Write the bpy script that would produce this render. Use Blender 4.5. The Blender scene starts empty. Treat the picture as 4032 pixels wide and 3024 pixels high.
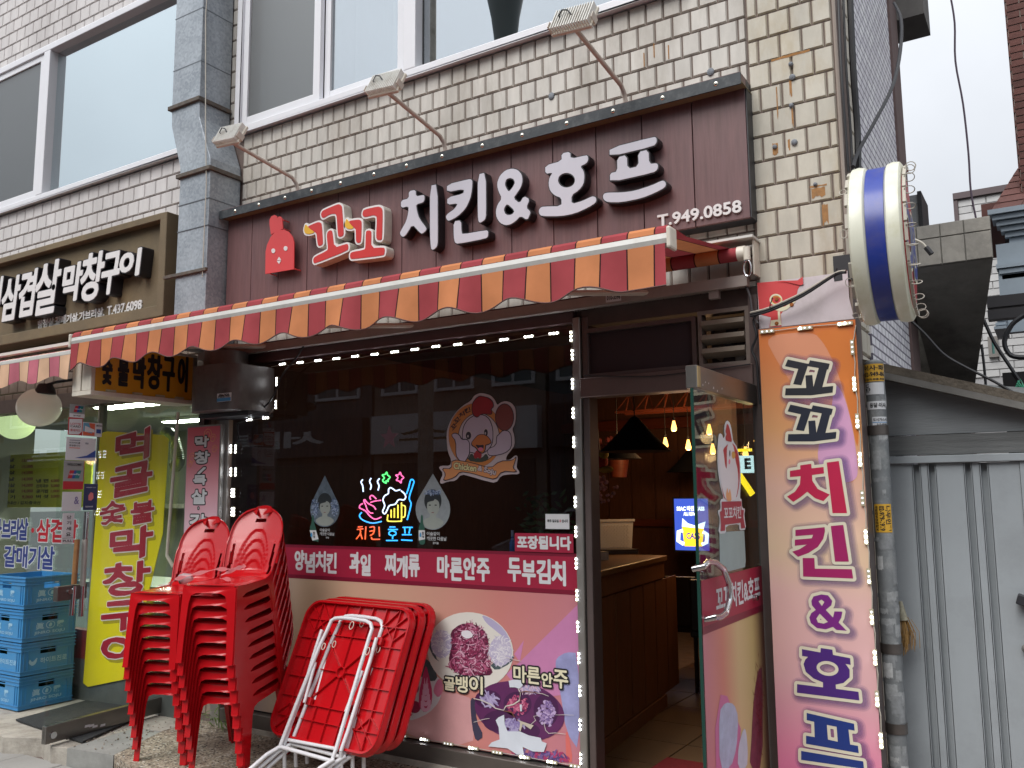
import bpy,bmesh,math,random
import numpy as np
from mathutils import Vector,Matrix

# ---------------------------------------------------------------- camera
CAM=np.array([0.0,-4.2,1.65])
YAW,PITCH,ROLL,FPX=math.radians(32.10532274),math.radians(7.2823256),math.radians(-0.50297974),3424.4629654666674
S=bpy.context.scene

def cam_axes():
    cy,sy,cp,sp,cr,sr=math.cos(YAW),math.sin(YAW),math.cos(PITCH),math.sin(PITCH),math.cos(ROLL),math.sin(ROLL)
    fwd=np.array([-sy*cp,cy*cp,sp]);right=np.array([cy,sy,0.0]);up=np.cross(right,fwd)
    return cr*right+sr*up,-sr*right+cr*up,fwd
AX_R,AX_U,AX_F=cam_axes()
cam=bpy.data.cameras.new('camera');camo=bpy.data.objects.new('camera',cam);S.collection.objects.link(camo)
cam.sensor_width=36.0;cam.lens=36.0*FPX/4032.0;cam.clip_start=0.05;cam.clip_end=600.0
camo.matrix_world=Matrix(((AX_R[0],AX_U[0],-AX_F[0],CAM[0]),(AX_R[1],AX_U[1],-AX_F[1],CAM[1]),
                            (AX_R[2],AX_U[2],-AX_F[2],CAM[2]),(0,0,0,1)))
S.camera=camo

# ---------------------------------------------------------------- sky, sun, exposure
SUN_EL,SUN_AZ=math.radians(50),math.radians(190) # high veiled sun in front of the shops
world=bpy.data.worlds.new('World');S.world=world;world.use_nodes=True
wn=world.node_tree;wn.nodes.clear()
w_out=wn.nodes.new('ShaderNodeOutputWorld');w_bg=wn.nodes.new('ShaderNodeBackground')
w_sky=wn.nodes.new('ShaderNodeTexSky');w_sky.sky_type='NISHITA';w_sky.sun_disc=False
w_sky.sun_elevation=SUN_EL;w_sky.sun_rotation=SUN_AZ
w_tc=wn.nodes.new('ShaderNodeTexCoord');w_sep=wn.nodes.new('ShaderNodeSeparateXYZ')
w_n=wn.nodes.new('ShaderNodeTexNoise');w_n.inputs['Scale'].default_value=2.2;w_n.inputs['Detail'].default_value=5
w_rmp=wn.nodes.new('ShaderNodeMapRange') # overcast: the cloud deck is about 2.5x brighter overhead than at the horizon
w_rmp.inputs['From Min'].default_value=0;w_rmp.inputs['From Max'].default_value=1
w_rmp.inputs['To Min'].default_value=2.3;w_rmp.inputs['To Max'].default_value=8.2
w_m1=wn.nodes.new('ShaderNodeMapRange');w_m1.inputs['To Min'].default_value=0.86;w_m1.inputs['To Max'].default_value=1.12
w_m1.inputs['From Min'].default_value=.3;w_m1.inputs['From Max'].default_value=.7
w_mul=wn.nodes.new('ShaderNodeMath');w_mul.operation='MULTIPLY'
w_col=wn.nodes.new('ShaderNodeVectorMath');w_col.operation='SCALE';w_col.inputs[0].default_value=(0.955,0.985,1.03)
w_mix=wn.nodes.new('ShaderNodeMix');w_mix.data_type='RGBA';w_mix.inputs['Factor'].default_value=0.93
L=wn.links.new
L(w_tc.outputs['Generated'],w_sep.inputs[0]);L(w_tc.outputs['Generated'],w_n.inputs['Vector'])
L(w_sep.outputs['Z'],w_rmp.inputs['Value']);L(w_n.outputs['Fac'],w_m1.inputs['Value'])
L(w_rmp.outputs[0],w_mul.inputs[0]);L(w_m1.outputs[0],w_mul.inputs[1]);L(w_mul.outputs[0],w_col.inputs['Scale'])
L(w_sky.outputs['Color'],w_mix.inputs['A']);L(w_col.outputs[0],w_mix.inputs['B'])
L(w_mix.outputs['Result'],w_bg.inputs['Color']);L(w_bg.outputs[0],w_out.inputs['Surface'])
w_bg.inputs['Strength'].default_value=0.1
sun=bpy.data.lights.new('sun','SUN');sun.energy=1.35;sun.angle=math.radians(40);sun.color=(1.0,.975,.94)
suno=bpy.data.objects.new('sun',sun);S.collection.objects.link(suno)
sd=Vector((math.sin(SUN_AZ)*math.cos(SUN_EL),math.cos(SUN_AZ)*math.cos(SUN_EL),math.sin(SUN_EL)))
suno.rotation_euler=sd.to_track_quat('Z','Y').to_euler();suno.location=(0,-8,12)
S.view_settings.view_transform='Standard';S.view_settings.look='None'
S.view_settings.exposure=1.08;S.view_settings.gamma=1.0;S.view_settings.use_curve_mapping=False
S.render.engine='CYCLES';S.cycles.use_denoising=True
S.cycles.max_bounces=7;S.cycles.transparent_max_bounces=16;S.cycles.glossy_bounces=4
S.cycles.sample_clamp_indirect=6.0;S.cycles.caustics_reflective=False;S.cycles.caustics_refractive=False

# ---------------------------------------------------------------- measuring helpers (survey of the real planes)
KD=4032.0/2212.0
def ray(u,v):
    u*=KD;v*=KD
    return(u-2016)/FPX*AX_R-(v-1512)/FPX*AX_U+AX_F
def P(u,v,y=0.0):d=ray(u,v);return CAM+d*((y-CAM[1])/d[1])
def PZ(u,v,z):d=ray(u,v);return CAM+d*((z-CAM[2])/d[2])
def PX(u,v,x):d=ray(u,v);return CAM+d*((x-CAM[0])/d[0])
def proj(p):
    d=np.array(p)-CAM;f=d@AX_F
    return(2016+FPX*(d@AX_R)/f)/KD,(1512-FPX*(d@AX_U)/f)/KD
def Zm(x0,y0,w,W):return lambda a,b:((x0+a*w/W)/KD,(y0+b*w/W)/KD)
r1=Zm(0,0,1000,1659);r1b=Zm(0,900,1000,1659);r1c=Zm(0,1900,1100,1624)
r2=Zm(900,0,1100,1825);r2b=Zm(900,900,1100,1825);r2c=Zm(900,1900,1100,1624)
r3=Zm(1900,0,1100,1825);r3b=Zm(1900,900,1100,1825);r3c=Zm(1900,1900,1100,1624)
r4=Zm(2900,0,1132,1878);r4b=Zm(2900,900,1132,1878);r4c=Zm(2900,1900,1132,1671)
zA=Zm(1000,760,600,2212);zB=Zm(1540,640,580,2212);zC=Zm(2080,500,580,2212)
zD=Zm(3020,1350,400,1106);zE=Zm(3040,1770,400,1106);zF=Zm(3060,2300,420,962)
zM=Zm(1680,1500,420,1659);zN=Zm(1180,1820,620,2212);zT=Zm(1040,2240,720,1524)
zS=Zm(0,1500,760,2101);zP=Zm(1560,2370,760,1928);zG=Zm(2680,1600,380,901)
zI=Zm(2300,1550,500,1106);zO=Zm(3400,500,632,1048);zH=Zm(480,1960,720,2212);zL=Zm(480,2484,720,2212)
def xz(zm,pts,y):return[tuple(P(*zm(*p),y)[[0,2]])for p in pts]
def box_on(zm,l,t,r,b,y):
    cx,cz=(l+r)/2,(t+b)/2
    return(P(*zm(l,cz),y)[0],P(*zm(r,cz),y)[0],P(*zm(cx,b),y)[2],P(*zm(cx,t),y)[2])

# ---------------------------------------------------------------- materials
def C(r,g,b):
    f=lambda c:(c/255/12.92)if c/255<=.04045 else((c/255+.055)/1.055)**2.4
    return(f(r),f(g),f(b),1.0)
MATS={}
def mat(name,col,rough=.5,metal=0.0,var=.0,vscale=8.0,stretch=(1,1,1),bump=0.0,bscale=40.0,emit=None,es=0.0,
        rnd=0.0,spec=.5,coat=0.0,dirt=None,dscale=2.0,damt=.5,alpha=None,trans=0.0):
    if name in MATS:return MATS[name]
    m=bpy.data.materials.new(name);m.use_nodes=True;nt=m.node_tree;b=nt.nodes['Principled BSDF']
    b.inputs['Roughness'].default_value=rough;b.inputs['Metallic'].default_value=metal
    b.inputs['Specular IOR Level'].default_value=spec;b.inputs['Coat Weight'].default_value=coat
    b.inputs['Transmission Weight'].default_value=trans
    b.inputs['Base Color'].default_value=col
    tc=nt.nodes.new('ShaderNodeTexCoord');mp=nt.nodes.new('ShaderNodeMapping');mp.inputs['Scale'].default_value=stretch
    geo=nt.nodes.new('ShaderNodeNewGeometry');nt.links.new(geo.outputs['Position'],mp.inputs['Vector'])
    cur=None
    if var:
        n=nt.nodes.new('ShaderNodeTexNoise');n.inputs['Scale'].default_value=vscale;n.inputs['Detail'].default_value=6
        n.inputs['Roughness'].default_value=.65
        nt.links.new(mp.outputs[0],n.inputs['Vector'])
        r=nt.nodes.new('ShaderNodeMapRange');r.inputs['From Min'].default_value=.3;r.inputs['From Max'].default_value=.7
        r.inputs['To Min'].default_value=1-var;r.inputs['To Max'].default_value=1+var
        nt.links.new(n.outputs['Fac'],r.inputs['Value'])
        v=nt.nodes.new('ShaderNodeVectorMath');v.operation='SCALE';v.inputs[0].default_value=col[:3]
        nt.links.new(r.outputs[0],v.inputs['Scale']);cur=v.outputs[0]
    if rnd:
        oi=nt.nodes.new('ShaderNodeObjectInfo');add=nt.nodes.new('ShaderNodeMath');add.operation='ADD'
        nt.links.new(oi.outputs['Random'],add.inputs[0]);nt.links.new(geo.outputs['Random Per Island'],add.inputs[1])
        fr=nt.nodes.new('ShaderNodeMath');fr.operation='FRACT';nt.links.new(add.outputs[0],fr.inputs[0])
        r=nt.nodes.new('ShaderNodeMapRange');r.inputs['To Min'].default_value=1-rnd;r.inputs['To Max'].default_value=1+rnd
        nt.links.new(fr.outputs[0],r.inputs['Value'])
        v=nt.nodes.new('ShaderNodeVectorMath');v.operation='SCALE'
        if cur:nt.links.new(cur,v.inputs[0])
        else:v.inputs[0].default_value=col[:3]
        nt.links.new(r.outputs[0],v.inputs['Scale']);cur=v.outputs[0]
    if dirt:
        n=nt.nodes.new('ShaderNodeTexNoise');n.inputs['Scale'].default_value=dscale;n.inputs['Detail'].default_value=8
        n.inputs['Roughness'].default_value=.7;nt.links.new(mp.outputs[0],n.inputs['Vector'])
        r=nt.nodes.new('ShaderNodeMapRange');r.inputs['From Min'].default_value=.48;r.inputs['From Max'].default_value=.68
        r.inputs['To Max'].default_value=damt;nt.links.new(n.outputs['Fac'],r.inputs['Value'])
        x=nt.nodes.new('ShaderNodeMix');x.data_type='RGBA';nt.links.new(r.outputs[0],x.inputs['Factor'])
        if cur:nt.links.new(cur,x.inputs['A'])
        else:x.inputs['A'].default_value=col
        x.inputs['B'].default_value=dirt;cur=x.outputs['Result']
    if cur:nt.links.new(cur,b.inputs['Base Color'])
    if bump:
        n=nt.nodes.new('ShaderNodeTexNoise');n.inputs['Scale'].default_value=bscale;n.inputs['Detail'].default_value=5
        nt.links.new(mp.outputs[0],n.inputs['Vector'])
        bp=nt.nodes.new('ShaderNodeBump');bp.inputs['Strength'].default_value=bump;bp.inputs['Distance'].default_value=.01
        nt.links.new(n.outputs['Fac'],bp.inputs['Height']);nt.links.new(bp.outputs[0],b.inputs['Normal'])
    if emit:
        b.inputs['Emission Color'].default_value=emit;b.inputs['Emission Strength'].default_value=es
    if alpha is not None:b.inputs['Alpha'].default_value=alpha
    MATS[name]=m;return m

def glass(name,tint=(.9,.95,.94),refl=1.0,base=0.0,rough=0.0,gcol=(1,1,1)):
    """thin pane: see-through with Fresnel mirror reflection; base adds a coated film's extra reflectance"""
    m=bpy.data.materials.new(name);m.use_nodes=True;nt=m.node_tree;nt.nodes.clear()
    o=nt.nodes.new('ShaderNodeOutputMaterial');mx=nt.nodes.new('ShaderNodeMixShader')
    t=nt.nodes.new('ShaderNodeBsdfTransparent');t.inputs[0].default_value=(*tint,1)
    g=nt.nodes.new('ShaderNodeBsdfGlossy');g.inputs['Roughness'].default_value=rough;g.inputs[0].default_value=(*gcol,1)
    geo=nt.nodes.new('ShaderNodeNewGeometry');dt=nt.nodes.new('ShaderNodeVectorMath');dt.operation='DOT_PRODUCT'
    nt.links.new(geo.outputs['Normal'],dt.inputs[0]);nt.links.new(geo.outputs['Incoming'],dt.inputs[1])
    def M(op,x,y): # Schlick reflectance, the same from both faces of the thin pane
        n=nt.nodes.new('ShaderNodeMath');n.operation=op
        for i,v in enumerate((x,y)):
            if isinstance(v,(int,float)):n.inputs[i].default_value=v
            elif v is not None:nt.links.new(v,n.inputs[i])
        return n.outputs[0]
    F_=M('ADD',M('MULTIPLY',M('POWER',M('SUBTRACT',1.0,M('ABSOLUTE',dt.outputs['Value'],None)),5.0),.95),.045)
    a=nt.nodes.new('ShaderNodeMath');a.operation='MULTIPLY_ADD';a.inputs[1].default_value=refl;a.inputs[2].default_value=base;a.use_clamp=True
    nt.links.new(F_,a.inputs[0]);nt.links.new(a.outputs[0],mx.inputs[0])
    nt.links.new(t.outputs[0],mx.inputs[1]);nt.links.new(g.outputs[0],mx.inputs[2]);nt.links.new(mx.outputs[0],o.inputs[0])
    MATS[name]=m;return m

def ramp_mat(name,stops,axis='Z',lo=0.0,hi=1.0,rough=.35,slant=0.0,var=.04):
    """print whose colour runs along one world axis"""
    m=bpy.data.materials.new(name);m.use_nodes=True;nt=m.node_tree;b=nt.nodes['Principled BSDF'];b.inputs['Roughness'].default_value=rough
    geo=nt.nodes.new('ShaderNodeNewGeometry');sp=nt.nodes.new('ShaderNodeSeparateXYZ');nt.links.new(geo.outputs['Position'],sp.inputs[0])
    sl=nt.nodes.new('ShaderNodeMath');sl.operation='MULTIPLY_ADD';sl.inputs[1].default_value=slant
    nt.links.new(sp.outputs['X' if axis=='Z' else 'Z'],sl.inputs[0]);nt.links.new(sp.outputs[axis],sl.inputs[2])
    n=nt.nodes.new('ShaderNodeTexNoise');n.inputs['Scale'].default_value=2.5
    nn=nt.nodes.new('ShaderNodeMath');nn.operation='MULTIPLY_ADD';nn.inputs[1].default_value=var
    nt.links.new(n.outputs['Fac'],nn.inputs[0]);nt.links.new(sl.outputs[0],nn.inputs[2])
    r=nt.nodes.new('ShaderNodeMapRange');r.inputs['From Min'].default_value=lo;r.inputs['From Max'].default_value=hi
    nt.links.new(nn.outputs[0],r.inputs['Value'])
    c=nt.nodes.new('ShaderNodeValToRGB');e=c.color_ramp.elements
    while len(e)<len(stops):e.new(.5)
    for k,(p,col)in enumerate(stops):e[k].position=p;e[k].color=col
    nt.links.new(r.outputs[0],c.inputs[0]);nt.links.new(c.outputs[0],b.inputs['Base Color']);MATS[name]=m
    return m

def stripe_mat(name,ca,cb,x0,pitch,line,fade=None):
    """woven awning cloth: stripes of two colours with a dark thread between"""
    m=bpy.data.materials.new(name);m.use_nodes=True;nt=m.node_tree;b=nt.nodes['Principled BSDF'];b.inputs['Roughness'].default_value=.85
    b.inputs['Specular IOR Level'].default_value=.15
    geo=nt.nodes.new('ShaderNodeNewGeometry');sp=nt.nodes.new('ShaderNodeSeparateXYZ');nt.links.new(geo.outputs['Position'],sp.inputs[0])
    def M(op,a,bb=None,c=None):
        n=nt.nodes.new('ShaderNodeMath');n.operation=op
        for i,v in enumerate((a,bb,c)):
            if v is None:continue
            if isinstance(v,(int,float)):n.inputs[i].default_value=v
            else:nt.links.new(v,n.inputs[i])
        return n.outputs[0]
    t=M('DIVIDE',M('SUBTRACT',sp.outputs['X'],x0),pitch)
    f=M('FRACT',M('MULTIPLY',t,.5));sel=M('GREATER_THAN',f,.5)
    f2=M('FRACT',t);ln=M('LESS_THAN',M('MINIMUM',f2,M('SUBTRACT',1.0,f2)),.028)
    ns=nt.nodes.new('ShaderNodeTexNoise');ns.inputs['Scale'].default_value=5;ns.inputs['Detail'].default_value=6
    nt.links.new(geo.outputs['Position'],ns.inputs['Vector'])
    x=nt.nodes.new('ShaderNodeMix');x.data_type='RGBA';x.inputs['A'].default_value=ca;x.inputs['B'].default_value=cb;nt.links.new(sel,x.inputs['Factor'])
    x2=nt.nodes.new('ShaderNodeMix');x2.data_type='RGBA';nt.links.new(x.outputs['Result'],x2.inputs['A']);x2.inputs['B'].default_value=line;nt.links.new(ln,x2.inputs['Factor'])
    r=nt.nodes.new('ShaderNodeMapRange');r.inputs['From Min'].default_value=.3;r.inputs['From Max'].default_value=.7
    r.inputs['To Min'].default_value=.82;r.inputs['To Max'].default_value=1.1;nt.links.new(ns.outputs['Fac'],r.inputs['Value'])
    v=nt.nodes.new('ShaderNodeVectorMath');v.operation='SCALE';nt.links.new(x2.outputs['Result'],v.inputs[0]);nt.links.new(r.outputs[0],v.inputs['Scale'])
    nt.links.new(v.outputs[0],b.inputs['Base Color']);MATS[name]=m
    # cloth lets some light through
    tr=nt.nodes.new('ShaderNodeBsdfTranslucent');nt.links.new(v.outputs[0],tr.inputs[0]);mx=nt.nodes.new('ShaderNodeMixShader');mx.inputs[0].default_value=.14
    o=nt.nodes['Material Output'];nt.links.new(b.outputs[0],mx.inputs[1]);nt.links.new(tr.outputs[0],mx.inputs[2]);nt.links.new(mx.outputs[0],o.inputs[0])
    w=nt.nodes.new('ShaderNodeTexNoise');w.inputs['Scale'].default_value=350
    return m

# ---------------------------------------------------------------- objects
def org(o):
    return np.array(o['_o'])if '_o' in o else np.array(o.location)
ORIG={}
def thing(name,label,cat,loc=(0,0,0),group=None,kind=None):
    o=bpy.data.objects.new(name,None);S.collection.objects.link(o);o.location=[float(c)for c in loc]
    o.empty_display_size=.1;ORIG[o.name]=np.array(loc,float)
    o['label']=label;o['category']=cat
    if group:o['group']=group
    if kind:o['kind']=kind
    return o
def tag(o,label=None,cat=None,group=None,kind=None):
    if label:o['label']=label
    if cat:o['category']=cat
    if group:o['group']=group
    if kind:o['kind']=kind
    return o
def top(name,mesh_builder,m,label,cat,group=None,**k):
    o=mesh_builder.build(name,m,None,**k);return tag(o,label,cat,group)

class MB:
    def __init__(s):s.v=[];s.f=[];s.mi=[];s.cur=0
    def q(s,pts,mi=None):
        n=len(s.v);s.v+=[tuple(map(float,p))for p in pts];s.f.append(tuple(range(n,n+len(pts))));s.mi.append(s.cur if mi is None else mi);return s
    def box(s,a,b):
        x0,x1=sorted((a[0],b[0]));y0,y1=sorted((a[1],b[1]));z0,z1=sorted((a[2],b[2]))
        return s.hexa([(x0,y0,z0),(x1,y0,z0),(x1,y1,z0),(x0,y1,z0),(x0,y0,z1),(x1,y0,z1),(x1,y1,z1),(x0,y1,z1)])
    def hexa(s,c):
        n=len(s.v);s.v+=[tuple(map(float,p))for p in c]
        for f in((3,2,1,0),(4,5,6,7),(0,1,5,4),(1,2,6,5),(2,3,7,6),(3,0,4,7)):
            s.f.append(tuple(n+i for i in f));s.mi.append(s.cur)
        return s
    def obox(s,c,ax,ay,az):
        c,ax,ay,az=map(np.array,(c,ax,ay,az))
        return s.hexa([c-ax-ay-az,c+ax-ay-az,c+ax+ay-az,c-ax+ay-az,c-ax-ay+az,c+ax-ay+az,c+ax+ay+az,c-ax+ay+az])
    def tube(s,pts,r,n=8,caps=True):
        pts=[np.array(p,float)for p in pts];R=r if isinstance(r,(list,tuple))else[r]*len(pts)
        ref=None;base=len(s.v)
        for i,p in enumerate(pts):
            t=(pts[min(i+1,len(pts)-1)]-pts[max(i-1,0)]);t=t/(np.linalg.norm(t)+1e-9)
            if ref is None:
                ref=np.cross(t,(0,0,1.0))
                if np.linalg.norm(ref)<.05:ref=np.cross(t,(1.0,0,0))
            ref=ref-t*(ref@t);ref/=np.linalg.norm(ref);b=np.cross(t,ref)
            for k in range(n):
                a=2*math.pi*k/n;s.v.append(tuple(p+R[i]*(math.cos(a)*ref+math.sin(a)*b)))
        for i in range(len(pts)-1):
            for k in range(n):
                k2=(k+1)%n;a=base+i*n
                s.f.append((a+k,a+k2,a+n+k2,a+n+k));s.mi.append(s.cur)
        if caps:
            s.f.append(tuple(base+k for k in reversed(range(n))));s.mi.append(s.cur)
            e=base+(len(pts)-1)*n;s.f.append(tuple(e+k for k in range(n)));s.mi.append(s.cur)
        return s
    def cyl(s,a,b,r,n=16):return s.tube([a,b],r,n)
    def lathe(s,c,prof,n=20,axis='z'):
        base=len(s.v)
        for(r,h)in prof:
            for k in range(n):
                t=2*math.pi*k/n;u,w=r*math.cos(t),r*math.sin(t)
                s.v.append((c[0]+u,c[1]+w,c[2]+h)if axis=='z' else((c[0]+h,c[1]+u,c[2]+w)if axis=='x' else(c[0]+u,c[1]+h,c[2]+w)))
        for i in range(len(prof)-1):
            for k in range(n):
                k2=(k+1)%n;a=base+i*n;s.f.append((a+k,a+k2,a+n+k2,a+n+k));s.mi.append(s.cur)
        return s
    def ball(s,c,r,n=12,m=8,sq=(1,1,1)):
        prof=[(max(1e-4,r*math.sin(math.pi*i/m)),-r*math.cos(math.pi*i/m))for i in range(m+1)]
        b=len(s.v);s.lathe((0,0,0),prof,n)
        for i in range(b,len(s.v)):p=s.v[i];s.v[i]=(c[0]+p[0]*sq[0],c[1]+p[1]*sq[1],c[2]+p[2]*sq[2])
        return s
    def mesh(s,m):s.add_mesh(m)
    def add(s,verts,faces):
        n=len(s.v);s.v+=[tuple(map(float,p))for p in verts]
        for f in faces:s.f.append(tuple(n+i for i in f));s.mi.append(s.cur)
        return s
    def build(s,name,m,parent,smooth=False,bevel=0.0,keep_origin=False,loc=None):
        me=bpy.data.meshes.new(name)
        o0=np.zeros(3)
        root=parent
        while root is not None and root.parent is not None:root=root.parent
        if root is not None:o0=ORIG[root.name]
        elif loc is not None:o0=np.array(loc,float)
        elif s.v and not keep_origin:
            a=np.array(s.v);o0=np.array([(a[:,0].min()+a[:,0].max())/2,(a[:,1].min()+a[:,1].max())/2,a[:,2].min()])
        vs=(np.array(s.v)-o0).tolist()if s.v else[]
        me.from_pydata(vs,[],s.f)
        ms=m if isinstance(m,(list,tuple))else[m]
        for k in ms:me.materials.append(k)
        if len(ms)>1:me.polygons.foreach_set('material_index',s.mi)
        if bevel or True:
            bm=bmesh.new();bm.from_mesh(me)
            if bevel:
                bmesh.ops.remove_doubles(bm,verts=bm.verts,dist=1e-5)
                bmesh.ops.bevel(bm,geom=[e for e in bm.edges if len(e.link_faces)==2 and e.calc_face_angle(0)>.5],offset=bevel,segments=2 if bevel>.004 else 1,affect='EDGES',profile=.5,clamp_overlap=True)
            bmesh.ops.recalc_face_normals(bm,faces=bm.faces)
            bm.to_mesh(me);bm.free()
        if smooth:
            me.polygons.foreach_set('use_smooth',[True]*len(me.polygons));me.set_sharp_from_angle(angle=math.radians(40))
        o=bpy.data.objects.new(name,me);S.collection.objects.link(o)
        if parent is not None:o.parent=parent
        else:o.location=o0.tolist();ORIG[o.name]=o0
        return o

def copy_tree(o,parent=None):
    c=o.copy();S.collection.objects.link(c)
    if parent is not None:c.parent=parent
    for ch in list(o.children):copy_tree(ch,c)
    return c

# ---------------------------------------------------------------- flat shapes: fills, glyph outlines, distance-field offsets
def fill_raw(loops,depth=0.0):
    cu=bpy.data.curves.new('c','CURVE');cu.dimensions='2D';cu.fill_mode='BOTH';cu.extrude=depth/2
    for lp in loops:
        s=cu.splines.new('POLY');s.points.add(len(lp)-1);s.use_cyclic_u=True
        for i,p in enumerate(lp):s.points[i].co=(p[0],p[1],0,1)
    o=bpy.data.objects.new('c',cu);me=bpy.data.meshes.new_from_object(o)
    v=[tuple(x.co)for x in me.vertices];f=[tuple(p.vertices)for p in me.polygons]
    bpy.data.objects.remove(o);bpy.data.curves.remove(cu);bpy.data.meshes.remove(me)
    return v,f
def facade_map(y0,depth):return lambda v:(v[0],y0+depth/2-v[2],v[1])
def xplane_map(x0,depth):return lambda v:(x0-depth/2+v[2],v[0],v[1])
def put(mb,loops,y0,depth,mp=None):
    v,f=fill_raw(loops,depth);mp=mp or facade_map(y0,depth)
    return mb.add([mp(p)for p in v],f)
def ell(cx,cy,rx,ry,n=28,rot=0.0):
    c,s_=math.cos(rot),math.sin(rot)
    return[(cx+rx*math.cos(t)*c-ry*math.sin(t)*s_,cy+rx*math.cos(t)*s_+ry*math.sin(t)*c)for t in[2*math.pi*k/n for k in range(n)]]
def chaikin(lp,it=1,f=.22):
    for _ in range(it):
        o=[]
        for i in range(len(lp)):
            a,b=lp[i],lp[(i+1)%len(lp)]
            o+=[(a[0]+(b[0]-a[0])*f,a[1]+(b[1]-a[1])*f),(a[0]+(b[0]-a[0])*(1-f),a[1]+(b[1]-a[1])*(1-f))]
        lp=o
    return lp
def segs_of(loops):
    out=[]
    for lp in loops:
        for i in range(len(lp)):out.append((*lp[i],*lp[(i+1)%len(lp)]))
    return np.array(out)
def sdf(segs,pad,res,union=None):
    """signed distance on a grid; union: list of loop groups, each even-odd filled and then united"""
    a=segs;x0,x1=min(a[:,0].min(),a[:,2].min())-pad,max(a[:,0].max(),a[:,2].max())+pad
    y0,y1=min(a[:,1].min(),a[:,3].min())-pad,max(a[:,1].max(),a[:,3].max())+pad
    nx,ny=int((x1-x0)/res)+2,int((y1-y0)/res)+2
    X,Y=np.meshgrid(x0+res*np.arange(nx),y0+res*np.arange(ny));D=None
    for g in(union or[segs]):
        dm=np.full(X.shape,1e9);ins=np.zeros(X.shape,bool)
        for(ax,ay,bx,by)in g:
            dx,dy=bx-ax,by-ay;l2=dx*dx+dy*dy
            if l2<1e-14:continue
            t=np.clip(((X-ax)*dx+(Y-ay)*dy)/l2,0,1)
            dm=np.minimum(dm,(X-ax-t*dx)**2+(Y-ay-t*dy)**2)
            if ay!=by:
                ins^=((ay>Y)!=(by>Y))&(X<(bx-ax)*(Y-ay)/(by-ay)+ax)
        d=np.sqrt(dm);d[ins]*=-1
        D=d if D is None else np.minimum(D,d)
    return D,x0,y0,res
def contour(F,lev):
    D,x0,y0,res=F;D=D-lev;D[np.abs(D)<1e-9]=1e-9
    ins=D<0;ny,nx=D.shape
    code=ins[:-1,:-1]*1+ins[:-1,1:]*2+ins[1:,1:]*4+ins[1:,:-1]*8
    nxt={}
    def hz(j,i):t=D[j,i]/(D[j,i]-D[j,i+1]);return('h',j,i),(x0+(i+t)*res,y0+j*res)
    def vt(j,i):t=D[j,i]/(D[j,i]-D[j+1,i]);return('v',j,i),(x0+i*res,y0+(j+t)*res)
    pos={}
    T={1:'LB',2:'BR',3:'LR',4:'RT',5:'LTRB',6:'BT',7:'LT',8:'TL',9:'TB',10:'BLTR',11:'TR',12:'RL',13:'RB',14:'BL'}
    for j,i in zip(*np.nonzero((code>0)&(code<15))):
        s=T[int(code[j,i])]
        for k in range(0,len(s),2):
            e=[]
            for ch in s[k:k+2]:
                key,p=hz(j,i)if ch=='B' else hz(j+1,i)if ch=='T' else vt(j,i)if ch=='L' else vt(j,i+1)
                pos[key]=p;e.append(key)
            nxt.setdefault(e[0],[]).append(e[1]);nxt.setdefault(e[1],[]).append(e[0])
    loops=[];seen=set()
    for k in list(nxt):
        if k in seen:continue
        lp=[k];seen.add(k);cur=k
        while True:
            c=[n for n in nxt[cur]if n not in seen]
            if not c:break
            cur=c[0];seen.add(cur);lp.append(cur)
        if len(lp)>5:
            pts=[pos[q]for q in lp]
            loops.append(simplify(pts,res*.12))
    return[l for l in loops if len(l)>2]
def simplify(pts,tol):
    """drop near-collinear points of a closed loop"""
    p=pts[:]
    for _ in range(3):
        keep=[];n=len(p);i=0
        while i<n:
            a=p[i-1]if not keep else keep[-1];b=p[i];c=p[(i+1)%n]
            ux,uy=c[0]-a[0],c[1]-a[1];l=math.hypot(ux,uy)+1e-12
            if abs((b[0]-a[0])*uy-(b[1]-a[1])*ux)/l<tol and keep and l<40*tol:
                i+=1;continue
            keep.append(b);i+=1
        if len(keep)==len(p)or len(keep)<4:break
        p=keep
    return p if len(p)>3 else pts
TXC={}
def text_segs(s,x0,x1,z0,z1):
    """outline segments of a string fitted to a box"""
    cu=bpy.data.curves.new('t','FONT');cu.body=s;cu.fill_mode='NONE';cu.resolution_u=3
    o=bpy.data.objects.new('t',cu);me=bpy.data.meshes.new_from_object(o)
    V=np.array([v.co[:2]for v in me.vertices]);E=[tuple(e.vertices)for e in me.edges]
    bpy.data.objects.remove(o);bpy.data.curves.remove(cu);bpy.data.meshes.remove(me)
    mn,mx=V.min(0),V.max(0);V=(V-mn)/np.maximum(mx-mn,1e-6)*[x1-x0,z1-z0]+[x0,z0]
    return np.array([(*V[a],*V[b])for a,b in E])
def text(mb,s,x0,x1,z0,z1,y,depth=.002,bold=.03,mp=None):
    """fill a string (slightly emboldened) to a box on a facade plane"""
    cu=bpy.data.curves.new('t','FONT');cu.body=s;cu.offset=bold;cu.resolution_u=3
    o=bpy.data.objects.new('t',cu);me=bpy.data.meshes.new_from_object(o)
    V=np.array([v.co[:2]for v in me.vertices]);F=[tuple(p.vertices)for p in me.polygons]
    bpy.data.objects.remove(o);bpy.data.curves.remove(cu);bpy.data.meshes.remove(me)
    if not len(V):return mb
    mn,mx=V.min(0),V.max(0);V=(V-mn)/np.maximum(mx-mn,1e-6)*[x1-x0,z1-z0]+[x0,z0]
    mp=mp or(lambda v:(v[0],y,v[1]))
    return mb.add([mp((a,b,depth/2))for a,b in V],F)
R=random.Random(7)
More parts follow.
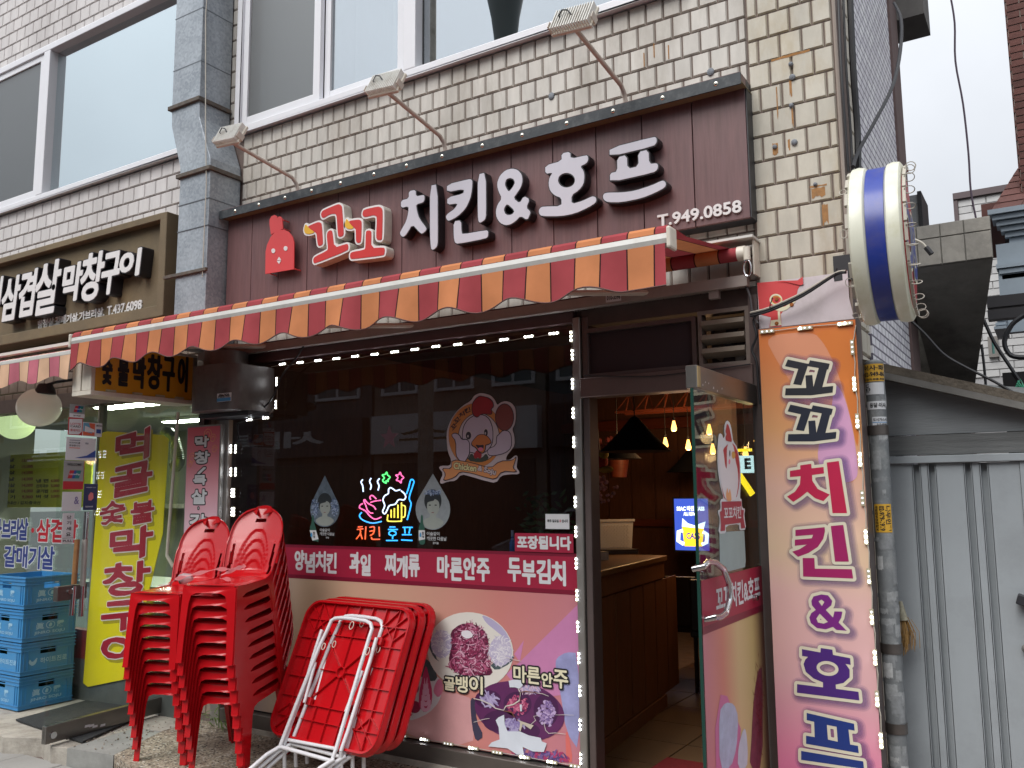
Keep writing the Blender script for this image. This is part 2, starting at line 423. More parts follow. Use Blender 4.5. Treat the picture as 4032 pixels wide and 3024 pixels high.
# ---------------------------------------------------------------- shared materials
m_mortar=mat('mortar',C(108,94,88),.95,var=.25,vscale=12)
m_tile=mat('glazed_tile',C(191,186,178),.5,var=.14,vscale=9,stretch=(1,1,.3),rnd=.07,bump=.15,bscale=30,dirt=C(140,130,116),dscale=1.8,damt=.7)
m_tile_l=mat('glazed_tile_pale',C(203,198,196),.5,var=.08,vscale=9,stretch=(1,1,.3),rnd=.05,bump=.15,bscale=30,dirt=C(160,152,148),dscale=1.1,damt=.5)
m_tile_p=mat('glazed_tile_stained',C(183,177,163),.5,var=.16,vscale=7,stretch=(1,1,.4),rnd=.07,bump=.2,bscale=25,dirt=C(158,138,98),dscale=2.4,damt=.7)
m_tile_d=mat('glazed_tile_dark',C(140,126,114),.7,var=.2,vscale=9,rnd=.1,bump=.2,bscale=25)  # darker, browner tile for the strip above the glass and between the shops
m_rust=mat('rust',C(150,88,40),.9,var=.4,vscale=60)
m_pvc=mat('white_window_frame',C(222,222,226),.35,var=.03,vscale=3)
m_upglass=glass('coated_glass',(.30,.34,.36),1.0,.66,gcol=(.84,.94,.97))
m_upglass2=glass('window_glass',(.55,.60,.62),1.0,.46,gcol=(.92,.97,1))
m_shopglass=glass('shop_glass',(.56,.58,.64),.8,.0)
m_doorglass=glass('door_glass',(.80,.88,.86),1.0,.01)
m_screen=glass('insect_screen',(.5,.52,.52),0.3,.14,.45)
m_curtain=mat('curtain_cloth',C(150,153,155),.9,var=.12,vscale=5,stretch=(6,1,.3))
m_curtain2=mat('sheer_curtain',C(175,185,190),.9,var=.06,vscale=3)
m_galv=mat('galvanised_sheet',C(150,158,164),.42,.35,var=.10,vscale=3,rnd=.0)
def galv_spangle():
    m=m_galv;nt=m.node_tree;b=nt.nodes['Principled BSDF'];geo=nt.nodes.new('ShaderNodeNewGeometry')
    v=nt.nodes.new('ShaderNodeTexVoronoi');v.inputs['Scale'].default_value=62;nt.links.new(geo.outputs['Position'],v.inputs['Vector'])
    n=nt.nodes.new('ShaderNodeTexNoise');n.inputs['Scale'].default_value=3;n.inputs['Detail'].default_value=6;nt.links.new(geo.outputs['Position'],n.inputs['Vector'])
    hs=nt.nodes.new('ShaderNodeSeparateColor');nt.links.new(v.outputs['Color'],hs.inputs[0])
    a=nt.nodes.new('ShaderNodeMath');a.operation='MULTIPLY_ADD';a.inputs[1].default_value=.32;nt.links.new(hs.outputs[0],a.inputs[0]);nt.links.new(n.outputs['Fac'],a.inputs[2])
    c=nt.nodes.new('ShaderNodeValToRGB');c.color_ramp.elements[0].position=.35;c.color_ramp.elements[0].color=C(130,137,144)
    c.color_ramp.elements[1].position=.95;c.color_ramp.elements[1].color=C(172,179,185)
    nt.links.new(a.outputs[0],c.inputs[0]);nt.links.new(c.outputs[0],b.inputs['Base Color'])
galv_spangle()
m_wood=mat('maroon_wood_print',C(105,75,75),.45,var=.22,vscale=5,stretch=(14,1,.9),rnd=.05,dirt=C(98,72,76),dscale=1.3,damt=.5)
m_blackmetal=mat('black_metal',C(38,38,42),.5,var=.2,vscale=20)
m_strip=mat('slate_strip',C(50,55,59),.55,.1,var=.2,vscale=25,dirt=C(110,112,112),dscale=18,damt=.35)
m_olive=mat('olive_soffit',C(118,108,84),.8)
m_bolt=mat('dome_bolt',C(225,220,205),.12,1.0)
m_letterside=mat('letter_side_black',C(30,28,32),.4,var=.1,vscale=10)
m_letterface=mat('acrylic_white',C(190,189,198),.4,var=.03,vscale=4)
m_cream=mat('letter_side_cream',C(206,202,192),.5,var=.07,vscale=12,dirt=C(150,140,122),dscale=5,damt=.4)
m_red=mat('acrylic_red',C(190,48,46),.35,var=.05,vscale=4)
m_yellow=mat('acrylic_yellow',C(216,168,44),.35)
m_white=mat('white_paint',C(215,213,212),.4,var=.04,vscale=6)
m_chick=mat('red_plate',C(204,66,68),.45)
m_alu=mat('brushed_aluminium',C(150,146,142),.4,.6,var=.08,vscale=6,stretch=(1,1,.2))
m_bronze=mat('bronze_frame',C(96,84,82),.45,.35,var=.12,vscale=5)
m_dark=mat('dark_board',C(40,30,34),.6,var=.15,vscale=4)
m_plastic_w=mat('ivory_plastic',C(208,200,186),.45,var=.08,vscale=20)
m_cable=mat('black_cable',C(28,28,32),.55)
m_cablew=mat('white_cable',C(176,170,158),.6)
m_steel=mat('chromed_steel',C(200,200,202),.12,1.0)
m_led=mat('led_lens',(1,1,1,1),.3,emit=(.86,.92,1,1),es=15.0)
m_ledoff=mat('led_lens_dim',C(200,205,215),.2,emit=(.9,.95,1,1),es=.5)
m_modcase=mat('led_case',C(176,168,140),.35)
m_black=mat('black_print',C(30,30,34),.5)
m_paper=mat('paper_white',C(210,212,215),.6,var=.03)

# ================================================================ SETTING
ZG0,ZT=-0.02,0.10 # street level, forecourt level
m_pave=mat('pavement_slab',C(150,148,144),.85,var=.15,vscale=6,rnd=.07,dirt=C(110,106,100),dscale=3,damt=.5,bump=.2,bscale=60)
m_asph=mat('asphalt',C(70,70,72),.9,var=.25,vscale=30,bump=.3,bscale=120)
m_conc=mat('rough_concrete',C(168,162,152),.9,var=.18,vscale=9,dirt=C(120,112,102),dscale=5,damt=.6,bump=.5,bscale=40)
g=MB();g.q([(-120,-120,ZG0-.03),(120,-120,ZG0-.03),(120,120,ZG0-.03),(-120,120,ZG0-.03)])
tag(g.build('ground',m_asph,None,loc=(0,0,0)),kind='structure')
pv=thing('pavement',None,'x',(-6,-1.6,ZG0));del pv['label'];del pv['category'];pv['kind']='structure'
b=MB();b.box((-14,-3.2,ZG0-.028),(2.5,.3,ZG0-.006));b.build('bed',m_mortar,pv)
n=0;slab_mesh=None
for i in range(20):
    for j in range(9):
        x,y=-12.6+i*.42,-3.1+j*.25
        if not(-9.5<x<-4.2 and y<-.72):continue
        if slab_mesh is None:
            q=MB().box((x+.004,y+.004,ZG0-.005),(x+.414,y+.244,ZG0+.012));so=q.build('paving_slab',m_pave,pv,bevel=.004);slab_mesh=(so,x,y);n=1
        else:
            c=slab_mesh[0].copy();S.collection.objects.link(c);c.parent=pv
            c.location=(x-slab_mesh[1],y-slab_mesh[2],R.uniform(-.003,.003));n+=1
# forecourt: terrazzo apron with a broken edge in front of both shops
m_terr=mat('terrazzo',C(150,140,128),.75,var=.1,vscale=4,bump=.2,bscale=60)
def terr():
    nt=m_terr.node_tree;b=nt.nodes['Principled BSDF'];geo=nt.nodes.new('ShaderNodeNewGeometry')
    v=nt.nodes.new('ShaderNodeTexVoronoi');v.inputs['Scale'].default_value=88;nt.links.new(geo.outputs['Position'],v.inputs['Vector'])
    sc=nt.nodes.new('ShaderNodeSeparateColor');nt.links.new(v.outputs['Color'],sc.inputs[0])
    c=nt.nodes.new('ShaderNodeValToRGB');c.color_ramp.interpolation='CONSTANT';e=c.color_ramp.elements
    e[0].position=0;e[0].color=C(52,46,42);e[1].position=.12;e[1].color=C(150,136,120)
    for p,k in((.55,C(172,160,142)),(.75,C(120,104,88)),(.9,C(196,190,178))):q=e.new(p);q.color=k
    n=nt.nodes.new('ShaderNodeTexNoise');n.inputs['Scale'].default_value=2;n.inputs['Detail'].default_value=7;nt.links.new(geo.outputs['Position'],n.inputs['Vector'])
    r=nt.nodes.new('ShaderNodeMapRange');r.inputs['To Min'].default_value=.4;r.inputs['To Max'].default_value=1.15;nt.links.new(n.outputs['Fac'],r.inputs['Value'])
    s=nt.nodes.new('ShaderNodeVectorMath');s.operation='SCALE';nt.links.new(sc.outputs[0],c.inputs[0]);nt.links.new(c.outputs[0],s.inputs[0]);nt.links.new(r.outputs[0],s.inputs['Scale'])
    nt.links.new(s.outputs[0],b.inputs['Base Color'])
terr()
def slab_poly(name,pts,z0,z1,m):
    mb=MB();n=len(pts);mb.q([(p[0],p[1],z1)for p in pts]);mb.q([(p[0],p[1],z0)for p in pts][::-1])
    for i in range(n):
        a,c=pts[i],pts[(i+1)%n];mb.q([(a[0],a[1],z0),(c[0],c[1],z0),(c[0],c[1],z1),(a[0],a[1],z1)])
    return tag(mb.build(name,m,None),kind='structure')
edge=[(-5.02,-.80),(-4.7,-.90),(-4.4,-1.02),(-4.0,-1.1),(-3.2,-1.2),(-2,-1.25),(-.6,-1.3)]
slab_poly('forecourt',[(-.6,.02),(-5.28,.02),(-5.24,-.3)]+edge,ZG0-.02,ZT,m_terr)
edgeL=[(-5.25,-.8),(-5.55,-.88),(-5.8,-.80),(-6.05,-.92),(-6.4,-.84),(-6.8,-.86),(-7.3,-.80),(-9.6,-.80)]
slab_poly('doorstep',[(-5.29,.02),(-5.27,-.3)]+edgeL+[(-9.6,.02)],ZG0-.02,ZT-.01,m_conc)
slab_poly('drain_cover',[(-5.03,-.80),(-5.25,-.3),(-5.48,-.34),(-5.42,-.86)],ZG0-.01,ZT-.004,mat('grey_slab',C(140,140,136),.8,var=.15,vscale=8,bump=.2))
# debris scattered by the steps
rub=MB()
for k in range(160):
    x,y=R.gauss(-5.35,.22),R.gauss(-.45,.26)
    if not(-6.1<x<-4.9 and-.84<y<-.04):continue
    s_=R.uniform(.002,.006);a=R.uniform(0,3.1);rub.obox((x,y,ZT+s_*.4),(s_*math.cos(a),s_*math.sin(a),0),(-s_*.7*math.sin(a),s_*.7*math.cos(a),0),(0,0,s_*.5))
tag(rub.build('rubble',mat('rubble',C(140,130,118),.9,var=.3,vscale=90,rnd=.4),None),kind='stuff')

# ================================================================ MAIN BUILDING
bld=thing('tiled_building','two storey corner building faced in off-white glazed tiles with white framed upper windows','building',(-5.5,.2,0))
XE=-0.775 # right-hand corner of the building
w=MB()
w.box((-11.5,.03,2.62),(-1.2,.25,4.33));w.box((-11.5,.03,5.82),(-1.2,.25,8.6))
w.box((-11.5,.03,4.33),(-9.6,.25,5.82));w.box((-5.55,.03,4.33),(-5.06,.25,5.82));w.box((-1.5,.03,4.33),(-1.2,.25,5.82))
w.box((-1.2,0.0,0),(XE,.25,8.6));w.box((-5.30,.03,0),(-5.02,.25,2.62));w.box((-11.5,.03,-.1),(-9.4,.25,2.62))
w.build('wall',m_mortar,bld)
bk=MB();bk.box((-11.5,.25,3.02),(XE-.16,2.2,3.2));bk.box((-11.5,2.1,3.2),(XE-.16,2.2,8.4));bk.box((-11.5,.25,8.4),(XE-.16,2.2,8.6));bk.box((-11.6,.03,0),(-11.5,2.2,8.6))
bk.build('inner_wall',mat('inner_plaster',C(120,118,112),.9),bld)
# glazed tiles, one by one: the 300 nearest as parts, the rest joined
tiles=[]
def row_tiles(x0,x1,z0,z1,y,tw,th,mt,zs=None,ph=0.0,gap=.0065):
    k=0;z=z1
    while z>z0+.02:
        zb=max(z-th,z0);off=(k%2)*tw/2+ph;x=x0-off%tw
        while x<x1-.01:
            a,c=max(x,x0),min(x+tw,x1)
            if c-a>.02:tiles.append((a+gap/2,c-gap/2,zb+gap/2,z-gap/2,y,mt))
            x+=tw
        z-=th;k+=1
row_tiles(-5.005,-1.205,2.66,4.345,.03,.1015,.1265,'t')
row_tiles(-5.17,-5.03,4.345,5.9,.03,.1015,.1265,'t')
row_tiles(-1.5,-1.205,4.345,7.6,.03,.1015,.1265,'t')
row_tiles(-1.195,XE-.005,2.40,7.4,0.0,.107,.1285,'p',ph=.0)
row_tiles(-9.4,-5.30,3.80,4.34,.03,.143,.1265,'l')
row_tiles(-9.4,-5.30,5.80,7.6,.03,.143,.1265,'l')
row_tiles(-9.2,-5.02,2.40,2.98,.03,.143,.1265,'d')
row_tiles(-5.27,-5.03,0.14,2.38,.03,.12,.1265,'d')
def tile_faces(a,c,z0,z1,y):
    d,e=.010,.006
    v=[(a,y,z0),(c,y,z0),(c,y,z1),(a,y,z1),(a+e,y-d,z0+e),(c-e,y-d,z0+e),(c-e,y-d,z1-e),(a+e,y-d,z1-e)]
    return v,[(4,5,6,7),(0,1,5,4),(1,2,6,5),(2,3,7,6),(3,0,4,7)]
TM={'t':m_tile,'p':m_tile_p,'l':m_tile_l,'d':m_tile_d}
def vis(t):
    u,v=proj(((t[0]+t[1])/2,t[4],(t[2]+t[3])/2));
    hid=(t[5]=='d')or(t[4]>.01 and t[0]>-5 and t[2]<3.75)or(t[5]=='l' and t[2]<3.75)
    ok=-20<u<2230 and-20<v<1670 and not hid
    return(0 if ok else 1,np.linalg.norm(np.array([(t[0]+t[1])/2,t[4],(t[2]+t[3])/2])-CAM))
tiles.sort(key=vis)
cache={};rest={k:MB()for k in TM}
for i,t in enumerate(tiles):
    if i<300:
        key=(round(t[1]-t[0],3),round(t[3]-t[2],3),t[5])
        if key not in cache:
            mb=MB();v,f=tile_faces(t[0],t[1],t[2],t[3],t[4]);mb.add(v,f);o=mb.build('tile',TM[t[5]],bld);cache[key]=(o,t)
        else:
            o0,t0=cache[key];o=o0.copy();S.collection.objects.link(o);o.parent=bld;o.location=(t[0]-t0[0],t[4]-t0[4],t[2]-t0[2])
    else:
        v,f=tile_faces(*t[:5])
        v=[(p[0],p[1]+(R.uniform(0,.0)),p[2])for p in v];rest[t[5]].add(v,f)
for k,mb in rest.items():
    if mb.v:tag(mb.build('tile_field',TM[k],bld),kind='stuff')
# rust weeps and old anchor holes on the corner pier
rs=MB()
for(a,q,wd,h)in((355,420,.012,.0),(365,505,.016,.0),(250,960,.012,0),(378,930,.016,0),(358,690,.012,0),(515,1205,.01,0)):
    p=P(*r4(a,q),-.012);rs=MB();rs.lathe((p[0],-.012,p[2]),[(wd,0),(wd*.9,-.008),(wd*.4,-.012),(.001,-.012)],9,'y');rs.build('old_anchor',mat('grey_putty',C(120,124,130),.8,var=.3,vscale=80),bld)
for(l,t,r_,b_)in((225,350,480,372),(235,930,272,1018),(335,905,350,985),(478,1205,590,1222),(490,1222,580,1300),(360,700,372,835),(262,560,270,800),(560,1330,600,1480),(345,520,362,640)):
    x0,x1,z0,z1=box_on(r4,l,t,r_,b_,-.0115);mb=MB();n_=7
    lp=[(x0+(x1-x0)*k/n_,z1-R.uniform(0,.006))for k in range(n_+1)]+[(x1-(x1-x0)*k/n_,z0+R.uniform(0,.3)*(z1-z0))for k in range(n_+1)]
    v,f=fill_raw([lp]);mb.add([(p[0],-.0115,p[1])for p in v],f)
    mb.build('rust_stain',mat('rust_stain',C(168,118,62),.8,var=.25,vscale=50,alpha=.72),bld)
for(a,q)in((1120,330),(1215,340),(1055,390)):
    p=P(*r3(a,q),.018);MB().box((p[0]-.003,.0175,p[2]-.04),(p[0]+.003,.0185,p[2]+.04)).build('rust_stain',MATS['rust_stain'],bld)
for(a,q)in((450,628),(1490,470)):
    p=P(*r3(a,q),.018);MB().ball((p[0],.016,p[2]),.02,10,6,(1,.4,1.1)).build('old_anchor',MATS['grey_putty'],bld)

# upper windows -------------------------------------------------
def frame_rect(mb,x0,x1,z0,z1,y0,y1,wd):
    wl,wr,wb,wt=wd if isinstance(wd,tuple)else(wd,)*4
    mb.box((x0,y0,z0),(x0+wl,y1,z1));mb.box((x1-wr,y0,z0),(x1,y1,z1))
    mb.box((x0+wl,y0,z0),(x1-wr,y1,z0+wb));mb.box((x0+wl,y0,z1-wt),(x1-wr,y1,z1))
    return mb
def win(x0,x1,z0,z1):
    f=MB();frame_rect(f,x0,x1,z0,z1,-.03,.16,(.06,.06,.05,.06));return f
f=win(-5.06,-1.5,4.345,5.84);f.box((-3.435,-.03,4.395),(-3.335,.14,5.78));wr=f.build('window',m_pvc,bld,bevel=.006)
sh=MB();frame_rect(sh,-5.0,-4.20,4.40,5.78,-.012,.03,(.058,.062,.062,.06));sh.build('sash',m_pvc,wr,bevel=.005)
sh=MB();frame_rect(sh,-4.196,-3.44,4.40,5.78,.03,.075,(.055,.09,.07,.06));sh.build('sash',m_pvc,wr,bevel=.005)
MB().box((-4.94,.002,4.465),(-4.26,.004,5.72)).build('insect_screen',m_screen,wr)
MB().box((-4.94,.02,4.465),(-4.26,.024,5.72)).build('pane',m_upglass2,wr)
MB().box((-4.139,.05,4.472),(-3.532,.054,5.72)).build('pane',m_upglass2,wr)
MB().box((-3.334,.05,4.40),(-1.56,.056,5.78)).build('pane',m_upglass2,wr)
MB().box((-3.333,.045,4.396),(-3.325,.05,5.78)).build('gasket',m_black,wr)
f=win(-9.6,-5.52,4.345,5.84);f.box((-7.73,-.03,4.395),(-7.63,.14,5.78));wl=f.build('window',m_pvc,bld,bevel=.006)
sh=MB();frame_rect(sh,-8.75,-7.735,4.40,5.78,-.012,.03,(.07,.07,.065,.06));sh.build('sash',m_pvc,wl,bevel=.005)
sh=MB();frame_rect(sh,-9.54,-8.755,4.40,5.78,.03,.07,(.07,.07,.065,.06));sh.build('sash',m_pvc,wl,bevel=.005)
MB().box((-8.68,.002,4.465),(-7.805,.004,5.72)).build('insect_screen',m_screen,wl)
MB().box((-8.68,.02,4.465),(-7.805,.024,5.72)).build('pane',m_upglass2,wl)
MB().box((-9.47,.05,4.465),(-8.82,.054,5.72)).build('pane',m_upglass2,wl)
MB().box((-7.63,.05,4.40),(-5.58,.056,5.78)).build('pane',m_upglass,wl)
# what one sees through the upper panes
def curtain(name,x0,x1,z0,z1,y,amp,n,m,parent):
    mb=MB();k=max(8,int((x1-x0)*n));
    for i in range(k):
        a,c=x0+(x1-x0)*i/k,x0+(x1-x0)*(i+1)/k
        ya,yc=y+amp*math.sin(i*1.7),y+amp*math.sin((i+1)*1.7)
        mb.q([(a,ya,z0),(c,yc,z0),(c,yc,z1),(a,ya,z1)])
    return mb.build(name,m,parent,smooth=True)
curtain('curtain',-4.98,-4.72,4.35,5.9,.22,.012,40,m_curtain,bld);curtain('curtain',-4.56,-4.42,4.35,5.9,.2,.004,20,mat('white_blind',C(205,205,210),.8),bld)
curtain('curtain',-4.2,-3.80,4.35,5.9,.35,.01,20,m_curtain2,bld)
MB().box((-3.80,.3,4.35),(-3.70,.33,5.9)).build('blind_strip',mat('bright_blind',C(225,232,232),.6),bld)
curtain('curtain',-3.69,-3.50,4.35,5.9,.35,.01,20,m_curtain,bld)
curtain('curtain',-9.5,-7.8,4.35,5.9,.3,.008,10,mat('pale_blind',C(170,180,182),.9),bld)
# side wall along the alley: a first strip of large tile then fine mosaic, brown end strip, roof slab
m_mosaic=mat('white_mosaic',C(196,196,200),.5,var=.1,vscale=8)
def mosaic():
    nt=m_mosaic.node_tree;b=nt.nodes['Principled BSDF'];geo=nt.nodes.new('ShaderNodeNewGeometry');mp=nt.nodes.new('ShaderNodeMapping')
    mp.vector_type='POINT';mp.inputs['Rotation'].default_value=(0,0,math.radians(90));nt.links.new(geo.outputs['Position'],mp.inputs['Vector'])
    sp=nt.nodes.new('ShaderNodeSeparateXYZ');nt.links.new(geo.outputs['Position'],sp.inputs[0]);cb=nt.nodes.new('ShaderNodeCombineXYZ')
    nt.links.new(sp.outputs['Y'],cb.inputs['X']);nt.links.new(sp.outputs['Z'],cb.inputs['Y'])
    br=nt.nodes.new('ShaderNodeTexBrick');nt.links.new(cb.outputs[0],br.inputs['Vector']);br.inputs['Scale'].default_value=1
    br.inputs['Brick Width'].default_value=.11;br.inputs['Row Height'].default_value=.05;br.inputs['Mortar Size'].default_value=.006
    br.inputs['Color1'].default_value=C(232,232,235);br.inputs['Color2'].default_value=C(208,206,214);br.inputs['Mortar'].default_value=C(100,96,112)
    nt.links.new(br.outputs['Color'],b.inputs['Base Color'])
mosaic()
MB().box((XE-.2,.5,0),(XE+.005,1.88,8.6)).build('side_wall',m_mosaic,bld)
MB().box((XE-.2,.25,0),(XE-.012,.5,8.6)).build('side_wall',m_mortar,bld)
MB().box((XE-.2,1.88,0),(XE+.02,2.22,8.6)).build('end_wall',mat('brown_brick_strip',C(96,78,76),.8,var=.15,vscale=9),bld)
sidet=MB();z=.4
while z<7:
    for(ya,yb)in((.012,.09),(.1,.245),(.255,.40),(.41,.49)):
        v,f=tile_faces(0,yb-ya,z,z+.12,0);sidet.add([(XE-.002-p[1]*1.0-.010,ya+p[0],p[2])for p in v],f)
    z+=.1285
tag(sidet.build('tile_field',m_tile_p,bld),kind='stuff')
MB().tube([(XE+.008,-.012,.3),(XE+.008,-.012,8)],.009,6).build('corner_bead',mat('corner_bead',C(150,138,128),.6),bld)
e=PX(*r4(1225,85),XE);
e1=P(*r4(1225,85),2.24);MB().box((XE-.1,2.24,e1[2]),(e1[0],2.6,e1[2]+.6)).build('eave',mat('weathered_eave',C(96,94,92),.9,var=.2,vscale=5),bld)

# ================================================================ SIGNBOARD
YP=-.10
sg=thing('signboard','long maroon wood-grain signboard with raised white and red Korean letters above the awning','sign',(-3.1,.02,2.99))
xb0,xb1,zb0,zb1=-5.0,-1.19,2.985,3.70
MB().box((xb0,YP+.022,zb0),(xb1,.018,zb1)).build('box',m_blackmetal,sg)
seams=[r3b(752,100),r3b(465,150),r3b(192,200)]
sx=[P(*q,YP)[0]for q in(r3(1390,1400),r3(1058,1500),r3(752,1500),r3(465,1500),r3(190,1500),r2b(1595,240),r2b(1355,280),r2b(1130,320),r2b(913,350),r2b(706,390),r2b(508,425),r2b(320,450),r2b(140,480))]
sx=sorted([xb0]+sx+[xb1]);pl=[]
for i in range(len(sx)-1):
    MB().box((sx[i]+.0025,YP,zb0),(sx[i+1]-.0025,YP+.022,3.655)).build('plank',m_wood,sg,bevel=.0015)
MB().box((xb0,YP-.072,3.648),(xb1+.008,.015,3.652)).build('soffit',m_olive,sg)
mb=MB();xs=sorted([xb0]+[P(*r3(a,c),YP-.07)[0]for a,c in((1370,520),(1055,600),(755,670),(473,740),(213,810))]+[P(*r2(a,c),YP-.07)[0]for a,c in((1622,880),(1388,940),(1165,1000),(952,1060),(750,1120),(560,1180),(375,1240))]+[xb1])
for i in range(len(xs)-1):MB().box((xs[i]+.001,YP-.068,3.652),(xs[i+1]-.001,.015,3.708)).build('cap_board',m_wood,sg,bevel=.001)
MB().box((xb0-.003,YP-.078,3.640),(xb1+.004,YP-.0685,3.700)).build('trim_strip',m_strip,sg)
MB().box((xb1,YP+.002,zb0),(xb1+.006,.015,3.645)).build('end_plate',m_blackmetal,sg)
for zm,a,c in[(r3,1523,543),(r3,1173,617),(r3,850,692),(r3,547,782),(r3,256,858),(r2,1655,930),(r2,1392,1000),(r2,1160,1062),(r2,947,1122),(r2,729,1182),(r2,540,1235),(r2,366,1285),(r2,195,1333),(r2,40,1387)]:
    p=P(*zm(a,c),YP-.08);MB().ball((p[0],YP-.076,3.672),.0135,12,8,(1,.7,1)).build('bolt',m_bolt,sg,smooth=True)

# raised letters traced from their outlines
zf=YP-.068
def solid_letters(parent,name,zm,groups,yf,depth,rim,m_face,m_side,face_groups=None,res=.004,ch=1):
    """groups: loops in zoom pixels; even-odd inside a group, union between groups; the case is the outline grown by rim"""
    W=[[chaikin(xz(zm,lp,yf),ch)for lp in g_]for g_ in groups]
    segs=[segs_of(g_)for g_ in W];F=sdf(np.vstack(segs),rim+.02,res,segs)
    body=MB();put(body,contour(F,rim),yf+.003,depth);bo=body.build(name,m_side,parent)
    fc=MB()
    for g_ in W:put(fc,g_,yf-.001,.004)
    fo=fc.build('face',m_face,bo);return bo,fo
CHI=[[(150,570),(268,540),(268,430),(370,410),(372,510),(480,488),(500,500),(502,560),(480,600),(375,628),(385,720),(420,840),(530,985),(525,1020),(470,1070),(430,1050),(320,925),(230,1080),(185,1118),(150,1100),(133,1060),(150,1020),(230,880),(262,740),(262,655),(150,682)]]
CHI2=[[(585,348),(697,328),(702,1180),(690,1260),(650,1300),(620,1310),(600,1290),(585,1100)]]
KI1=[[(840,330),(1170,250),(1205,255),(1220,280),(1215,400),(1190,540),(1120,690),(1000,810),(870,878),(840,860),(822,810),(850,770),(950,700),(1010,610),(845,635),(845,525),(1090,470),(1095,395),(840,445)]]
KI2=[[(1303,180),(1422,152),(1427,780),(1410,860),(1340,905),(1315,890),(1303,800)]]
KI3=[[(940,885),(1050,868),(1057,1040),(1070,1080),(1430,1015),(1458,1035),(1455,1110),(1425,1140),(1000,1222),(960,1200),(942,1120)]]
AMP=[[(1600,280),(1640,190),(1720,115),(1820,90),(1900,110),(1960,180),(1975,270),(1950,370),(1890,460),(1835,535),(1930,615),(1995,505),(2080,550),(2030,680),(2085,730),(2090,770),(2045,865),(1945,800),(1870,880),(1790,930),(1720,942),(1640,910),(1585,830),(1573,730),(1600,630),(1665,540),(1610,420),(1595,350)],
       [(1710,310),(1730,250),(1790,230),(1840,250),(1862,300),(1830,370),(1765,445),(1715,360)],[(1745,618),(1860,725),(1820,780),(1760,792),(1710,770),(1692,710),(1710,660)]]
HO=[[(255,580),(505,510),(500,400),(630,370),(638,480),(870,425),(895,440),(900,500),(870,550),(780,590),(830,660),(845,740),(830,860),(760,950),(650,1025),(650,1160),(820,1110),(960,1040),(1005,1050),(1025,1090),(1010,1140),(900,1210),(700,1300),(480,1340),(200,1340),(165,1300),(160,1250),(185,1210),(230,1195),(500,1190),(500,1065),(400,1030),(330,960),(305,860),(320,760),(370,685),(260,705)],ell(575,800,128,110)]
PU1=[[(1222,318),(1890,148),(1925,165),(1930,230),(1885,288),(1225,445)]]
PU2=[[(1335,460),(1480,420),(1490,630),(1660,590),(1650,380),(1805,340),(1815,555),(1930,545),(1950,580),(1940,640),(1880,685),(1230,830),(1228,695),(1340,670)]]
PU3=[[(1120,1040),(1140,1000),(1200,985),(1400,985),(1600,960),(1850,880),(2010,805),(2050,815),(2070,860),(2050,910),(1900,990),(1700,1070),(1400,1130),(1200,1130),(1140,1100)]]
for zm,gs in((zB,[CHI]),(zB,[CHI2]),(zB,[KI1]),(zB,[KI2]),(zB,[KI3]),(zB,[AMP]),(zC,[HO]),(zC,[PU1,PU2]),(zC,[PU3])):
    solid_letters(sg,'letter',zm,gs,zf,.062,.006,m_letterface,m_letterside)
A1=[(985,275),(1010,250),(1210,165),(1245,165),(1275,190),(1283,250),(1305,580),(1295,620),(1245,638),(1220,620),(1205,350),(1190,305),(1160,300),(1100,310),(1010,365),(985,350),(975,310)]
A2=[(780,485),(920,425),(960,425),(985,450),(1003,720),(990,755),(945,770),(925,745),(912,590),(890,568),(840,545),(810,515)]
A2y=[(752,452),(780,485),(812,518),(885,568),(840,590),(790,598),(745,585),(730,545),(735,500)]
A3=[(1065,580),(1085,550),(1120,540),(1140,560),(1165,795),(1340,740),(1365,745),(1372,790),(1360,835),(890,1022),(865,1010),(862,960),(885,925),(1060,840),(1078,805),(1060,640)]
B1=[(1580,280),(1600,240),(1800,195),(1850,210),(1870,260),(1862,660),(1840,685),(1790,680),(1775,640),(1788,360),(1770,330),(1730,322),(1640,345),(1595,345),(1577,320)]
B2=[(1375,405),(1520,385),(1555,400),(1565,440),(1557,690),(1540,720),(1500,725),(1482,690),(1482,530),(1465,515),(1440,490),(1400,450)]
B2y=[(1345,372),(1372,405),(1405,455),(1455,512),(1400,525),(1350,515),(1322,480),(1325,430)]
B3=[(1625,570),(1645,545),(1690,545),(1707,570),(1700,800),(1885,790),(1900,815),(1895,885),(1875,905),(1425,960),(1400,945),(1395,900),(1410,860),(1600,825),(1620,800)]
zf2=YP-.078
for red,yel in(([A1,A2,A3],A2y),([B1,B2,B3],B2y)):
    segs=[segs_of([chaikin(xz(zA,lp,zf2))])for lp in red+[yel]]
    F=sdf(np.vstack(segs),.03,.004,segs);body=MB();put(body,contour(F,.0135),zf2+.003,.072);bo=body.build('letter',m_cream,sg)
    rm=MB();put(rm,contour(F,.0125),zf2+.001,.003);rm.build('rim',m_white,bo)
    fc=MB()
    for lp in red:put(fc,[chaikin(xz(zA,lp,zf2))],zf2-.002,.004)
    fc.build('face',m_red,bo);fc=MB();put(fc,[chaikin(xz(zA,yel,zf2))],zf2-.0026,.004);fc.build('beak',m_yellow,bo)
t_=MB();x0,x1=P(*r3(1150,1440),YP)[0],P(*r3(1692,1345),YP)[0];zb_=P(*r3(1185,1478),YP)[2];zt_=P(*r3(1170,1408),YP)[2]
s_=text_segs('T.949.0858',x0,x1,zb_,zt_);F=sdf(s_,.02,.0018);put(t_,contour(F,.0022),YP-.012,.011);t_.build('phone_number',m_white,sg)

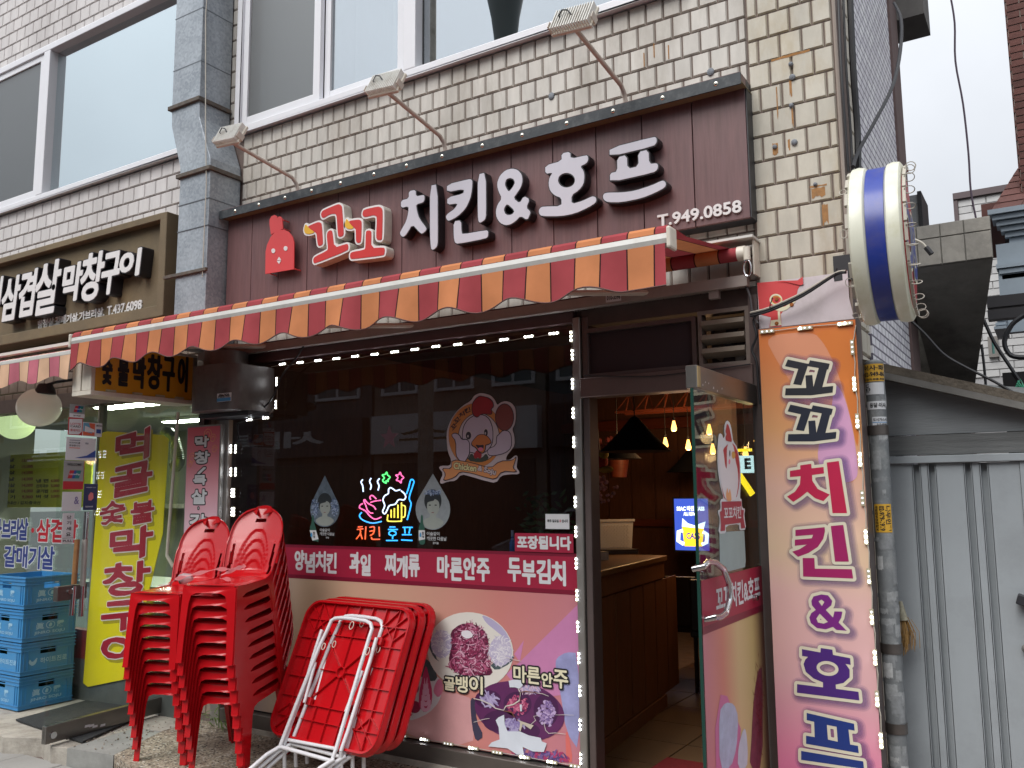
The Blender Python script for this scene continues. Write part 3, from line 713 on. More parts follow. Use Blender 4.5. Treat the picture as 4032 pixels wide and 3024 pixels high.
# chick emblem on its rods
ck=thing('chick_emblem','flat red chick-shaped metal plate with white eyes standing off the maroon sign','emblem',(-4.6,YP,3.1));yk=YP-.06
hd=[(163,1175),(168,850),(190,750),(240,640),(300,570),(360,540),(430,530),(500,560),(555,630),(582,720),(577,1105)]
mb=MB();put(mb,[xz(zA,[hd[0],hd[1]]+hd[2:-2]+[hd[-2],hd[-1]],yk)],yk,.008);mb.build('head',m_chick,ck)
mb=MB();put(mb,[xz(zA,[(248,605),(225,460),(225,390),(250,340),(295,318),(330,335),(340,365),(352,342),(380,340),(410,370),(418,520),(380,535),(290,575)],yk+.004)],yk+.004,.008);mb.build('comb',m_chick,ck)
for e_ in(ell(284,840,27,34),ell(462,805,27,34)):
    mb=MB();put(mb,[xz(zA,e_,yk)],yk-.003,.003);mb.build('eye',m_white,ck)
for e_ in([(338,978),(368,928),(397,972)],[(335,990),(397,980),(368,1032)]):
    mb=MB();put(mb,[xz(zA,e_,yk)],yk-.003,.003);mb.build('beak',m_white,ck)
for a,c in((225,1170),(585,1100),(415,390),(430,520)):
    p=P(*zA(a,c),yk);MB().tube([(p[0],yk+.006,p[2]),(p[0]+.0,YP,p[2])],.004,6).build('rod',m_chick,ck)

# ================================================================ FLOODLIGHTS
m_arm=mat('painted_arm',C(190,178,166),.5,var=.08,vscale=30)
def floodlight(base,head,label,k=1.0):
    t=thing('floodlight',label,'lamp',base,'floodlights on arms over the maroon sign');base=np.array(base);head=np.array(head)
    kn=base+np.array([-.02*0,-.03,.11])
    MB().tube([base,base+(0,-.004,.06),base+(0,-.02,.10),kn+(0,-.03,.02),head],.013*k,10).build('arm',m_arm,t,smooth=True)
    d=head-kn;d/=np.linalg.norm(d)
    # lamp body: flat finned box tilted down to the sign
    ax=np.array([1.0,0,0]);ay=np.array([.10,.42,.90]);az=np.array([0,-.906,.423]);ax=np.array([.99,-.04,-.10])
    c=head+az*.02+ay*.03
    MB().obox(c-az*.012,ax*.115,ay*.070,az*.010).build('housing',m_plastic_w,t,bevel=.004)
    MB().obox(c-az*.024,ax*.10,ay*.06,az*.002).build('lens',mat('frosted_lens',C(190,195,198),.2),t)
    fn=MB()
    for i in range(15):fn.obox(c+ax*(-.105+i*.015)+az*.016,ax*.0022,ay*.066,az*.018)
    fn.build('heat_sink',mat('alu_fins',C(222,220,214),.5,.0,dirt=C(140,120,95),dscale=20,damt=.4),t)
    br=MB();br.obox(head,ax*.125,ay*.02,az*.002)
    for s in(-1,1):br.obox(head+ax*.125*s+az*.025,ax*.002,ay*.02,az*.027)
    br.build('bracket',m_arm,t)
    cb=MB();q=c+az*.035;cb.tube([q,q+(-.02,0,.03),q+(-.05,0,.04),q+(-.07,0,.015),q+(-.06,.02,-.005)],.004,6);cb.build('cable',m_cable,t,smooth=True)
    return t
def fl_pos(zm,b_,h_,L_=.52,lift=.0):
    p=P(*zm(*b_),YP-.0);h=P(*zm(*h_),YP-L_);return(p[0],YP-.0,p[2]),tuple(h)
for bq,hq,lab in(((r2,(455,1195)),(r2,(15,925)),'leftmost floodlight of the maroon sign, its head before the grey duct'),
                    ((r2,(1418,920)),(r2,(1030,595)),'middle floodlight of the maroon sign, below the white window sash'),
                    ((r3,(935,612)),(r3,(600,180)),'rightmost floodlight with bright white fins, nearest the corner pier')):
    b0=P(*bq[0](*bq[1]),YP+.03);h0=P(*hq[0](*hq[1]),YP-.50);floodlight((b0[0],YP+.03,3.70),tuple(h0),lab)

# ================================================================ DUCT
du=thing('ventilation_duct','tall galvanised sheet metal duct running up the wall between the two shops','duct',(-5.2,.0,2.6))
def dprism(prof,name='section'):
    mb=MB()
    for i in range(len(prof)-1):
        (x0,x1,y,z),(X0,X1,Y,Z)=prof[i],prof[i+1]
        mb.hexa([(x0,y,z),(x1,y,z),(x1,.015,z),(x0,.015,z),(X0,Y,Z),(X1,Y,Z),(X1,.015,Z),(X0,.015,Z)])
    return mb.build(name,m_galv,du,bevel=.004)
dprism([(-5.38,-5.04,-.262,2.72),(-5.36,-5.02,-.262,2.9),(-5.347,-5.015,-.264,4.0)])
dprism([(-5.347,-5.015,-.264,4.0),(-5.355,-5.02,-.264,4.08),(-5.47,-5.155,-.266,4.42),(-5.477,-5.161,-.266,4.56)])
dprism([(-5.477,-5.161,-.266,4.56),(-5.477,-5.161,-.266,8.0)])
for(x0,x1,z)in((-5.347,-5.015,4.0),(-5.477,-5.161,4.56)):
    mb=MB();mb.box((x0-.022,-.288,z-.016),(x1+.022,.012,z+.016));mb.build('flange',mat('rusty_angle',C(92,86,80),.8,.2,var=.3,vscale=20,dirt=C(110,78,50),dscale=14,damt=.5),du,bevel=.003)
for z,x0,x1 in((3.58,-5.35,-5.015),(4.86,-5.477,-5.161),(5.28,-5.477,-5.161),(3.78,-5.35,-5.015)):
    MB().box((x0-.002,-.268,z-.003),(x1+.002,.012,z+.003)).build('seam',mat('seam_grey',C(118,124,130),.5,.4),du)
MB().tube([(-5.08,-.27,6.0),(-5.12,-.27,5.2),(-5.09,-.275,4.75),(-5.06,-.28,4.3),(-5.035,-.275,3.9),(-5.04,-.275,3.2)],.004,6).build('cable',m_cablew,du)
z_=P(*r1b(1340,270),-.26)[2]
MB().box((-5.47,-.285,z_-.012),(-5.0,-.262,z_+.012)).build('strap',mat('rusty_angle',C(92,86,80)),du,bevel=.002)
# the round-nosed hood at the foot of the duct
hb=thing('duct_hood','round nosed galvanised hood under the awning beside the mustard sign','duct',(-5.0,-.15,2.1))
hx0,hx1,hz0,hz1=P(418,830,-.26)[0],-4.61,P(500,882,-.35)[2],P(500,782,-.35)[2]
mb=MB();n=14;hx1=min(hx1,-4.3)
pr=[(hx0,.02)]+[(hx0+.17-.17*math.cos(math.pi*.5*k/n),-.16-.2*math.sin(math.pi*.5*k/n))for k in range(n+1)]+[(hx1-.10+.10*math.sin(math.pi*.5*k/n),-.36+.10*(1-math.cos(math.pi*.5*k/n)))for k in range(n+1)]+[(hx1,.02)]
mb.q([(a,c,hz1)for a,c in pr]);mb.q([(a,c,hz0)for a,c in pr][::-1])
for i in range(len(pr)-1):mb.q([(*pr[i],hz0),(*pr[i+1],hz0),(*pr[i+1],hz1),(*pr[i],hz1)])
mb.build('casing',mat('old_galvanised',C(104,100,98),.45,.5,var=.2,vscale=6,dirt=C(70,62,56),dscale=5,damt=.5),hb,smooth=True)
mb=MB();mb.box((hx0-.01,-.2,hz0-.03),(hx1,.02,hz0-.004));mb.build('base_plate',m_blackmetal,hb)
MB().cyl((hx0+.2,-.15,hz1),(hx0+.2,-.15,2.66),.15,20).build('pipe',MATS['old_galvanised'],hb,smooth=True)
x0,x1,z0,z1=box_on(r1b,1422,1075,1512,1130,-.362)
mb=MB().box((x0,-.367,z0),(x1,-.363,z1));st=mb.build('sticker',m_paper,hb)
tb=MB();text(tb,'유성환풍기덕트',x0+.01,x1-.01,z1-.03,z1-.012,-.3685,0);text(tb,'993-7424',x0+.02,x1-.02,z0+.035,z0+.052,-.3685,0);tb.build('print',m_black,st)
MB().box((x0,-.3684,z0+.002),(x1,-.3682,z0+.025)).build('print',mat('blue_band',C(70,140,190),.5),st)
# ================================================================ AWNING
YA=-.90
aL,aR=P(*r1b(492,705),YA),P(*r3b(1235,85),YA);zbar=(aL[2]+aR[2])/2;zrol=2.81
st0=P(*r3b(1145,160),YA)[0];st6=P(*r3b(165,330),YA)[0];pitch=(st0-st6)/6
m_cloth=stripe_mat('striped_awning_cloth',C(160,70,75),C(198,129,87),st0,pitch,C(62,36,36))
aw=thing('awning','orange and red striped awning with a scalloped valance over the chicken shop','awning',(-3.8,-.2,2.7))
xL,xR=aL[0],aR[0];print('AWN',xL,xR,zbar,pitch)
mb=MB();prof=[(YA-.012,-.038),(YA-.03,-.034),(YA-.036,-.015),(YA-.03,.008),(YA-.01,.014),(YA+.03,.014),(YA+.03,-.038)]
b_=[(a,zbar+c)for a,c in prof];n=len(b_)
for i in range(n):
    (a,c),(a2,c2)=b_[i],b_[(i+1)%n];mb.q([(xL,a,c),(xR,a,c),(xR,a2,c2),(xL,a2,c2)])
mb.build('front_bar',mat('white_aluminium',C(196,194,189),.4,.0,var=.04,vscale=10,dirt=C(150,140,128),dscale=6,damt=.3),aw)
for x in(xL,xR):MB().box((x-.008,YA-.045,zbar-.06),(x+.012,YA+.035,zbar+.035)).build('end_cap',m_plastic_w,aw,bevel=.012)
# cloth: wraps over the bar then runs back to the roller
mb=MB();pf=[(YA-.031,zbar+.010),(YA-.026,zbar+.032),(YA-.012,zbar+.046),(YA+.02,zbar+.051),(YA+.2,zbar+.05),(-.10,zrol+.035)]
N=60
for i in range(N):
    x0,x1=xL+.01+(xR-xL-.02)*i/N,xL+.01+(xR-xL-.02)*(i+1)/N
    for k in range(len(pf)-1):
        (ya,za),(yb,zb)=pf[k],pf[k+1];e=.022*(1 if k>=4 else 0)
        xa0,xa1=x0,x1
        mb.q([(x0,ya,za),(x1,ya,za),(x1+0,yb,zb),(x0,yb,zb)])
mb.build('canopy',m_cloth,aw,smooth=True)
# valance with folds and scalloped hem
mb=MB();NX,NZ=300,8;nsc=11;zv=zbar-.036
hb_L,hb_R=.205,.205
xlow=P(*r3b(955,430),YA)[0]
def vz(x):
    return .160+.021*math.cos(2*math.pi*(min(x,xlow+.02)-xlow)/(3*pitch))
g_=[]
for i in range(NX+1):
    x=xL+.015+(xR-xL-.03)*i/NX;col=[]
    for k in range(NZ+1):
        f_=k/NZ;d=vz(x)*f_;fold=.012*f_*math.sin(2*math.pi*(x-xlow)/(3*pitch)+.6)+.006*f_*math.sin(x*19)
        col.append((x+.006*f_*math.sin(x*23),YA-.036+fold-.01*f_,zv-d))
    g_.append(col)
for i in range(NX):
    for k in range(NZ):mb.q([g_[i][k],g_[i+1][k],g_[i+1][k+1],g_[i][k+1]])
bm_=mb.build('valance',m_cloth,aw,smooth=True)
hem=MB();hem.tube([g_[i][NZ]for i in range(0,NX+1,2)],.0035,5);hem.build('hem',mat('dark_binding',C(92,62,58),.8),aw)
MB().cyl((xL+.1,-.10,zrol),(P(*r3b(1670,170),-.1)[0],-.10,zrol),.034,20).build('roller',m_cloth,aw,smooth=True)
rx=P(*r3b(1670,170),-.1)[0]
MB().cyl((rx,-.10,zrol),(rx+.04,-.10,zrol),.037,20).build('roller_cap',m_plastic_w,aw,smooth=True)
MB().box((rx-.35,-.14,zrol+.065),(rx+.085,.0,zrol+.077)).build('cover',mat('cover_white',C(200,198,192),.4),aw)
mb=MB();cx=rx+.052;mb.cyl((cx,-.13,zrol+.02),(cx,-.13,zrol-.045),.017,12);mb.build('gearbox',m_plastic_w,aw,smooth=True)
mb=MB();mb.tube([(cx+.018*math.sin(t),-.135,zrol-.085+.04*math.cos(t))for t in[2*math.pi*k/20 for k in range(21)]],.0055,8);mb.build('crank_ring',m_steel,aw,smooth=True)
MB().box((rx+.070,-.10,zrol-.11),(rx+.078,.0,zrol+.062)).build('bracket',m_plastic_w,aw)
MB().box((xL+.2,-.075,2.655),(rx+.03,-.03,2.71)).build('torsion_bar',mat('dusty_white_bar',C(150,140,134),.6,var=.1),aw)
for k,xx in enumerate((-1.75,-3.3,-4.6)):
    mb=MB();e=(xx-.75,-.50,2.70);mb.tube([(xx,-.06,2.69),e],.016,8);mb.tube([e,(xx-.1,YA+.02,zbar-.0)],.014,8);mb.build('folding_arm',m_plastic_w,aw,smooth=True)
MB().box((rx-.17,-.06,2.615),(rx-.12,-.028,2.655)).build('clamp',MATS['dusty_white_bar'],aw)
x0,x1,z0,z1=box_on(r3b,806,425,905,465,-.076)
q=MB().box((x0,-.0775,z0-.01),(x1,-.076,z1+.03)).build('maker_label',m_paper,aw);tb=MB();text(tb,'010-3396',x0+.006,x1-.004,z0,z0+.028,-.0782,0);tb.build('print',m_black,q)

# ================================================================ SHOPFRONT (chicken shop)
sf=thing('shopfront','aluminium framed chicken shop front with dark display window and open glass door','shopfront',(-3.2,.03,.1))
wx0,wx1=P(500,1000,.02)[0],P(*r3c(574,900),.02)[0] # glass between posts
wtop=P(1235,708,.02)[2];wbot=P(*r3c(300,1610),.02)[2]
print('WIN',wx0,wx1,wtop,wbot)
m_head=mat('maroon_head',C(84,62,62),.55,var=.12,vscale=4)
MB().box((-5.02,-.012,wtop+.02),(wx1+.0,.05,wtop+.14)).build('head_rail',m_head,sf,bevel=.003)
MB().box((-5.02,-.035,wtop+.14),(-2.1,.05,wtop+.155)).build('drip_edge',m_head,sf)
pR=P(*r3b(650,700),.0)[0]
MB().box((wx1,-.02,ZT),(pR-.006,.06,2.62)).build('post',m_alu,sf,bevel=.004)
jx=P(*r3b(700,1200),.0)[0]
MB().box((pR,-.005,ZT),(jx,.10,2.62)).build('door_jamb',m_bronze,sf,bevel=.003)
MB().box((wx0-.10,-.015,ZT),(wx0,.06,wtop+.02)).build('post',m_alu,sf,bevel=.003)
MB().box((-5.02,-.03,ZT),(pR-.007,.06,wbot-.012)).build('kick_plate',mat('grey_kick',C(98,92,88),.4,.5,var=.15,vscale=4,stretch=(.5,1,3)),sf,bevel=.004)
MB().box((wx0+.002,.02,wbot-.01),(wx1-.002,.028,wtop+.018)).build('window_pane',m_shopglass,sf)
MB().box((-5.03,-.045,ZT-.03),(-.75,.02,ZT+.03)).build('sill_step',m_conc,sf)
# lintel, transom board, ventilator
hx=-1.235
lz0,lz1=P(*r3b(900,1090),0)[2],P(*r3b(900,960),0)[2]
MB().box((jx-.04,-.03,lz0),(hx,.08,lz1)).build('lintel',mat('lintel_metal',C(112,94,90),.45,.3,var=.1,vscale=4),sf,bevel=.004)
q=MB();tx0,tx1=P(*r3b(665,750),0)[0],P(*r3b(1400,750),0)[0];tz0,tz1=lz1,P(*r3b(1000,620),0)[2]
frame_rect(q,tx0,tx1,tz0,tz1,-.01,.05,.022);q.build('transom_frame',m_bronze,sf)
MB().box((tx0+.022,.02,tz0+.022),(tx1-.022,.035,tz1-.022)).build('transom_panel',mat('transom_panel',C(48,34,38),.7),sf)
q=MB();vx0,vx1=tx1+.012,P(*r3b(1750,750),0)[0];frame_rect(q,vx0,vx1,tz0,tz1+.02,-.01,.06,.02);q.build('ventilator_frame',mat('old_frame',C(120,108,100),.6,var=.2,vscale=9),sf)
for zz in(P(*r3b(1580,625),0)[2],P(*r3b(1580,718),0)[2],P(*r3b(1580,808),0)[2]):
    MB().obox(((vx0+vx1)/2,.0,zz),((vx1-vx0)/2-.022,0,0),(0,.025,-.012),(0,.003,.012)).build('louvre',mat('louvre',C(128,118,104),.55,var=.15,vscale=6),sf)
vc=((vx0+vx1)/2,.09,(tz0+tz1)/2);fb=MB()
for k in range(4):
    t=k*math.pi/2+.6;a0=np.array([math.cos(t),0,math.sin(t)]);a1=np.array([-math.sin(t),0,math.cos(t)])
    fb.q([np.array(vc)+a0*.02,np.array(vc)+a0*.105-a1*.04,np.array(vc)+a0*.115+(0,.012,0),np.array(vc)+a0*.10+a1*.045+(0,.03,0),np.array(vc)+a0*.03+a1*.02+(0,.02,0)])
fb.build('fan',mat('fan_blade',C(96,84,70),.5),sf);MB().cyl((vc[0],.06,vc[2]),(vc[0],.1,vc[2]),.028,14).build('fan_hub',m_blackmetal,sf)
MB().box((vx0+.02,.13,tz0),(vx1-.02,.14,tz1)).build('ventilator_back',m_dark,sf)
MB().box((vx1,-.012,ZT),(-1.203,.10,2.62)).build('door_jamb',m_bronze,sf)
MB().box((jx-.04,.0,tz1+.02),(-1.2,.06,2.66)).build('upper_board',mat('grimy_maroon',C(74,60,56),.8,var=.2,vscale=5),sf)
# open door, swung out square to the front
XD=-1.245;dy0,dy1=-.82,-.02
dzt=PX(*r3b(1370,1000),XD)
dtop1,dtop0=PX(*r3b(1370,895),XD)[2],PX(*r3b(1385,1048),XD)[2];dy0=PX(*r3b(1368,1060),XD)[1]
print('DOOR',dy0,dtop0,dtop1)
dr=MB().box((XD-.006,dy0,.16),(XD+.006,dy1,dtop0)).build('door',m_doorglass,sf)
MB().box((XD-.024,dy0-.004,dtop0),(XD+.024,dy1,dtop1)).build('top_rail',mat('scuffed_steel',C(120,116,112),.3,.8,var=.1,vscale=8),dr,bevel=.003)
MB().box((XD-.024,dy0-.004,.14),(XD+.024,dy1,.24)).build('bottom_rail',MATS['scuffed_steel'],dr,bevel=.003)
MB().box((XD-.0065,dy0-.003,.16),(XD+.0065,dy0,dtop0)).build('edge',mat('green_glass_edge',C(30,62,54),.2),dr)
MB().box((XD-.020,dy0+.0,dtop0+.005),(XD+.028,dy0+.03,dtop1-.004)).build('end_cap',mat('yellowed_cap',C(150,128,88),.6),dr)
tg=MB()
for a,c,s in((1412,945,34),(1440,1020,20),(1457,1003,18),(1478,1010,18),(1510,1040,26),(1535,1060,22),(1565,1045,20)):
    p=PX(*r3b(a,c),XD+.026);d=s/5200;tg.add([(XD+.0255,p[1]-d*1.4,p[2]-d),(XD+.0255,p[1]+d*1.2,p[2]-d*.8),(XD+.0255,p[1]+d,p[2]+d),(XD+.0255,p[1]-d*.6,p[2]+d*.8)],[(0,1,2,3)])
tg.build('sticker_scraps',m_paper,dr)
h=MB();hp=[PX(*r3c(a,c),XD+.05)for a,c in((1285,490),(1310,462),(1350,462),(1400,500),(1432,580),(1438,680),(1415,760),(1380,785),(1350,785))]
hp=[(XD+.05,q[1],q[2])for q in hp];hp=[(XD+.006,hp[0][1]-.0,hp[0][2]-.01)]+hp+[(XD+.006,hp[-1][1],hp[-1][2]-.01)]
h.tube(hp,.0125,12);h.build('handle',m_steel,dr,smooth=True)
def dpoly(zm,pts,off):return[tuple(PX(*zm(*p),XD+off)[[1,2]])for p in pts]
def dput(mb,loops,off,depth=.0006):
    v,f=fill_raw(loops,0);return mb.add([(XD+off,p[0],p[1])for p in v],f)
m_band=mat('crimson_vinyl',C(158,34,62),.4,var=.04,vscale=3)
m_band2=mat('crimson_vinyl_dark',C(120,22,48),.4)
# vinyl graphics on the door
dv=thing('door_film','printed vinyl film on the lower half of the open glass door','window film',(XD+.007,-.42,.24))
zb1=PX(*r3c(1300,560),XD)[2];zb0=PX(*r3c(1310,870),XD)[2];print('door band',zb0,zb1,PX(*r3c(1620,460),XD)[2],PX(*r3c(1620,740),XD)[2])
mb=MB();mb.q([(XD+.0075,dy0+.005,.24),(XD+.0075,dy1,.24),(XD+.0075,dy1,zb1),(XD+.0075,dy0+.005,zb1)])
m_doorpr=ramp_mat('door_film_print',[(0,C(190,120,132)),(.3,C(205,130,110)),(.55,C(206,180,130)),(.8,C(196,176,120)),(1,C(130,80,66))],'Y',dy0,dy1,.35)
mb.build('print_ground',m_doorpr,dv)
mb=MB();mb.q([(XD+.0085,dy0+.005,zb0+.03),(XD+.0085,dy1,zb0+.03),(XD+.0085,dy1,zb1),(XD+.0085,dy0+.005,zb1)]);mb.build('band',m_band,dv)
mb=MB();mb.q([(XD+.0085,dy0+.005,zb0),(XD+.0085,dy1,zb0),(XD+.0085,dy1,zb0+.03),(XD+.0085,dy0+.005,zb0+.03)]);mb.build('band',m_band2,dv)
ya,yb=PX(*r3c(1345,690),XD)[1],PX(*r3c(1600,600),XD)[1];zm_=(zb0+.03+zb1)/2
tb=MB();text(tb,'꼬꼬치킨&호프',ya,yb,zm_-.055,zm_+.05,0,0,.03,mp=lambda v:(XD+.0095,v[0],v[1]));tb.build('lettering',m_paper,dv)
mb=MB();dput(mb,[chaikin([tuple(PX(*r3c(*q),XD)[[1,2]])for q in((1618,1070),(1592,1085),(1572,1200),(1560,1330),(1552,1500),(1540,1659),(1618,1659))])],.0088);mb.build('food_print',mat('food_print_base',C(112,50,66),.4,var=.35,vscale=26),dv)
mb=MB();dput(mb,[[tuple(PX(*r3c(*q),XD)[[1,2]])for q in((1340,1430),(1372,1232),(1410,1240),(1490,1430),(1480,1659),(1345,1659))]],.0086);mb.build('swoosh_print',mat('door_mauve',C(196,108,150),.4),dv)
mb=MB();dput(mb,[chaikin([tuple(PX(*r3c(*q),XD)[[1,2]])for q in((1470,1659),(1475,1530),(1505,1425),(1520,1440),(1530,1560),(1525,1659))])],.0093);mb.build('beer_print',mat('beer_print2',C(196,200,214),.4,var=.12,vscale=14),dv)
mug=[r3c(a,c)for a,c in((1365,1659),(1362,1330),(1400,1275),(1450,1285),(1475,1360),(1465,1540),(1430,1659))]
mb=MB();dput(mb,[chaikin([tuple(PX(*q,XD)[[1,2]])for q in mug])],.0092);mb.build('beer_print',mat('beer_print',C(170,176,200),.4,var=.2,vscale=14),dv)
mb=MB();
for k in range(160):
    a,c=R.gauss(1595,14),R.gauss(1290,110)
    if a>1622 or a<1560:continue
    p=PX(*r3c(a,c),XD);t=R.uniform(0,3.1);l=R.uniform(.01,.03);mb.add([(XD+.0093+k*1e-6,p[1]+l*math.cos(t),p[2]+l*math.sin(t)),(XD+.0093+k*1e-6,p[1]-.004*math.sin(t),p[2]+.004*math.cos(t)),(XD+.0093+k*1e-6,p[1]-l*math.cos(t),p[2]-l*math.sin(t))],[(0,1,2)])
tag(mb.build('food_print',mat('food_print_red',C(120,34,44),.5,rnd=.5),dv),kind='stuff')
MB().cyl((XD+.008,PX(*r3c(1563,668),XD)[1],PX(*r3c(1563,668),XD)[2]),(XD+.03,PX(*r3c(1563,668),XD)[1],PX(*r3c(1563,668),XD)[2]),.013,14).build('door_lock',m_steel,dv)
# standing chicken decal on the door
dc=thing('door_decal','white chicken decal with a red ribbon reading 꼬꼬치킨 on the open glass door','sticker',(XD+.008,-.45,1.3))
def dec(name,pts,m,off,sm=1,zm=zG):mb=MB();dput(mb,[chaikin(dpoly(zm,pts,0),sm)],off);return mb.build(name,m,dc)
dec('backing',[(330,1190),(350,1060),(325,975),(355,960),(350,870),(385,860),(350,740),(325,560),(325,400),(335,270),(350,250),(370,265),(378,300),(395,280),(388,220),(395,160),(415,130),(440,150),(455,200),(465,270),(470,320),(510,380),(540,520),(545,700),(535,860),(552,865),(556,950),(585,955),(575,1020),(596,1150),(530,1160),(530,1095),(400,1115),(408,1185)],m_paper,.0088,1)
dec('ring',[(360,740),(350,560),(375,400),(430,345),(480,350),(520,440),(535,580),(530,740),(500,870),(390,885)],mat('ring_red',C(172,40,56),.4),.0093)
dec('body_print',[(335,560),(332,420),(345,380),(365,380),(380,420),(395,560),(412,590),(410,400),(425,340),(455,335),(480,390),(490,500),(515,600),(520,720),(500,850),(470,885),(400,880),(365,760)],mat('print_white',C(216,214,218),.4),.0098)
dec('comb_print',[(400,320),(398,280),(410,262),(396,235),(404,205),(410,165),(425,170),(442,230),(455,300),(458,335),(430,328)],mat('ring_red',C(172,40,56)),.0102)
dec('beak_print',[(455,430),(475,418),(492,445),(490,475),(470,495),(456,470)],mat('beak_yellow',C(206,160,80),.4),.0103)
dec('eye_print',[(436,405),(444,420),(443,460),(437,475),(432,440)],m_black,.0103)
dec('cheek_print',[(428,495),(440,495),(444,520),(436,545),(426,535)],mat('cheek_pink',C(226,120,150),.4),.0103)
dec('leg_print',[(415,750),(425,820),(438,760),(450,820),(455,885),(412,885),(400,830)],mat('leg_orange',C(222,160,110),.4),.0103)
dec('ribbon',[(352,1165),(355,1100),(345,985),(362,975),(362,890),(548,885),(548,965),(570,970),(565,1030),(582,1135),(545,1140),(540,1085),(395,1105),(392,1160)],m_band,.0103,0)
ya,yb=dpoly(zG,[(382,1000)],0)[0][0],dpoly(zG,[(542,1000)],0)[0][0];za,zb_=dpoly(zG,[(460,1052)],0)[0][1],dpoly(zG,[(460,935)],0)[0][1]
tb=MB();text(tb,'꼬꼬치킨',ya,yb,za,zb_,0,0,.02,mp=lambda v:(XD+.0108,v[0],v[1]));tb.build('lettering',m_paper,dc)
mb=MB();dput(mb,[dpoly(zG,[(345,1175),(578,1160),(592,1440),(585,1500),(430,1540),(350,1490)],0)],.0078);top('notice_sheet',mb,mat('pale_sheet',C(150,168,168),.5,var=.06),'blank pale sheet taped to the door glass below the chicken decal','paper')

# ================================================================ WINDOW GRAPHICS
YG=.018
wf=thing('window_film','large printed food poster with torn patches covering the lower half of the display window','window film',(-3.6,YG,.3))
bz1,bz0=P(*r3c(300,405),YG)[2],P(*r3c(300,640),YG)[2];print('BAND',bz0,bz1)
def rect(mb,x0,x1,z0,z1,y):return mb.q([(x0,y,z0),(x1,y,z0),(x1,y,z1),(x0,y,z1)])
m_post=ramp_mat('poster_ground',[(0,C(150,140,150)),(.22,C(200,174,144)),(.5,C(202,162,140)),(.75,C(200,128,122)),(1,C(190,122,138))],'X',wx0,wx1,.35,slant=-.2)
rect(MB(),0,1,0,1,0)
mb=MB();rect(mb,wx0,wx1,wbot,bz0,YG);mb.build('print_ground',m_post,wf)
mb=MB();rect(mb,wx0,wx1,bz0+.025,bz1-.018,YG-.001);mb.build('band',m_band,wf)
mb=MB();rect(mb,wx0,wx1,bz0,bz0+.025,YG-.001);mb.build('band',m_band2,wf)
mb=MB();rect(mb,wx0,wx1,bz1-.018,bz1,YG-.001);mb.build('band',m_band2,wf)
def put2(name,pts,m,y,zm=zP,sm=1,parent=None,clipx=None):
    lp=xz(zm,pts,YG)
    if sm:lp=chaikin(lp,sm)
    lp=[(min(p[0],wx1-.003),max(p[1],wbot+.002))for p in lp]
    mb=MB();v,f=fill_raw([lp]);mb.add([(p[0],YG-y,p[1])for p in v],f);return mb.build(name,m,parent or wf)
put2('print_shape',[(1180,520),(1275,385),(1260,470),(1235,600)],mat('print_mauve',C(196,128,172),.35,var=.05),.0008,sm=0)
put2('print_shape',[(1820,20),(1235,600),(1100,720),(1300,980),(1850,900)],mat('print_mauve',C(196,128,172)),.0008,sm=0)
put2('print_shape',[(90,930),(500,880),(800,980),(760,1500),(90,1400)],mat('print_pink',C(208,156,158),.35,var=.06),.0007)
put2('print_shape',[(1600,560),(1700,500),(1820,510),(1835,1500),(1700,1300),(1640,900),(1590,650)],mat('print_bluegrey',C(150,152,196),.35,var=.22,vscale=7),.0010)
put2('print_shape',[(1690,1300),(1720,1300),(1770,1600),(1700,1600)],mat('print_coral',C(214,110,104),.35),.0011)
put2('plate_print',[(90,1180),(60,640),(180,640),(330,700),(440,760),(468,860),(430,1000),(330,1110),(180,1180)],mat('plate_white',C(205,200,205),.35,var=.04),.0012)
m_veg=mat('veg_green',C(70,84,88),.4,var=.3,vscale=30)
put2('leaf_print',[(200,640),(250,560),(330,580),(420,740),(380,800),(250,760)],m_veg,.0014)
put2('fruit_print',[(225,1050),(230,900),(265,740),(300,620),(330,740),(365,900),(350,1050),(290,1110)],mat('fruit_pink',C(190,60,104),.4,var=.1,vscale=9),.0016)
for k in range(5):
    s=1-k*.17;put2('fruit_print',[(298-52*s,1080-60*k),(298-50*s,960-55*k),(298,1090-62*k),(298+48*s,950-55*k),(298+50*s,1070-60*k),(298,1100-52*k)],mat('fruit_pale',C(222,170,196),.4),.0018+k*.0001)
put2('fruit_print',[(370,900),(390,820),(430,760),(465,800),(470,900),(420,960)],mat('fruit_rose',C(206,120,150),.4,var=.1,vscale=20),.0017)
for(cx,cy,r_)in((190,1050,55),(130,1100,40),(120,760,60),(170,860,60)):put2('fruit_print',ell(cx,cy,r_,r_*1.1),mat('fruit_red',C(140,30,70),.4,var=.15,vscale=12),.0015,sm=0)
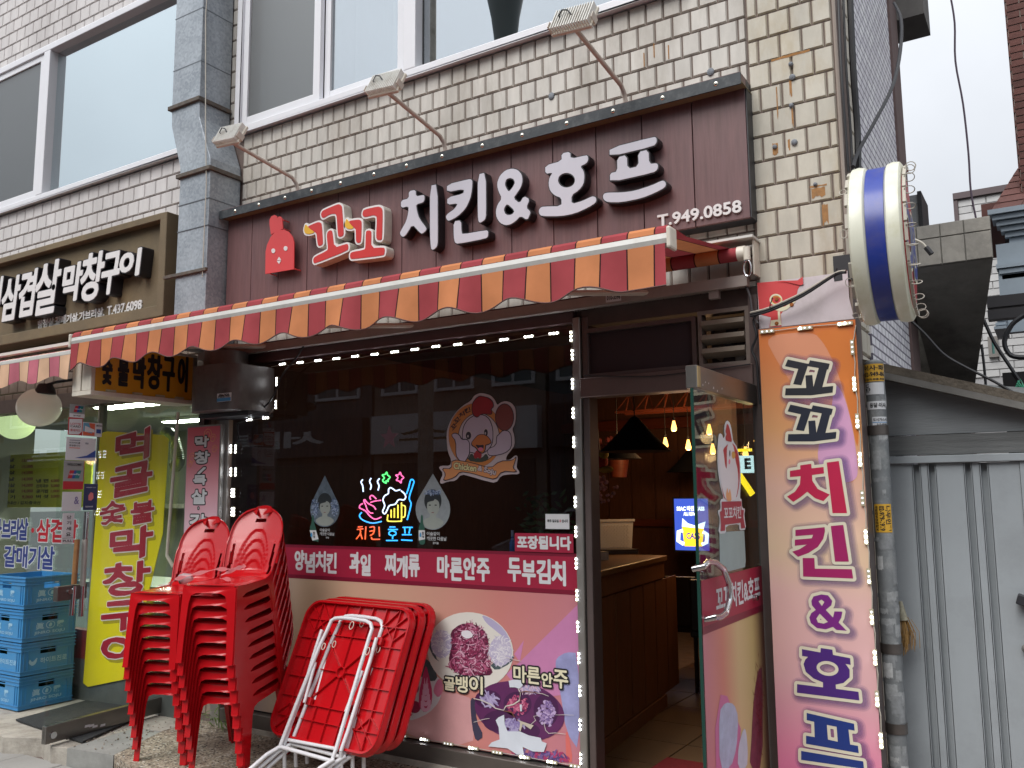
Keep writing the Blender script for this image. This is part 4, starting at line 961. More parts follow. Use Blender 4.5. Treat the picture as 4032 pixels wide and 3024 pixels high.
# big noodle plate
put2('plate_print',ell(742,490,432,385,40,.25),mat('plate_cream',C(218,214,206),.35,var=.03,vscale=3),.0022,sm=0)
put2('plate_print',[(850,125),(960,170),(1080,270),(1150,400),(1110,380),(1000,290),(900,210)],mat('plate_shade',C(176,168,200),.35),.0024)
put2('leaf_print',[(290,325),(355,310),(400,560),(440,600),(380,560),(320,430)],m_veg,.0026)
put2('leaf_print',[(930,620),(1190,520),(1150,610),(1000,690)],m_veg,.0026)
def strands(name,cx,cy,rx,ry,n,L_,wd,m,y,zm=zP,rngk=1,ang=None,parent=None):
    mb=MB();rr=random.Random(rngk)
    for k in range(n):
        t=rr.uniform(0,2*math.pi);q=rr.uniform(0,1)**.6;a,c=cx+rx*q*math.cos(t),cy+ry*q*math.sin(t)
        th=ang+rr.gauss(0,.5)if ang is not None else rr.uniform(0,math.pi);l=L_*rr.uniform(.5,1.2);cv=rr.uniform(-.35,.35)*l
        d=np.array([math.cos(th),math.sin(th)]);n_=np.array([-d[1],d[0]]);o_=np.array([a,c]);pts=[]
        w_=wd*rr.uniform(.6,1.3)
        for s in(-1,-.3,.3,1):pts.append(o_+d*l*s/2+n_*(cv*(1-s*s)+w_*(1-.6*abs(s))))
        for s in(1,.3,-.3,-1):pts.append(o_+d*l*s/2+n_*(cv*(1-s*s)-w_*(1-.6*abs(s))))
        W_=xz(zm,[tuple(p)for p in pts],YG);W_=[(min(p[0],wx1-.003),max(p[1],wbot+.002))for p in W_];yy=YG-y-k*4e-6
        b0=len(mb.v);mb.v+=[(p[0],yy,p[1])for p in W_]
        for i in range(3):mb.f.append((b0+i,b0+i+1,b0+6-i,b0+7-i));mb.mi.append(k%(len(m)if isinstance(m,list)else 1))
    return tag(mb.build(name,m,parent or wf),kind='stuff')
nood=[mat('noodle_a',C(206,200,214),.4),mat('noodle_b',C(186,178,204),.4),mat('noodle_c',C(222,218,224),.4)]
sal=[mat('salad_a',C(128,46,78),.4),mat('salad_b',C(176,96,128),.4),mat('salad_c',C(92,34,62),.4),mat('salad_d',C(204,160,180),.4),mat('salad_e',C(150,60,96),.4)]
put2('noodle_print',ell(455,420,105,138),nood[1],.0028,sm=0);strands('noodle_print',455,420,95,125,160,70,6,nood,.0030,rngk=3)
put2('noodle_print',ell(1045,490,112,150),nood[1],.0028,sm=0);strands('noodle_print',1045,490,105,140,190,75,6,nood,.0030,rngk=4)
put2('salad_print',[(540,300),(640,220),(760,210),(900,290),(930,420),(920,600),(980,730),(800,740),(600,720),(520,600),(560,420)],sal[2],.0028)
strands('salad_print',740,400,175,180,330,95,7,sal,.0032,rngk=5);strands('salad_print',740,610,200,110,280,95,8,sal,.0046,rngk=6)
put2('salad_print',[(655,290),(740,280),(780,340),(720,370),(660,340)],nood[2],.0062)
# dry snack platter
put2('platter_print',ell(1235,1090,455,290,44,.22),mat('platter_purple',C(96,44,92),.35,var=.12,vscale=6),.0026,sm=0)
put2('platter_print',[(740,1000),(760,950),(800,990),(800,1180),(880,1340),(800,1400),(760,1250)],mat('platter_dark',C(62,58,80),.35),.0024)
for(cx,cy,a_,c_)in((920,970,130,90),(1215,1020,140,125),(1500,1080,125,165),(1040,1190,170,110),(1280,1290,160,90)):put2('platter_print',ell(cx,cy,a_,c_),mat('platter_well',C(72,34,76),.35,var=.1),.0030,sm=0)
strands('snack_print',930,970,80,60,22,110,16,[mat('fish_a',C(150,136,178),.4),mat('fish_b',C(176,164,200),.4)],.0034,rngk=8,ang=1.1)
strands('snack_print',1215,1030,105,95,110,34,12,[mat('nut_a',C(176,76,116),.4),mat('nut_b',C(150,54,92),.4),mat('nut_c',C(204,120,148),.4)],.0034,rngk=9)
strands('snack_print',1505,1110,85,125,120,34,15,[mat('wal_a',C(158,134,178),.4),mat('wal_b',C(190,168,206),.4),mat('wal_c',C(120,96,150),.4)],.0034,rngk=10)
strands('snack_print',1160,1230,110,60,60,70,12,[mat('sq_a',C(170,160,196),.4),mat('sq_b',C(140,126,176),.4)],.0034,rngk=11)
strands('snack_print',1340,870,110,34,60,60,8,[mat('sq_a',C(170,160,196)),mat('sq_c',C(206,180,200),.4)],.0034,rngk=12,ang=1.5)
strands('snack_print',1380,1560,330,70,160,80,14,[mat('pur_a',C(88,66,120),.4),mat('pur_b',C(120,96,150),.4),mat('pur_c',C(170,60,104),.4)],.0022,rngk=13)
m_torn=mat('torn_backing',C(208,214,224),.6,var=.05,vscale=9)
put2('torn_patch',[(1130,785),(1180,775),(1265,775),(1270,835),(1235,865),(1190,850),(1140,850)],m_torn,.0070,sm=0)
put2('torn_patch',[(1030,1150),(1085,1125),(1090,1220),(1120,1290),(1240,1290),(1330,1330),(1450,1355),(1460,1390),(1510,1410),(1480,1495),(1370,1490),(1270,1445),(1285,1530),(1210,1520),(1120,1460),(925,1440),(960,1400),(1040,1370),(1030,1250),(1000,1180)],m_torn,.0070,sm=0)
put2('torn_patch',[(1240,1020),(1262,1025),(1262,1090),(1245,1090)],m_torn,.0070,sm=0)
put2('torn_patch',[(1210,1170),(1260,1190),(1380,1230),(1350,1270),(1270,1215),(1250,1290),(1235,1280),(1245,1200)],mat('torn_flake',C(196,186,170),.6),.0072,sm=0)
def crack(pts,wd,m):
    mb=MB();lp=[];pts=[np.array(p,float)for p in pts]
    for i,p in enumerate(pts):
        t=pts[min(i+1,len(pts)-1)]-pts[max(i-1,0)];t/=np.linalg.norm(t)+1e-9;n_=np.array([-t[1],t[0]]);lp.append((p,n_*wd*(.4+.6*math.sin(math.pi*(i+.5)/len(pts)))))
    a=xz(zP,[tuple(p+n_)for p,n_ in lp],YG);c=xz(zP,[tuple(p-n_)for p,n_ in lp],YG)
    for i in range(len(a)-1):mb.q([(min(a[i][0],wx1-.003),YG-.0074,a[i][1]),(min(a[i+1][0],wx1-.003),YG-.0074,a[i+1][1]),(min(c[i+1][0],wx1-.003),YG-.0074,c[i+1][1]),(min(c[i][0],wx1-.003),YG-.0074,c[i][1])])
    mb.build('crack',m,wf)
m_crk=mat('crack_pale',C(204,196,190),.6);m_crb=mat('crack_brown',C(120,78,56),.8)
crack([(780,962),(860,980),(950,1020),(1000,1060),(1080,1080)],6,m_crk);crack([(1080,1080),(1100,1040),(1180,1020),(1240,980),(1245,900),(1225,865)],7,m_crk)
crack([(1245,985),(1240,900),(1300,892),(1400,900)],5,m_crb);crack([(1080,1085),(1160,1100),(1190,1150)],5,m_crb);crack([(1400,905),(1470,915),(1530,940)],3,m_crk)
crack([(1600,1125),(1700,1125),(1780,1128)],2.5,m_crk);crack([(1480,1200),(1500,1280),(1530,1310),(1600,1305),(1700,1318)],3.5,m_crk);crack([(1340,1230),(1400,1180),(1380,1140),(1430,1130)],3.5,m_crk);crack([(780,1200),(880,1170),(940,1160)],3,m_crk);crack([(1100,550),(1180,575),(1255,590)],3,m_crk);crack([(105,1085),(150,1085),(185,1140)],6,m_crk)
# captions
def caption(s,zm,l,t,r_,b_,y,m_in,m_out,off,parent,res=.003,bold=.003,slope=0.0,names=('caption','outline')):
    x0,x1,z0,z1=box_on(zm,l,t,r_,b_,y);sg_=text_segs(s,x0,x1,z0,z1)
    if slope:
        sg_[:,1]+=(sg_[:,0]-x0)*slope;sg_[:,3]+=(sg_[:,2]-x0)*slope
    F=sdf(sg_,off+.01,res);mb=MB();v,f=fill_raw(contour(F,off));mb.add([(p[0],y-.0003,p[1])for p in v],f);o=mb.build(names[1],m_out,parent)
    mb=MB();v,f=fill_raw(contour(F,bold));mb.add([(p[0],y-.0010,p[1])for p in v],f);mb.build(names[0],m_in,o);return o
m_capc=mat('caption_cream',C(222,216,186),.4)
for s,l,t,r_,b_ in(('골',480,755,585,880),('뱅',598,745,712,900),('이',732,745,862,915)):caption(s,zP,l,t,r_,b_,YG-.0075,m_capc,m_black,.011,wf,res=.0022,bold=.0025)
for s,l,t,r_,b_ in(('마',1175,640,1300,800),('른',1310,655,1435,815),('안',1455,712,1560,845),('주',1575,685,1715,860)):caption(s,zP,l,t,r_,b_,YG-.0075,m_capc,m_black,.011,wf,res=.0022,bold=.0025)
# menu words on the crimson band
zc=(bz0+.025+bz1-.018)/2
for s,(za_,l),(zb2,r_)in(('양념치킨',(r2c,383),(r2c,632)),('과일',(r2c,703),(r2c,830)),('찌개류',(r2c,908),(r2c,1115)),('마른안주',(r2c,1212),(r2c,1522)),('두부김치',(r3c,145),(r3c,488))):
    x0,x1=P(*za_(l,480),YG)[0],P(*zb2(r_,490),YG)[0];n_=len(s);wd=(x1-x0)/n_;mb=MB()
    for k,ch in enumerate(s):
        d=(.006,-.006,.004,-.003)[k%4];sg_=text_segs(ch,x0+k*wd+.006,x0+(k+1)*wd-.008,zc-.062+d,zc+.062+d);F=sdf(sg_,.02,.0035);v,f=fill_raw(contour(F,.005));mb.add([(p[0],YG-.002,p[1])for p in v],f)
    mb.build('lettering',m_paper,wf)
# takeaway notice standing on the band
x0,x1,z0,z1=box_on(r3c,190,296,530,412,YG-.004);z0=bz1+.002
q=MB().box((x0,YG-.008,z0),(x1,YG-.003,z1+.0));tk=thing('takeaway_notice','crimson strip notice reading 포장됩니다 above the right end of the menu band','notice',((x0+x1)/2,YG,z0));q.build('board',m_band,tk)
mb=MB();sg_=text_segs('포장됩니다',x0+.018,x1-.016,z0+.018,z1-.016);F=sdf(sg_,.01,.0028);v,f=fill_raw(contour(F,.0035));mb.add([(p[0],YG-.0085,p[1])for p in v],f);mb.build('lettering',m_paper,tk)
x0,x1,z0,z1=box_on(r3c,367,183,505,270,YG-.004)
cn=thing('closing_notice','small white card taped to the window above the takeaway notice','notice',((x0+x1)/2,YG,z0));MB().box((x0,YG-.006,z0),(x1,YG-.004,z1)).build('card',m_paper,cn)
mb=MB();text(mb,'매주 일요일',x0+.012,x0+(x1-x0)*.56,z0+.035,z0+.052,YG-.0068,0);text(mb,'입니다',x1-.045,x1-.008,z0+.035,z0+.052,YG-.0068,0);mb.build('print',m_black,cn)
mb=MB();text(mb,'휴무',x0+(x1-x0)*.6,x1-.05,z0+.035,z0+.052,YG-.0068,0);mb.build('print',mat('red_print',C(190,40,50),.5),cn)

# soju adverts
def soju(label,zc_,cx,topy,boty,rw,bx,botx,tx):
    t=thing('drink_poster',label,'poster',(P(*zN(cx,600),YG)[0],YG,1.1))
    def s(name,pts,m,y,sm=1):
        lp=xz(zN,pts,YG);lp=chaikin(lp,sm)if sm else lp;mb=MB();v,f=fill_raw([lp]);mb.add([(p[0],YG-y,p[1])for p in v],f);return mb.build(name,m,t)
    h_=boty-topy;cyc=boty-rw*1.18
    drop=[(cx,topy)]+[(cx+rw*math.sin(a)*(1 if abs(math.sin(a))else 1),cyc-rw*1.18*math.cos(a))for a in[math.radians(d)for d in range(52,310,12)]]
    s('drop_print',drop,mat('drop_'+zc_,C(96,110,122)if zc_=='b' else C(138,146,150),.3,var=.35 if zc_=='b' else .12,vscale=28),.001,0)
    s('hair_print',ell(cx,cyc-rw*.50,rw*.50,rw*.66),mat('print_hair',C(38,44,48),.4),.0014,0)
    s('neck_print',[(cx-rw*.16,cyc+rw*.2),(cx+rw*.16,cyc+rw*.2),(cx+rw*.2,cyc+rw*.6),(cx-rw*.2,cyc+rw*.6)],MATS.get('print_skin')or mat('print_skin',C(150,158,152),.4,var=.05,vscale=20),.0017,0)
    s('face_print',ell(cx+rw*.02,cyc-rw*.18,rw*.36,rw*.54),mat('print_skin',C(150,158,152),.4,var=.05,vscale=20),.0018,0)
    s('hair_print',[(cx-rw*.42,cyc-rw*.15),(cx-rw*.44,cyc-rw*.8),(cx,cyc-rw*1.08),(cx+rw*.44,cyc-rw*.78),(cx+rw*.44,cyc-rw*.2),(cx+rw*.33,cyc-rw*.48),(cx+rw*.12,cyc-rw*.62),(cx+rw*.05,cyc-rw*.50),(cx-rw*.1,cyc-rw*.48),(cx-rw*.33,cyc-rw*.40)],MATS['print_hair'],.0022)
    s('shoulder_print',[(cx-rw*.7,cyc+rw*.75),(cx-rw*.3,cyc+rw*.45),(cx+rw*.3,cyc+rw*.45),(cx+rw*.7,cyc+rw*.75),(cx+rw*.3,cyc+rw*1.1),(cx-rw*.3,cyc+rw*1.1)],MATS['print_skin'],.0016)
    for d in(-.17,.17):s('eye_print',ell(cx+rw*d,cyc-rw*.25,rw*.07,rw*.035),m_black,.0024,0)
    s('mouth_print',ell(cx,cyc+rw*.18,rw*.08,rw*.03),mat('print_lip',C(130,96,96),.4),.0024,0)
    b0,b1=bx,botx
    for q_,k_ in(((-1,30),(1,30))if zc_=='b' else((0,26),)):strands('flower_print',cx+q_*rw*.66,cyc-(rw*.15 if q_ else rw*.98),rw*(.24 if q_ else .5),rw*(.62 if q_ else .16),k_*3,34,9,[mat('petal_a',C(120,138,168)if zc_=='b' else C(160,166,166),.4),mat('petal_b',C(62,82,112)if zc_=='b' else C(84,96,92),.4),mat('petal_c',C(150,164,186),.4)],.0025,zm=zN,rngk=20+q_,parent=t)
    s('bottle_print',[(b0-12,740),(b0+12,740),(b0+16,850),(b0+44,930),(b1+50,1130),(b1+20,1160 if zc_=='g' else 1110),(b1-40,1150 if zc_=='g' else 1105),(b0-48,930),(b0-18,850)],mat('bottle_green',C(52,92,80),.3,var=.1),.003)
    s('label_print',[(b0-44,955),(b0+44,955),(b1+46,1080),(b1-42,1100)],m_paper,.0034,0)
    s('label_drop',[(b0-18,975),(b0-2,1020),(b0-10,1050),(b0-30,1050),(b0-34,1020)],mat('drop_blue',C(70,150,200),.3),.0038)
    mb=MB();x0,x1,z0,z1=box_on(zN,b0,975,b0+34,1065,YG);text(mb,'참',x0,x1,(z0+z1)/2,z1,YG-.0042,0);text(mb,'이슬',x0,x1,z0,(z0+z1)/2-.002,YG-.0042,0);mb.build('print',m_black,t)
    mb=MB();x0,x1,z0,z1=box_on(zN,tx,930+(tx>1000)*48,tx+140+(tx>1000)*40,975+(tx>1000)*56,YG);text(mb,'이슬같이',x0,x1,z0,z1,YG-.002,0)
    x0,x1,z0,z1=box_on(zN,tx,985+(tx>1000)*60,tx+205+(tx>1000)*75,1030+(tx>1000)*72,YG);text(mb,'깨끗한 다음날',x0,x1,z0,z1,YG-.002,0)
    x0,x1,z0,z1=box_on(zN,tx+85,1045+(tx>1000)*72,tx+128+(tx>1000)*40,1072+(tx>1000)*80,YG);text(mb,'참이슬',x0,x1,z0,z1,YG-.002,0)
    mb.build('lettering',mat('soft_white_print',C(170,174,176),.5),t)
soju('teardrop drink poster of a person in blue flowers left of the neon sign','b',355,185,910,205,190,225,285)
soju('teardrop drink poster of a person with a flower crown right of the neon sign','g',1873,160,950,243,1720,1720,1787)

# round chicken decal, generic hen
cd=thing('window_decal','round orange chicken decal with a ribbon reading Chicken & Soju in the upper window','sticker',(P(*zM(850,900),YG)[0],YG,1.5))
def cs(name,pts,m,y,sm=1,hole=None):
    lp=xz(zM,pts,YG);lp=chaikin(lp,sm)if sm else lp;mb=MB();v,f=fill_raw([lp]+([xz(zM,hole,YG)]if hole else[]));mb.add([(p[0],YG-y,p[1])for p in v],f);return mb.build(name,m,cd)
m_dw=mat('decal_white',C(190,176,180),.4);m_do=mat('decal_orange',C(196,126,66),.4);m_dr=mat('decal_red',C(150,34,42),.4,var=.08);m_dl=mat('decal_line',C(46,34,46),.4)
m_dh=mat('decal_feather',C(186,170,186),.4,var=.05,vscale=8);m_drb=mat('decal_ribbon',C(206,140,90),.4);m_dbr=mat('decal_brown',C(122,60,54),.4)
cs('backing',[(310,900),(320,760),(370,620),(460,480),(570,380),(690,310),(740,230),(820,190),(900,195),(1000,225),(1060,290),(1100,380),(1150,335),(1230,312),(1320,340),(1380,420),(1390,560),(1370,680),(1330,750),(1365,850),(1370,1000),(1300,1100),(1250,1160),(1230,1230),(1300,1225),(1385,1150),(1420,1180),(1405,1290),(1400,1350),(1448,1420),(1430,1450),(1300,1450),(1160,1470),(1080,1590),(900,1550),(700,1490),(540,1450),(450,1555),(340,1560),(225,1605),(205,1560),(260,1440),(190,1350),(220,1318),(370,1320),(385,1230),(330,1100)],m_dw,.001)
cs('ring',ell(760,850,415,500,40),m_do,.0015,0);cs('ring_line',ell(760,850,418,503,40),m_dl,.0013,0,ell(760,850,405,490,40))
cs('ring_line',ell(815,880,325,385,40),m_dl,.0017,0);cs('field',ell(815,880,315,375,40),m_dw,.0019,0)
cs('head_line',[(548,850),(570,700),(640,590),(760,520),(900,520),(990,590),(1040,740),(1040,940),(1000,1040),(900,1130),(700,1130),(600,1060),(560,960)],m_dl,.0022)
cs('head_print',[(560,850),(582,705),(650,600),(762,532),(895,532),(978,600),(1028,745),(1028,935),(990,1030),(895,1118),(705,1118),(610,1050),(572,955)],m_dh,.0024)
cs('comb_line',[(700,440),(710,340),(770,260),(830,225),(900,240),(980,260),(1040,320),(1055,400),(1010,445),(1030,490),(1010,530),(920,520),(850,520),(795,578),(735,550),(710,500)],m_dl,.0026)
cs('comb_print',[(712,440),(722,345),(778,272),(832,240),(900,250),(972,272),(1028,328),(1042,395),(995,440),(1018,490),(1000,518),(920,508),(848,510),(795,562),(745,540),(722,495)],m_dr,.0028)
for(cx,cy,a_,c_)in((655,850,42,60),(925,805,30,55)):
    cs('eye_print',ell(cx,cy,a_*1.5,c_*1.3),m_dw,.0029,0);cs('eye_print',ell(cx,cy,a_,c_),m_dl,.0030,0);cs('eye_print',ell(cx-8,cy+10,11,20),m_dw,.0032,0)
cs('beak_line',[(695,960),(740,900),(800,835),(880,822),(950,850),(1000,910),(1020,965),(960,1000),(930,1000),(925,1080),(880,1140),(810,1110),(760,1040),(700,1010)],m_dl,.0034)
cs('beak_print',[(705,960),(750,905),(805,845),(880,832),(945,860),(990,915),(1005,960),(955,985),(915,990),(912,1070),(878,1122),(820,1095),(775,1030),(715,1000)],mat('decal_beak',C(190,112,60),.4),.0036)
cs('mouth_print',[(760,990),(830,1000),(895,990),(890,1060),(850,1085),(800,1045)],m_dl,.0038);cs('tongue_print',ell(845,1062,40,30),mat('tongue',C(210,110,140),.4),.0040,0)
cs('wattle_print',[(740,1130),(790,1070),(850,1100),(865,1160),(840,1215),(800,1190),(760,1215),(735,1180)],m_dr,.0033)
cs('apron_print',[(630,1240),(700,1110),(760,1200),(860,1200),(930,1120),(980,1210),(860,1270)],mat('apron_green',C(60,66,58),.4),.0031)
cs('paddle_line',ell(1215,565,148,215),m_dl,.0026,0);cs('paddle_print',ell(1215,565,137,203),m_dbr,.0028,0)
cs('wing_line',[(378,840),(440,800),(520,830),(555,900),(640,900),(680,960),(680,1060),(680,1150),(580,1298),(500,1230),(455,1160),(455,940)],m_dl,.0042)
cs('wing_print',[(392,842),(440,815),(510,840),(545,918),(635,915),(668,965),(668,1060),(665,1145),(580,1280),(512,1222),(467,1155),(467,935)],m_dh,.0044)
cs('wing_line',[(940,1060),(1080,1000),(1085,860),(1120,830),(1190,760),(1290,775),(1330,860),(1330,1040),(1230,1130),(1060,1170),(960,1165)],m_dl,.0030)
cs('wing_print',[(950,1068),(1092,1005),(1097,868),(1128,840),(1195,772),(1282,787),(1318,865),(1318,1035),(1224,1118),(1060,1158),(968,1153)],m_dh,.0033)
cs('ribbon_line',[(232,1352),(390,1362),(392,1212),(700,1262),(1000,1355),(1140,1240),(1340,1232),(1412,1160),(1378,1285),(1352,1345),(1432,1425),(1180,1408),(1080,1545),(900,1500),(700,1440),(530,1415),(450,1510),(250,1570),(298,1450)],m_dl,.0046)
cs('ribbon_print',[(250,1362),(400,1372),(402,1224),(700,1274),(1000,1367),(1150,1250),(1340,1244),(1395,1185),(1366,1285),(1340,1350),(1410,1412),(1175,1396),(1075,1530),(900,1488),(700,1428),(525,1402),(440,1498),(268,1553),(312,1450)],m_drb,.0048)
def slanttext(s,pa,pb,hgt,m,y,off,mo,bold=.002,zm=zM,parent=None):
    (ax,az),(bx,bz)=xz(zm,[pa,pb],YG);L_=math.hypot(bx-ax,bz-az);h_=hgt*L_/math.hypot(pb[0]-pa[0],pb[1]-pa[1]);sg_=text_segs(s,0,L_,0,h_);c_,s_=(bx-ax)/L_,(bz-az)/L_
    T_=lambda a,c:(ax+a*c_-c*s_,az+a*s_+c*c_)
    sg_=np.array([(*T_(q[0],q[1]),*T_(q[2],q[3]))for q in sg_]);F=sdf(sg_,off+.008,.0016)
    if mo:mb=MB();v,f=fill_raw(contour(F,off));mb.add([(p[0],YG-y,p[1])for p in v],f);mb.build('lettering_outline',mo,parent or cd)
    mb=MB();v,f=fill_raw(contour(F,bold));mb.add([(p[0],YG-y-.0004,p[1])for p in v],f);mb.build('lettering',m,parent or cd)
slanttext('Chicken',(425,1362),(775,1408),78,mat('decal_cream',C(206,200,150),.4),.0052,.0045,m_dl)
slanttext('& Soju',(795,1412),(1070,1482),84,m_dw,.0052,.0045,m_dl)
for s,a,c in(('꼬',(408,772),(470,772-70)),('꼬',(448,680),(530,600)),('치',(520,580),(600,530)),('킨',(605,510),(690,470))):
    slanttext(s,a,c,62,m_dl,.0030,.003,None,.0012)

# ================================================================ NEON SIGN
ne=thing('neon_sign','lit neon sign of roast chicken, beer mug and stars over the words 치킨 호프','neon sign',(P(*zN(1180,600),.07)[0],.07,1.1))
def neon(name,col,strokes,r_=.0042,es=2.6):
    m=mat('neon_'+name,(1,1,1,1),.4,emit=col,es=es)
    for st in strokes:
        pts=[P(*zN(*p),.07)for p in st];pts=[(p[0],.07,p[2])for p in pts]
        # densify smoothly
        q=[]
        for i in range(len(pts)-1):
            p0,p1,p2,p3=[np.array(pts[max(0,min(len(pts)-1,i+d))])for d in(-1,0,1,2)]
            for t in(0,.34,.67):q.append(.5*((2*p1)+(-p0+p2)*t+(2*p0-5*p1+4*p2-p3)*t*t+(-p0+3*p1-3*p2+p3)*t**3))
        q.append(np.array(pts[-1]));MB().tube(q,r_,6).build('tube',m,ne,smooth=True)
neon('green',(.10,1,.15,1),[[(1215,295),(1180,275),(1165,250),(1190,220),(1160,180),(1200,170),(1222,140),(1235,180),(1270,210),(1240,245),(1245,270),(1215,260),(1215,295)]])
neon('pink',(1,.12,.28,1),[[(1355,255),(1380,215),(1350,180),(1390,175),(1412,140),(1430,185),(1462,215),(1430,245),(1425,290),(1395,265),(1360,255)],
     [(885,582),(850,600),(840,640),(890,665),(930,690),(980,750),(1040,795),(1090,795),(1145,770)],[(915,525),(900,540),(930,610),(950,670),(990,710),(1030,715)],[(915,525),(950,570),(1000,600),(1040,620),(1070,665)],[(995,565),(1060,545),(1140,535)],[(1000,525),(985,490),(1015,465),(1045,485),(1075,515)]])
neon('white',(.75,.88,1,1),[[(885,245),(862,280),(885,330),(893,415)],[(1003,225),(982,270),(1005,330),(992,385)],[(1122,230),(1092,270),(1115,330),(1100,395)],
     [(1410,385),(1350,400),(1310,375),(1275,358),(1248,385),(1245,440),(1195,470),(1170,530),(1195,610),(1165,690),(1195,725),(1225,680),(1260,610),(1340,590),(1390,525),(1460,530),(1490,490),(1470,440),(1425,402)]])
neon('yellow',(1,.72,.04,1),[[(1240,735),(1232,800),(1250,828),(1410,828),(1430,800),(1430,565)],[(1285,665),(1285,780)],[(1330,645),(1330,780)],[(1380,595),(1380,785)],[(1440,605),(1480,620),(1482,690),(1475,760),(1445,775)]])
neon('blue',(.02,.42,1,1),[[(870,705),(840,750),(870,800),(950,840),(1040,855),(1150,832)],[(1500,445),(1530,360),(1555,260),(1580,242),(1605,270),(1590,330),(1550,450),(1540,520),(1565,580),(1545,680),(1510,810)],
     [(1265,910),(1340,910)],[(1245,945),(1375,945)],[(1290,1030),(1255,1010),(1265,975),(1305,965),(1345,980),(1350,1015),(1310,1035),(1305,1080)],[(1218,1100),(1375,1100)],
     [(1450,915),(1585,915)],[(1475,925),(1480,1000)],[(1550,925),(1535,1000)],[(1440,1018),(1570,1018)],[(1430,1092),(1580,1100)]])
neon('orange',(1,.10,.01,1),[[(820,910),(880,905)],[(808,945),(890,935)],[(850,945),(855,990),(835,1030),(795,1078)],[(850,990),(880,1080)],[(930,902),(920,1085)],
     [(985,915),(1035,905),(1050,930),(1035,1000),(990,1030)],[(985,970),(1040,960)],[(1115,905),(1122,1045)],[(1010,1050),(1020,1082),(1125,1082)]])
# glass sticker pieces of the window: nothing else

# ================================================================ LED STRINGS
m_ledset=[m_modcase,m_led,m_ledoff]
def led_mod(parent,p,d,up,on=3,case=True):
    """one module: small case with three lenses along direction d"""
    p,d,up=map(np.array,(p,d,up));out=np.cross(d,up);out=out/np.linalg.norm(out)
    if out[1]>0:out=-out
    mb=MB();mb.obox(p,d*.034,up*.008,out*.004);mb.cur=1
    for k in range(3):
        mb.cur=1 if k<on else 2;mb.ball(p+d*(k-1)*.022+out*.005,.0054 if k<on else .005,8,6)
    return mb.build('led_module',m_ledset,parent)
ls=thing('led_light_string','string of lit white LED modules round the top and sides of the display window','led lights',(-3.6,.0,1.0))
ex,ez=np.array([1.0,0,0]),np.array([0,0,1.0]);YL=.004
zt=wtop-.035;xs=[r2b(355,886),r2b(470,876),r2b(587,862),r2b(707,850),r2b(830,835),r2b(957,822),r2b(1087,806),r2b(1220,790),r2b(1357,771),r2b(1500,757),r2b(1650,740),r2b(1800,727),r3b(143,726),r3b(303,706),r3b(467,685)]
wire=[]
for q in xs:
    p=P(*q,YL);led_mod(ls,(p[0],YL,p[2]),ex,ez);wire.append((p[0],YL+.004,p[2]))
MB().tube([p for w_ in wire for p in((w_[0]-.12,w_[1],w_[2]-.008),w_)],.002,4).build('wire',m_cablew,ls)
wire=[]
for zm,a,c in[(r3b,580,705),(r3b,588,825),(r3b,590,1015),(r3b,594,1205),(r3b,598,1395),(r3b,601,1590),(r3c,541,112),(r3c,544,285),(r3c,547,470),(r3c,551,655),(r3c,556,838),(r3c,562,1020),(r3c,568,1210),(r3c,570,1408),(r3c,573,1605)]:
    p=P(*zm(a,c),YL-.02);led_mod(ls,(p[0],YL-.02,p[2]),ez,ex);wire.append((p[0],YL-.016,p[2]))
MB().tube(wire,.002,4).build('wire',m_cablew,ls)
wire=[]
for zm,a,c,d in[(r2b,316,1000,ez),(r2b,312,1150,ez),(r2b,245,1238,ex),(r2b,137,1250,ex)]:
    p=P(*zm(a,c),-.02);led_mod(ls,(p[0],-.02,p[2]),d,ex if d is ez else ez);wire.append((p[0],-.015,p[2]))
MB().tube(wire,.002,4).build('wire',m_cablew,ls)
for c in(1440,1590):
    for a in(18,48):p=P(*r2b(a,c),.0);led_mod(ls,(p[0],.0,p[2]),ez,ex)
for a in(22,34):
    for c in(80,190):p=P(*r2c(a,c-20),.0);led_mod(ls,(p[0],.0,p[2]),ez,ex)
wire=[]
for a,c,on in((62,1338,2),(285,1385,2),(520,1425,0),(770,1468,2),(1010,1518,0),(1283,1565,2),(1555,1615,2),(1790,1650,0)):
    p=P(*zP(a,c),YG-.012);led_mod(ls,(p[0],YG-.012,wbot+.008),ex,ez,on);wire.append((p[0],YG-.008,wbot+.008))
MB().tube(wire,.002,4).build('wire',m_cablew,ls)
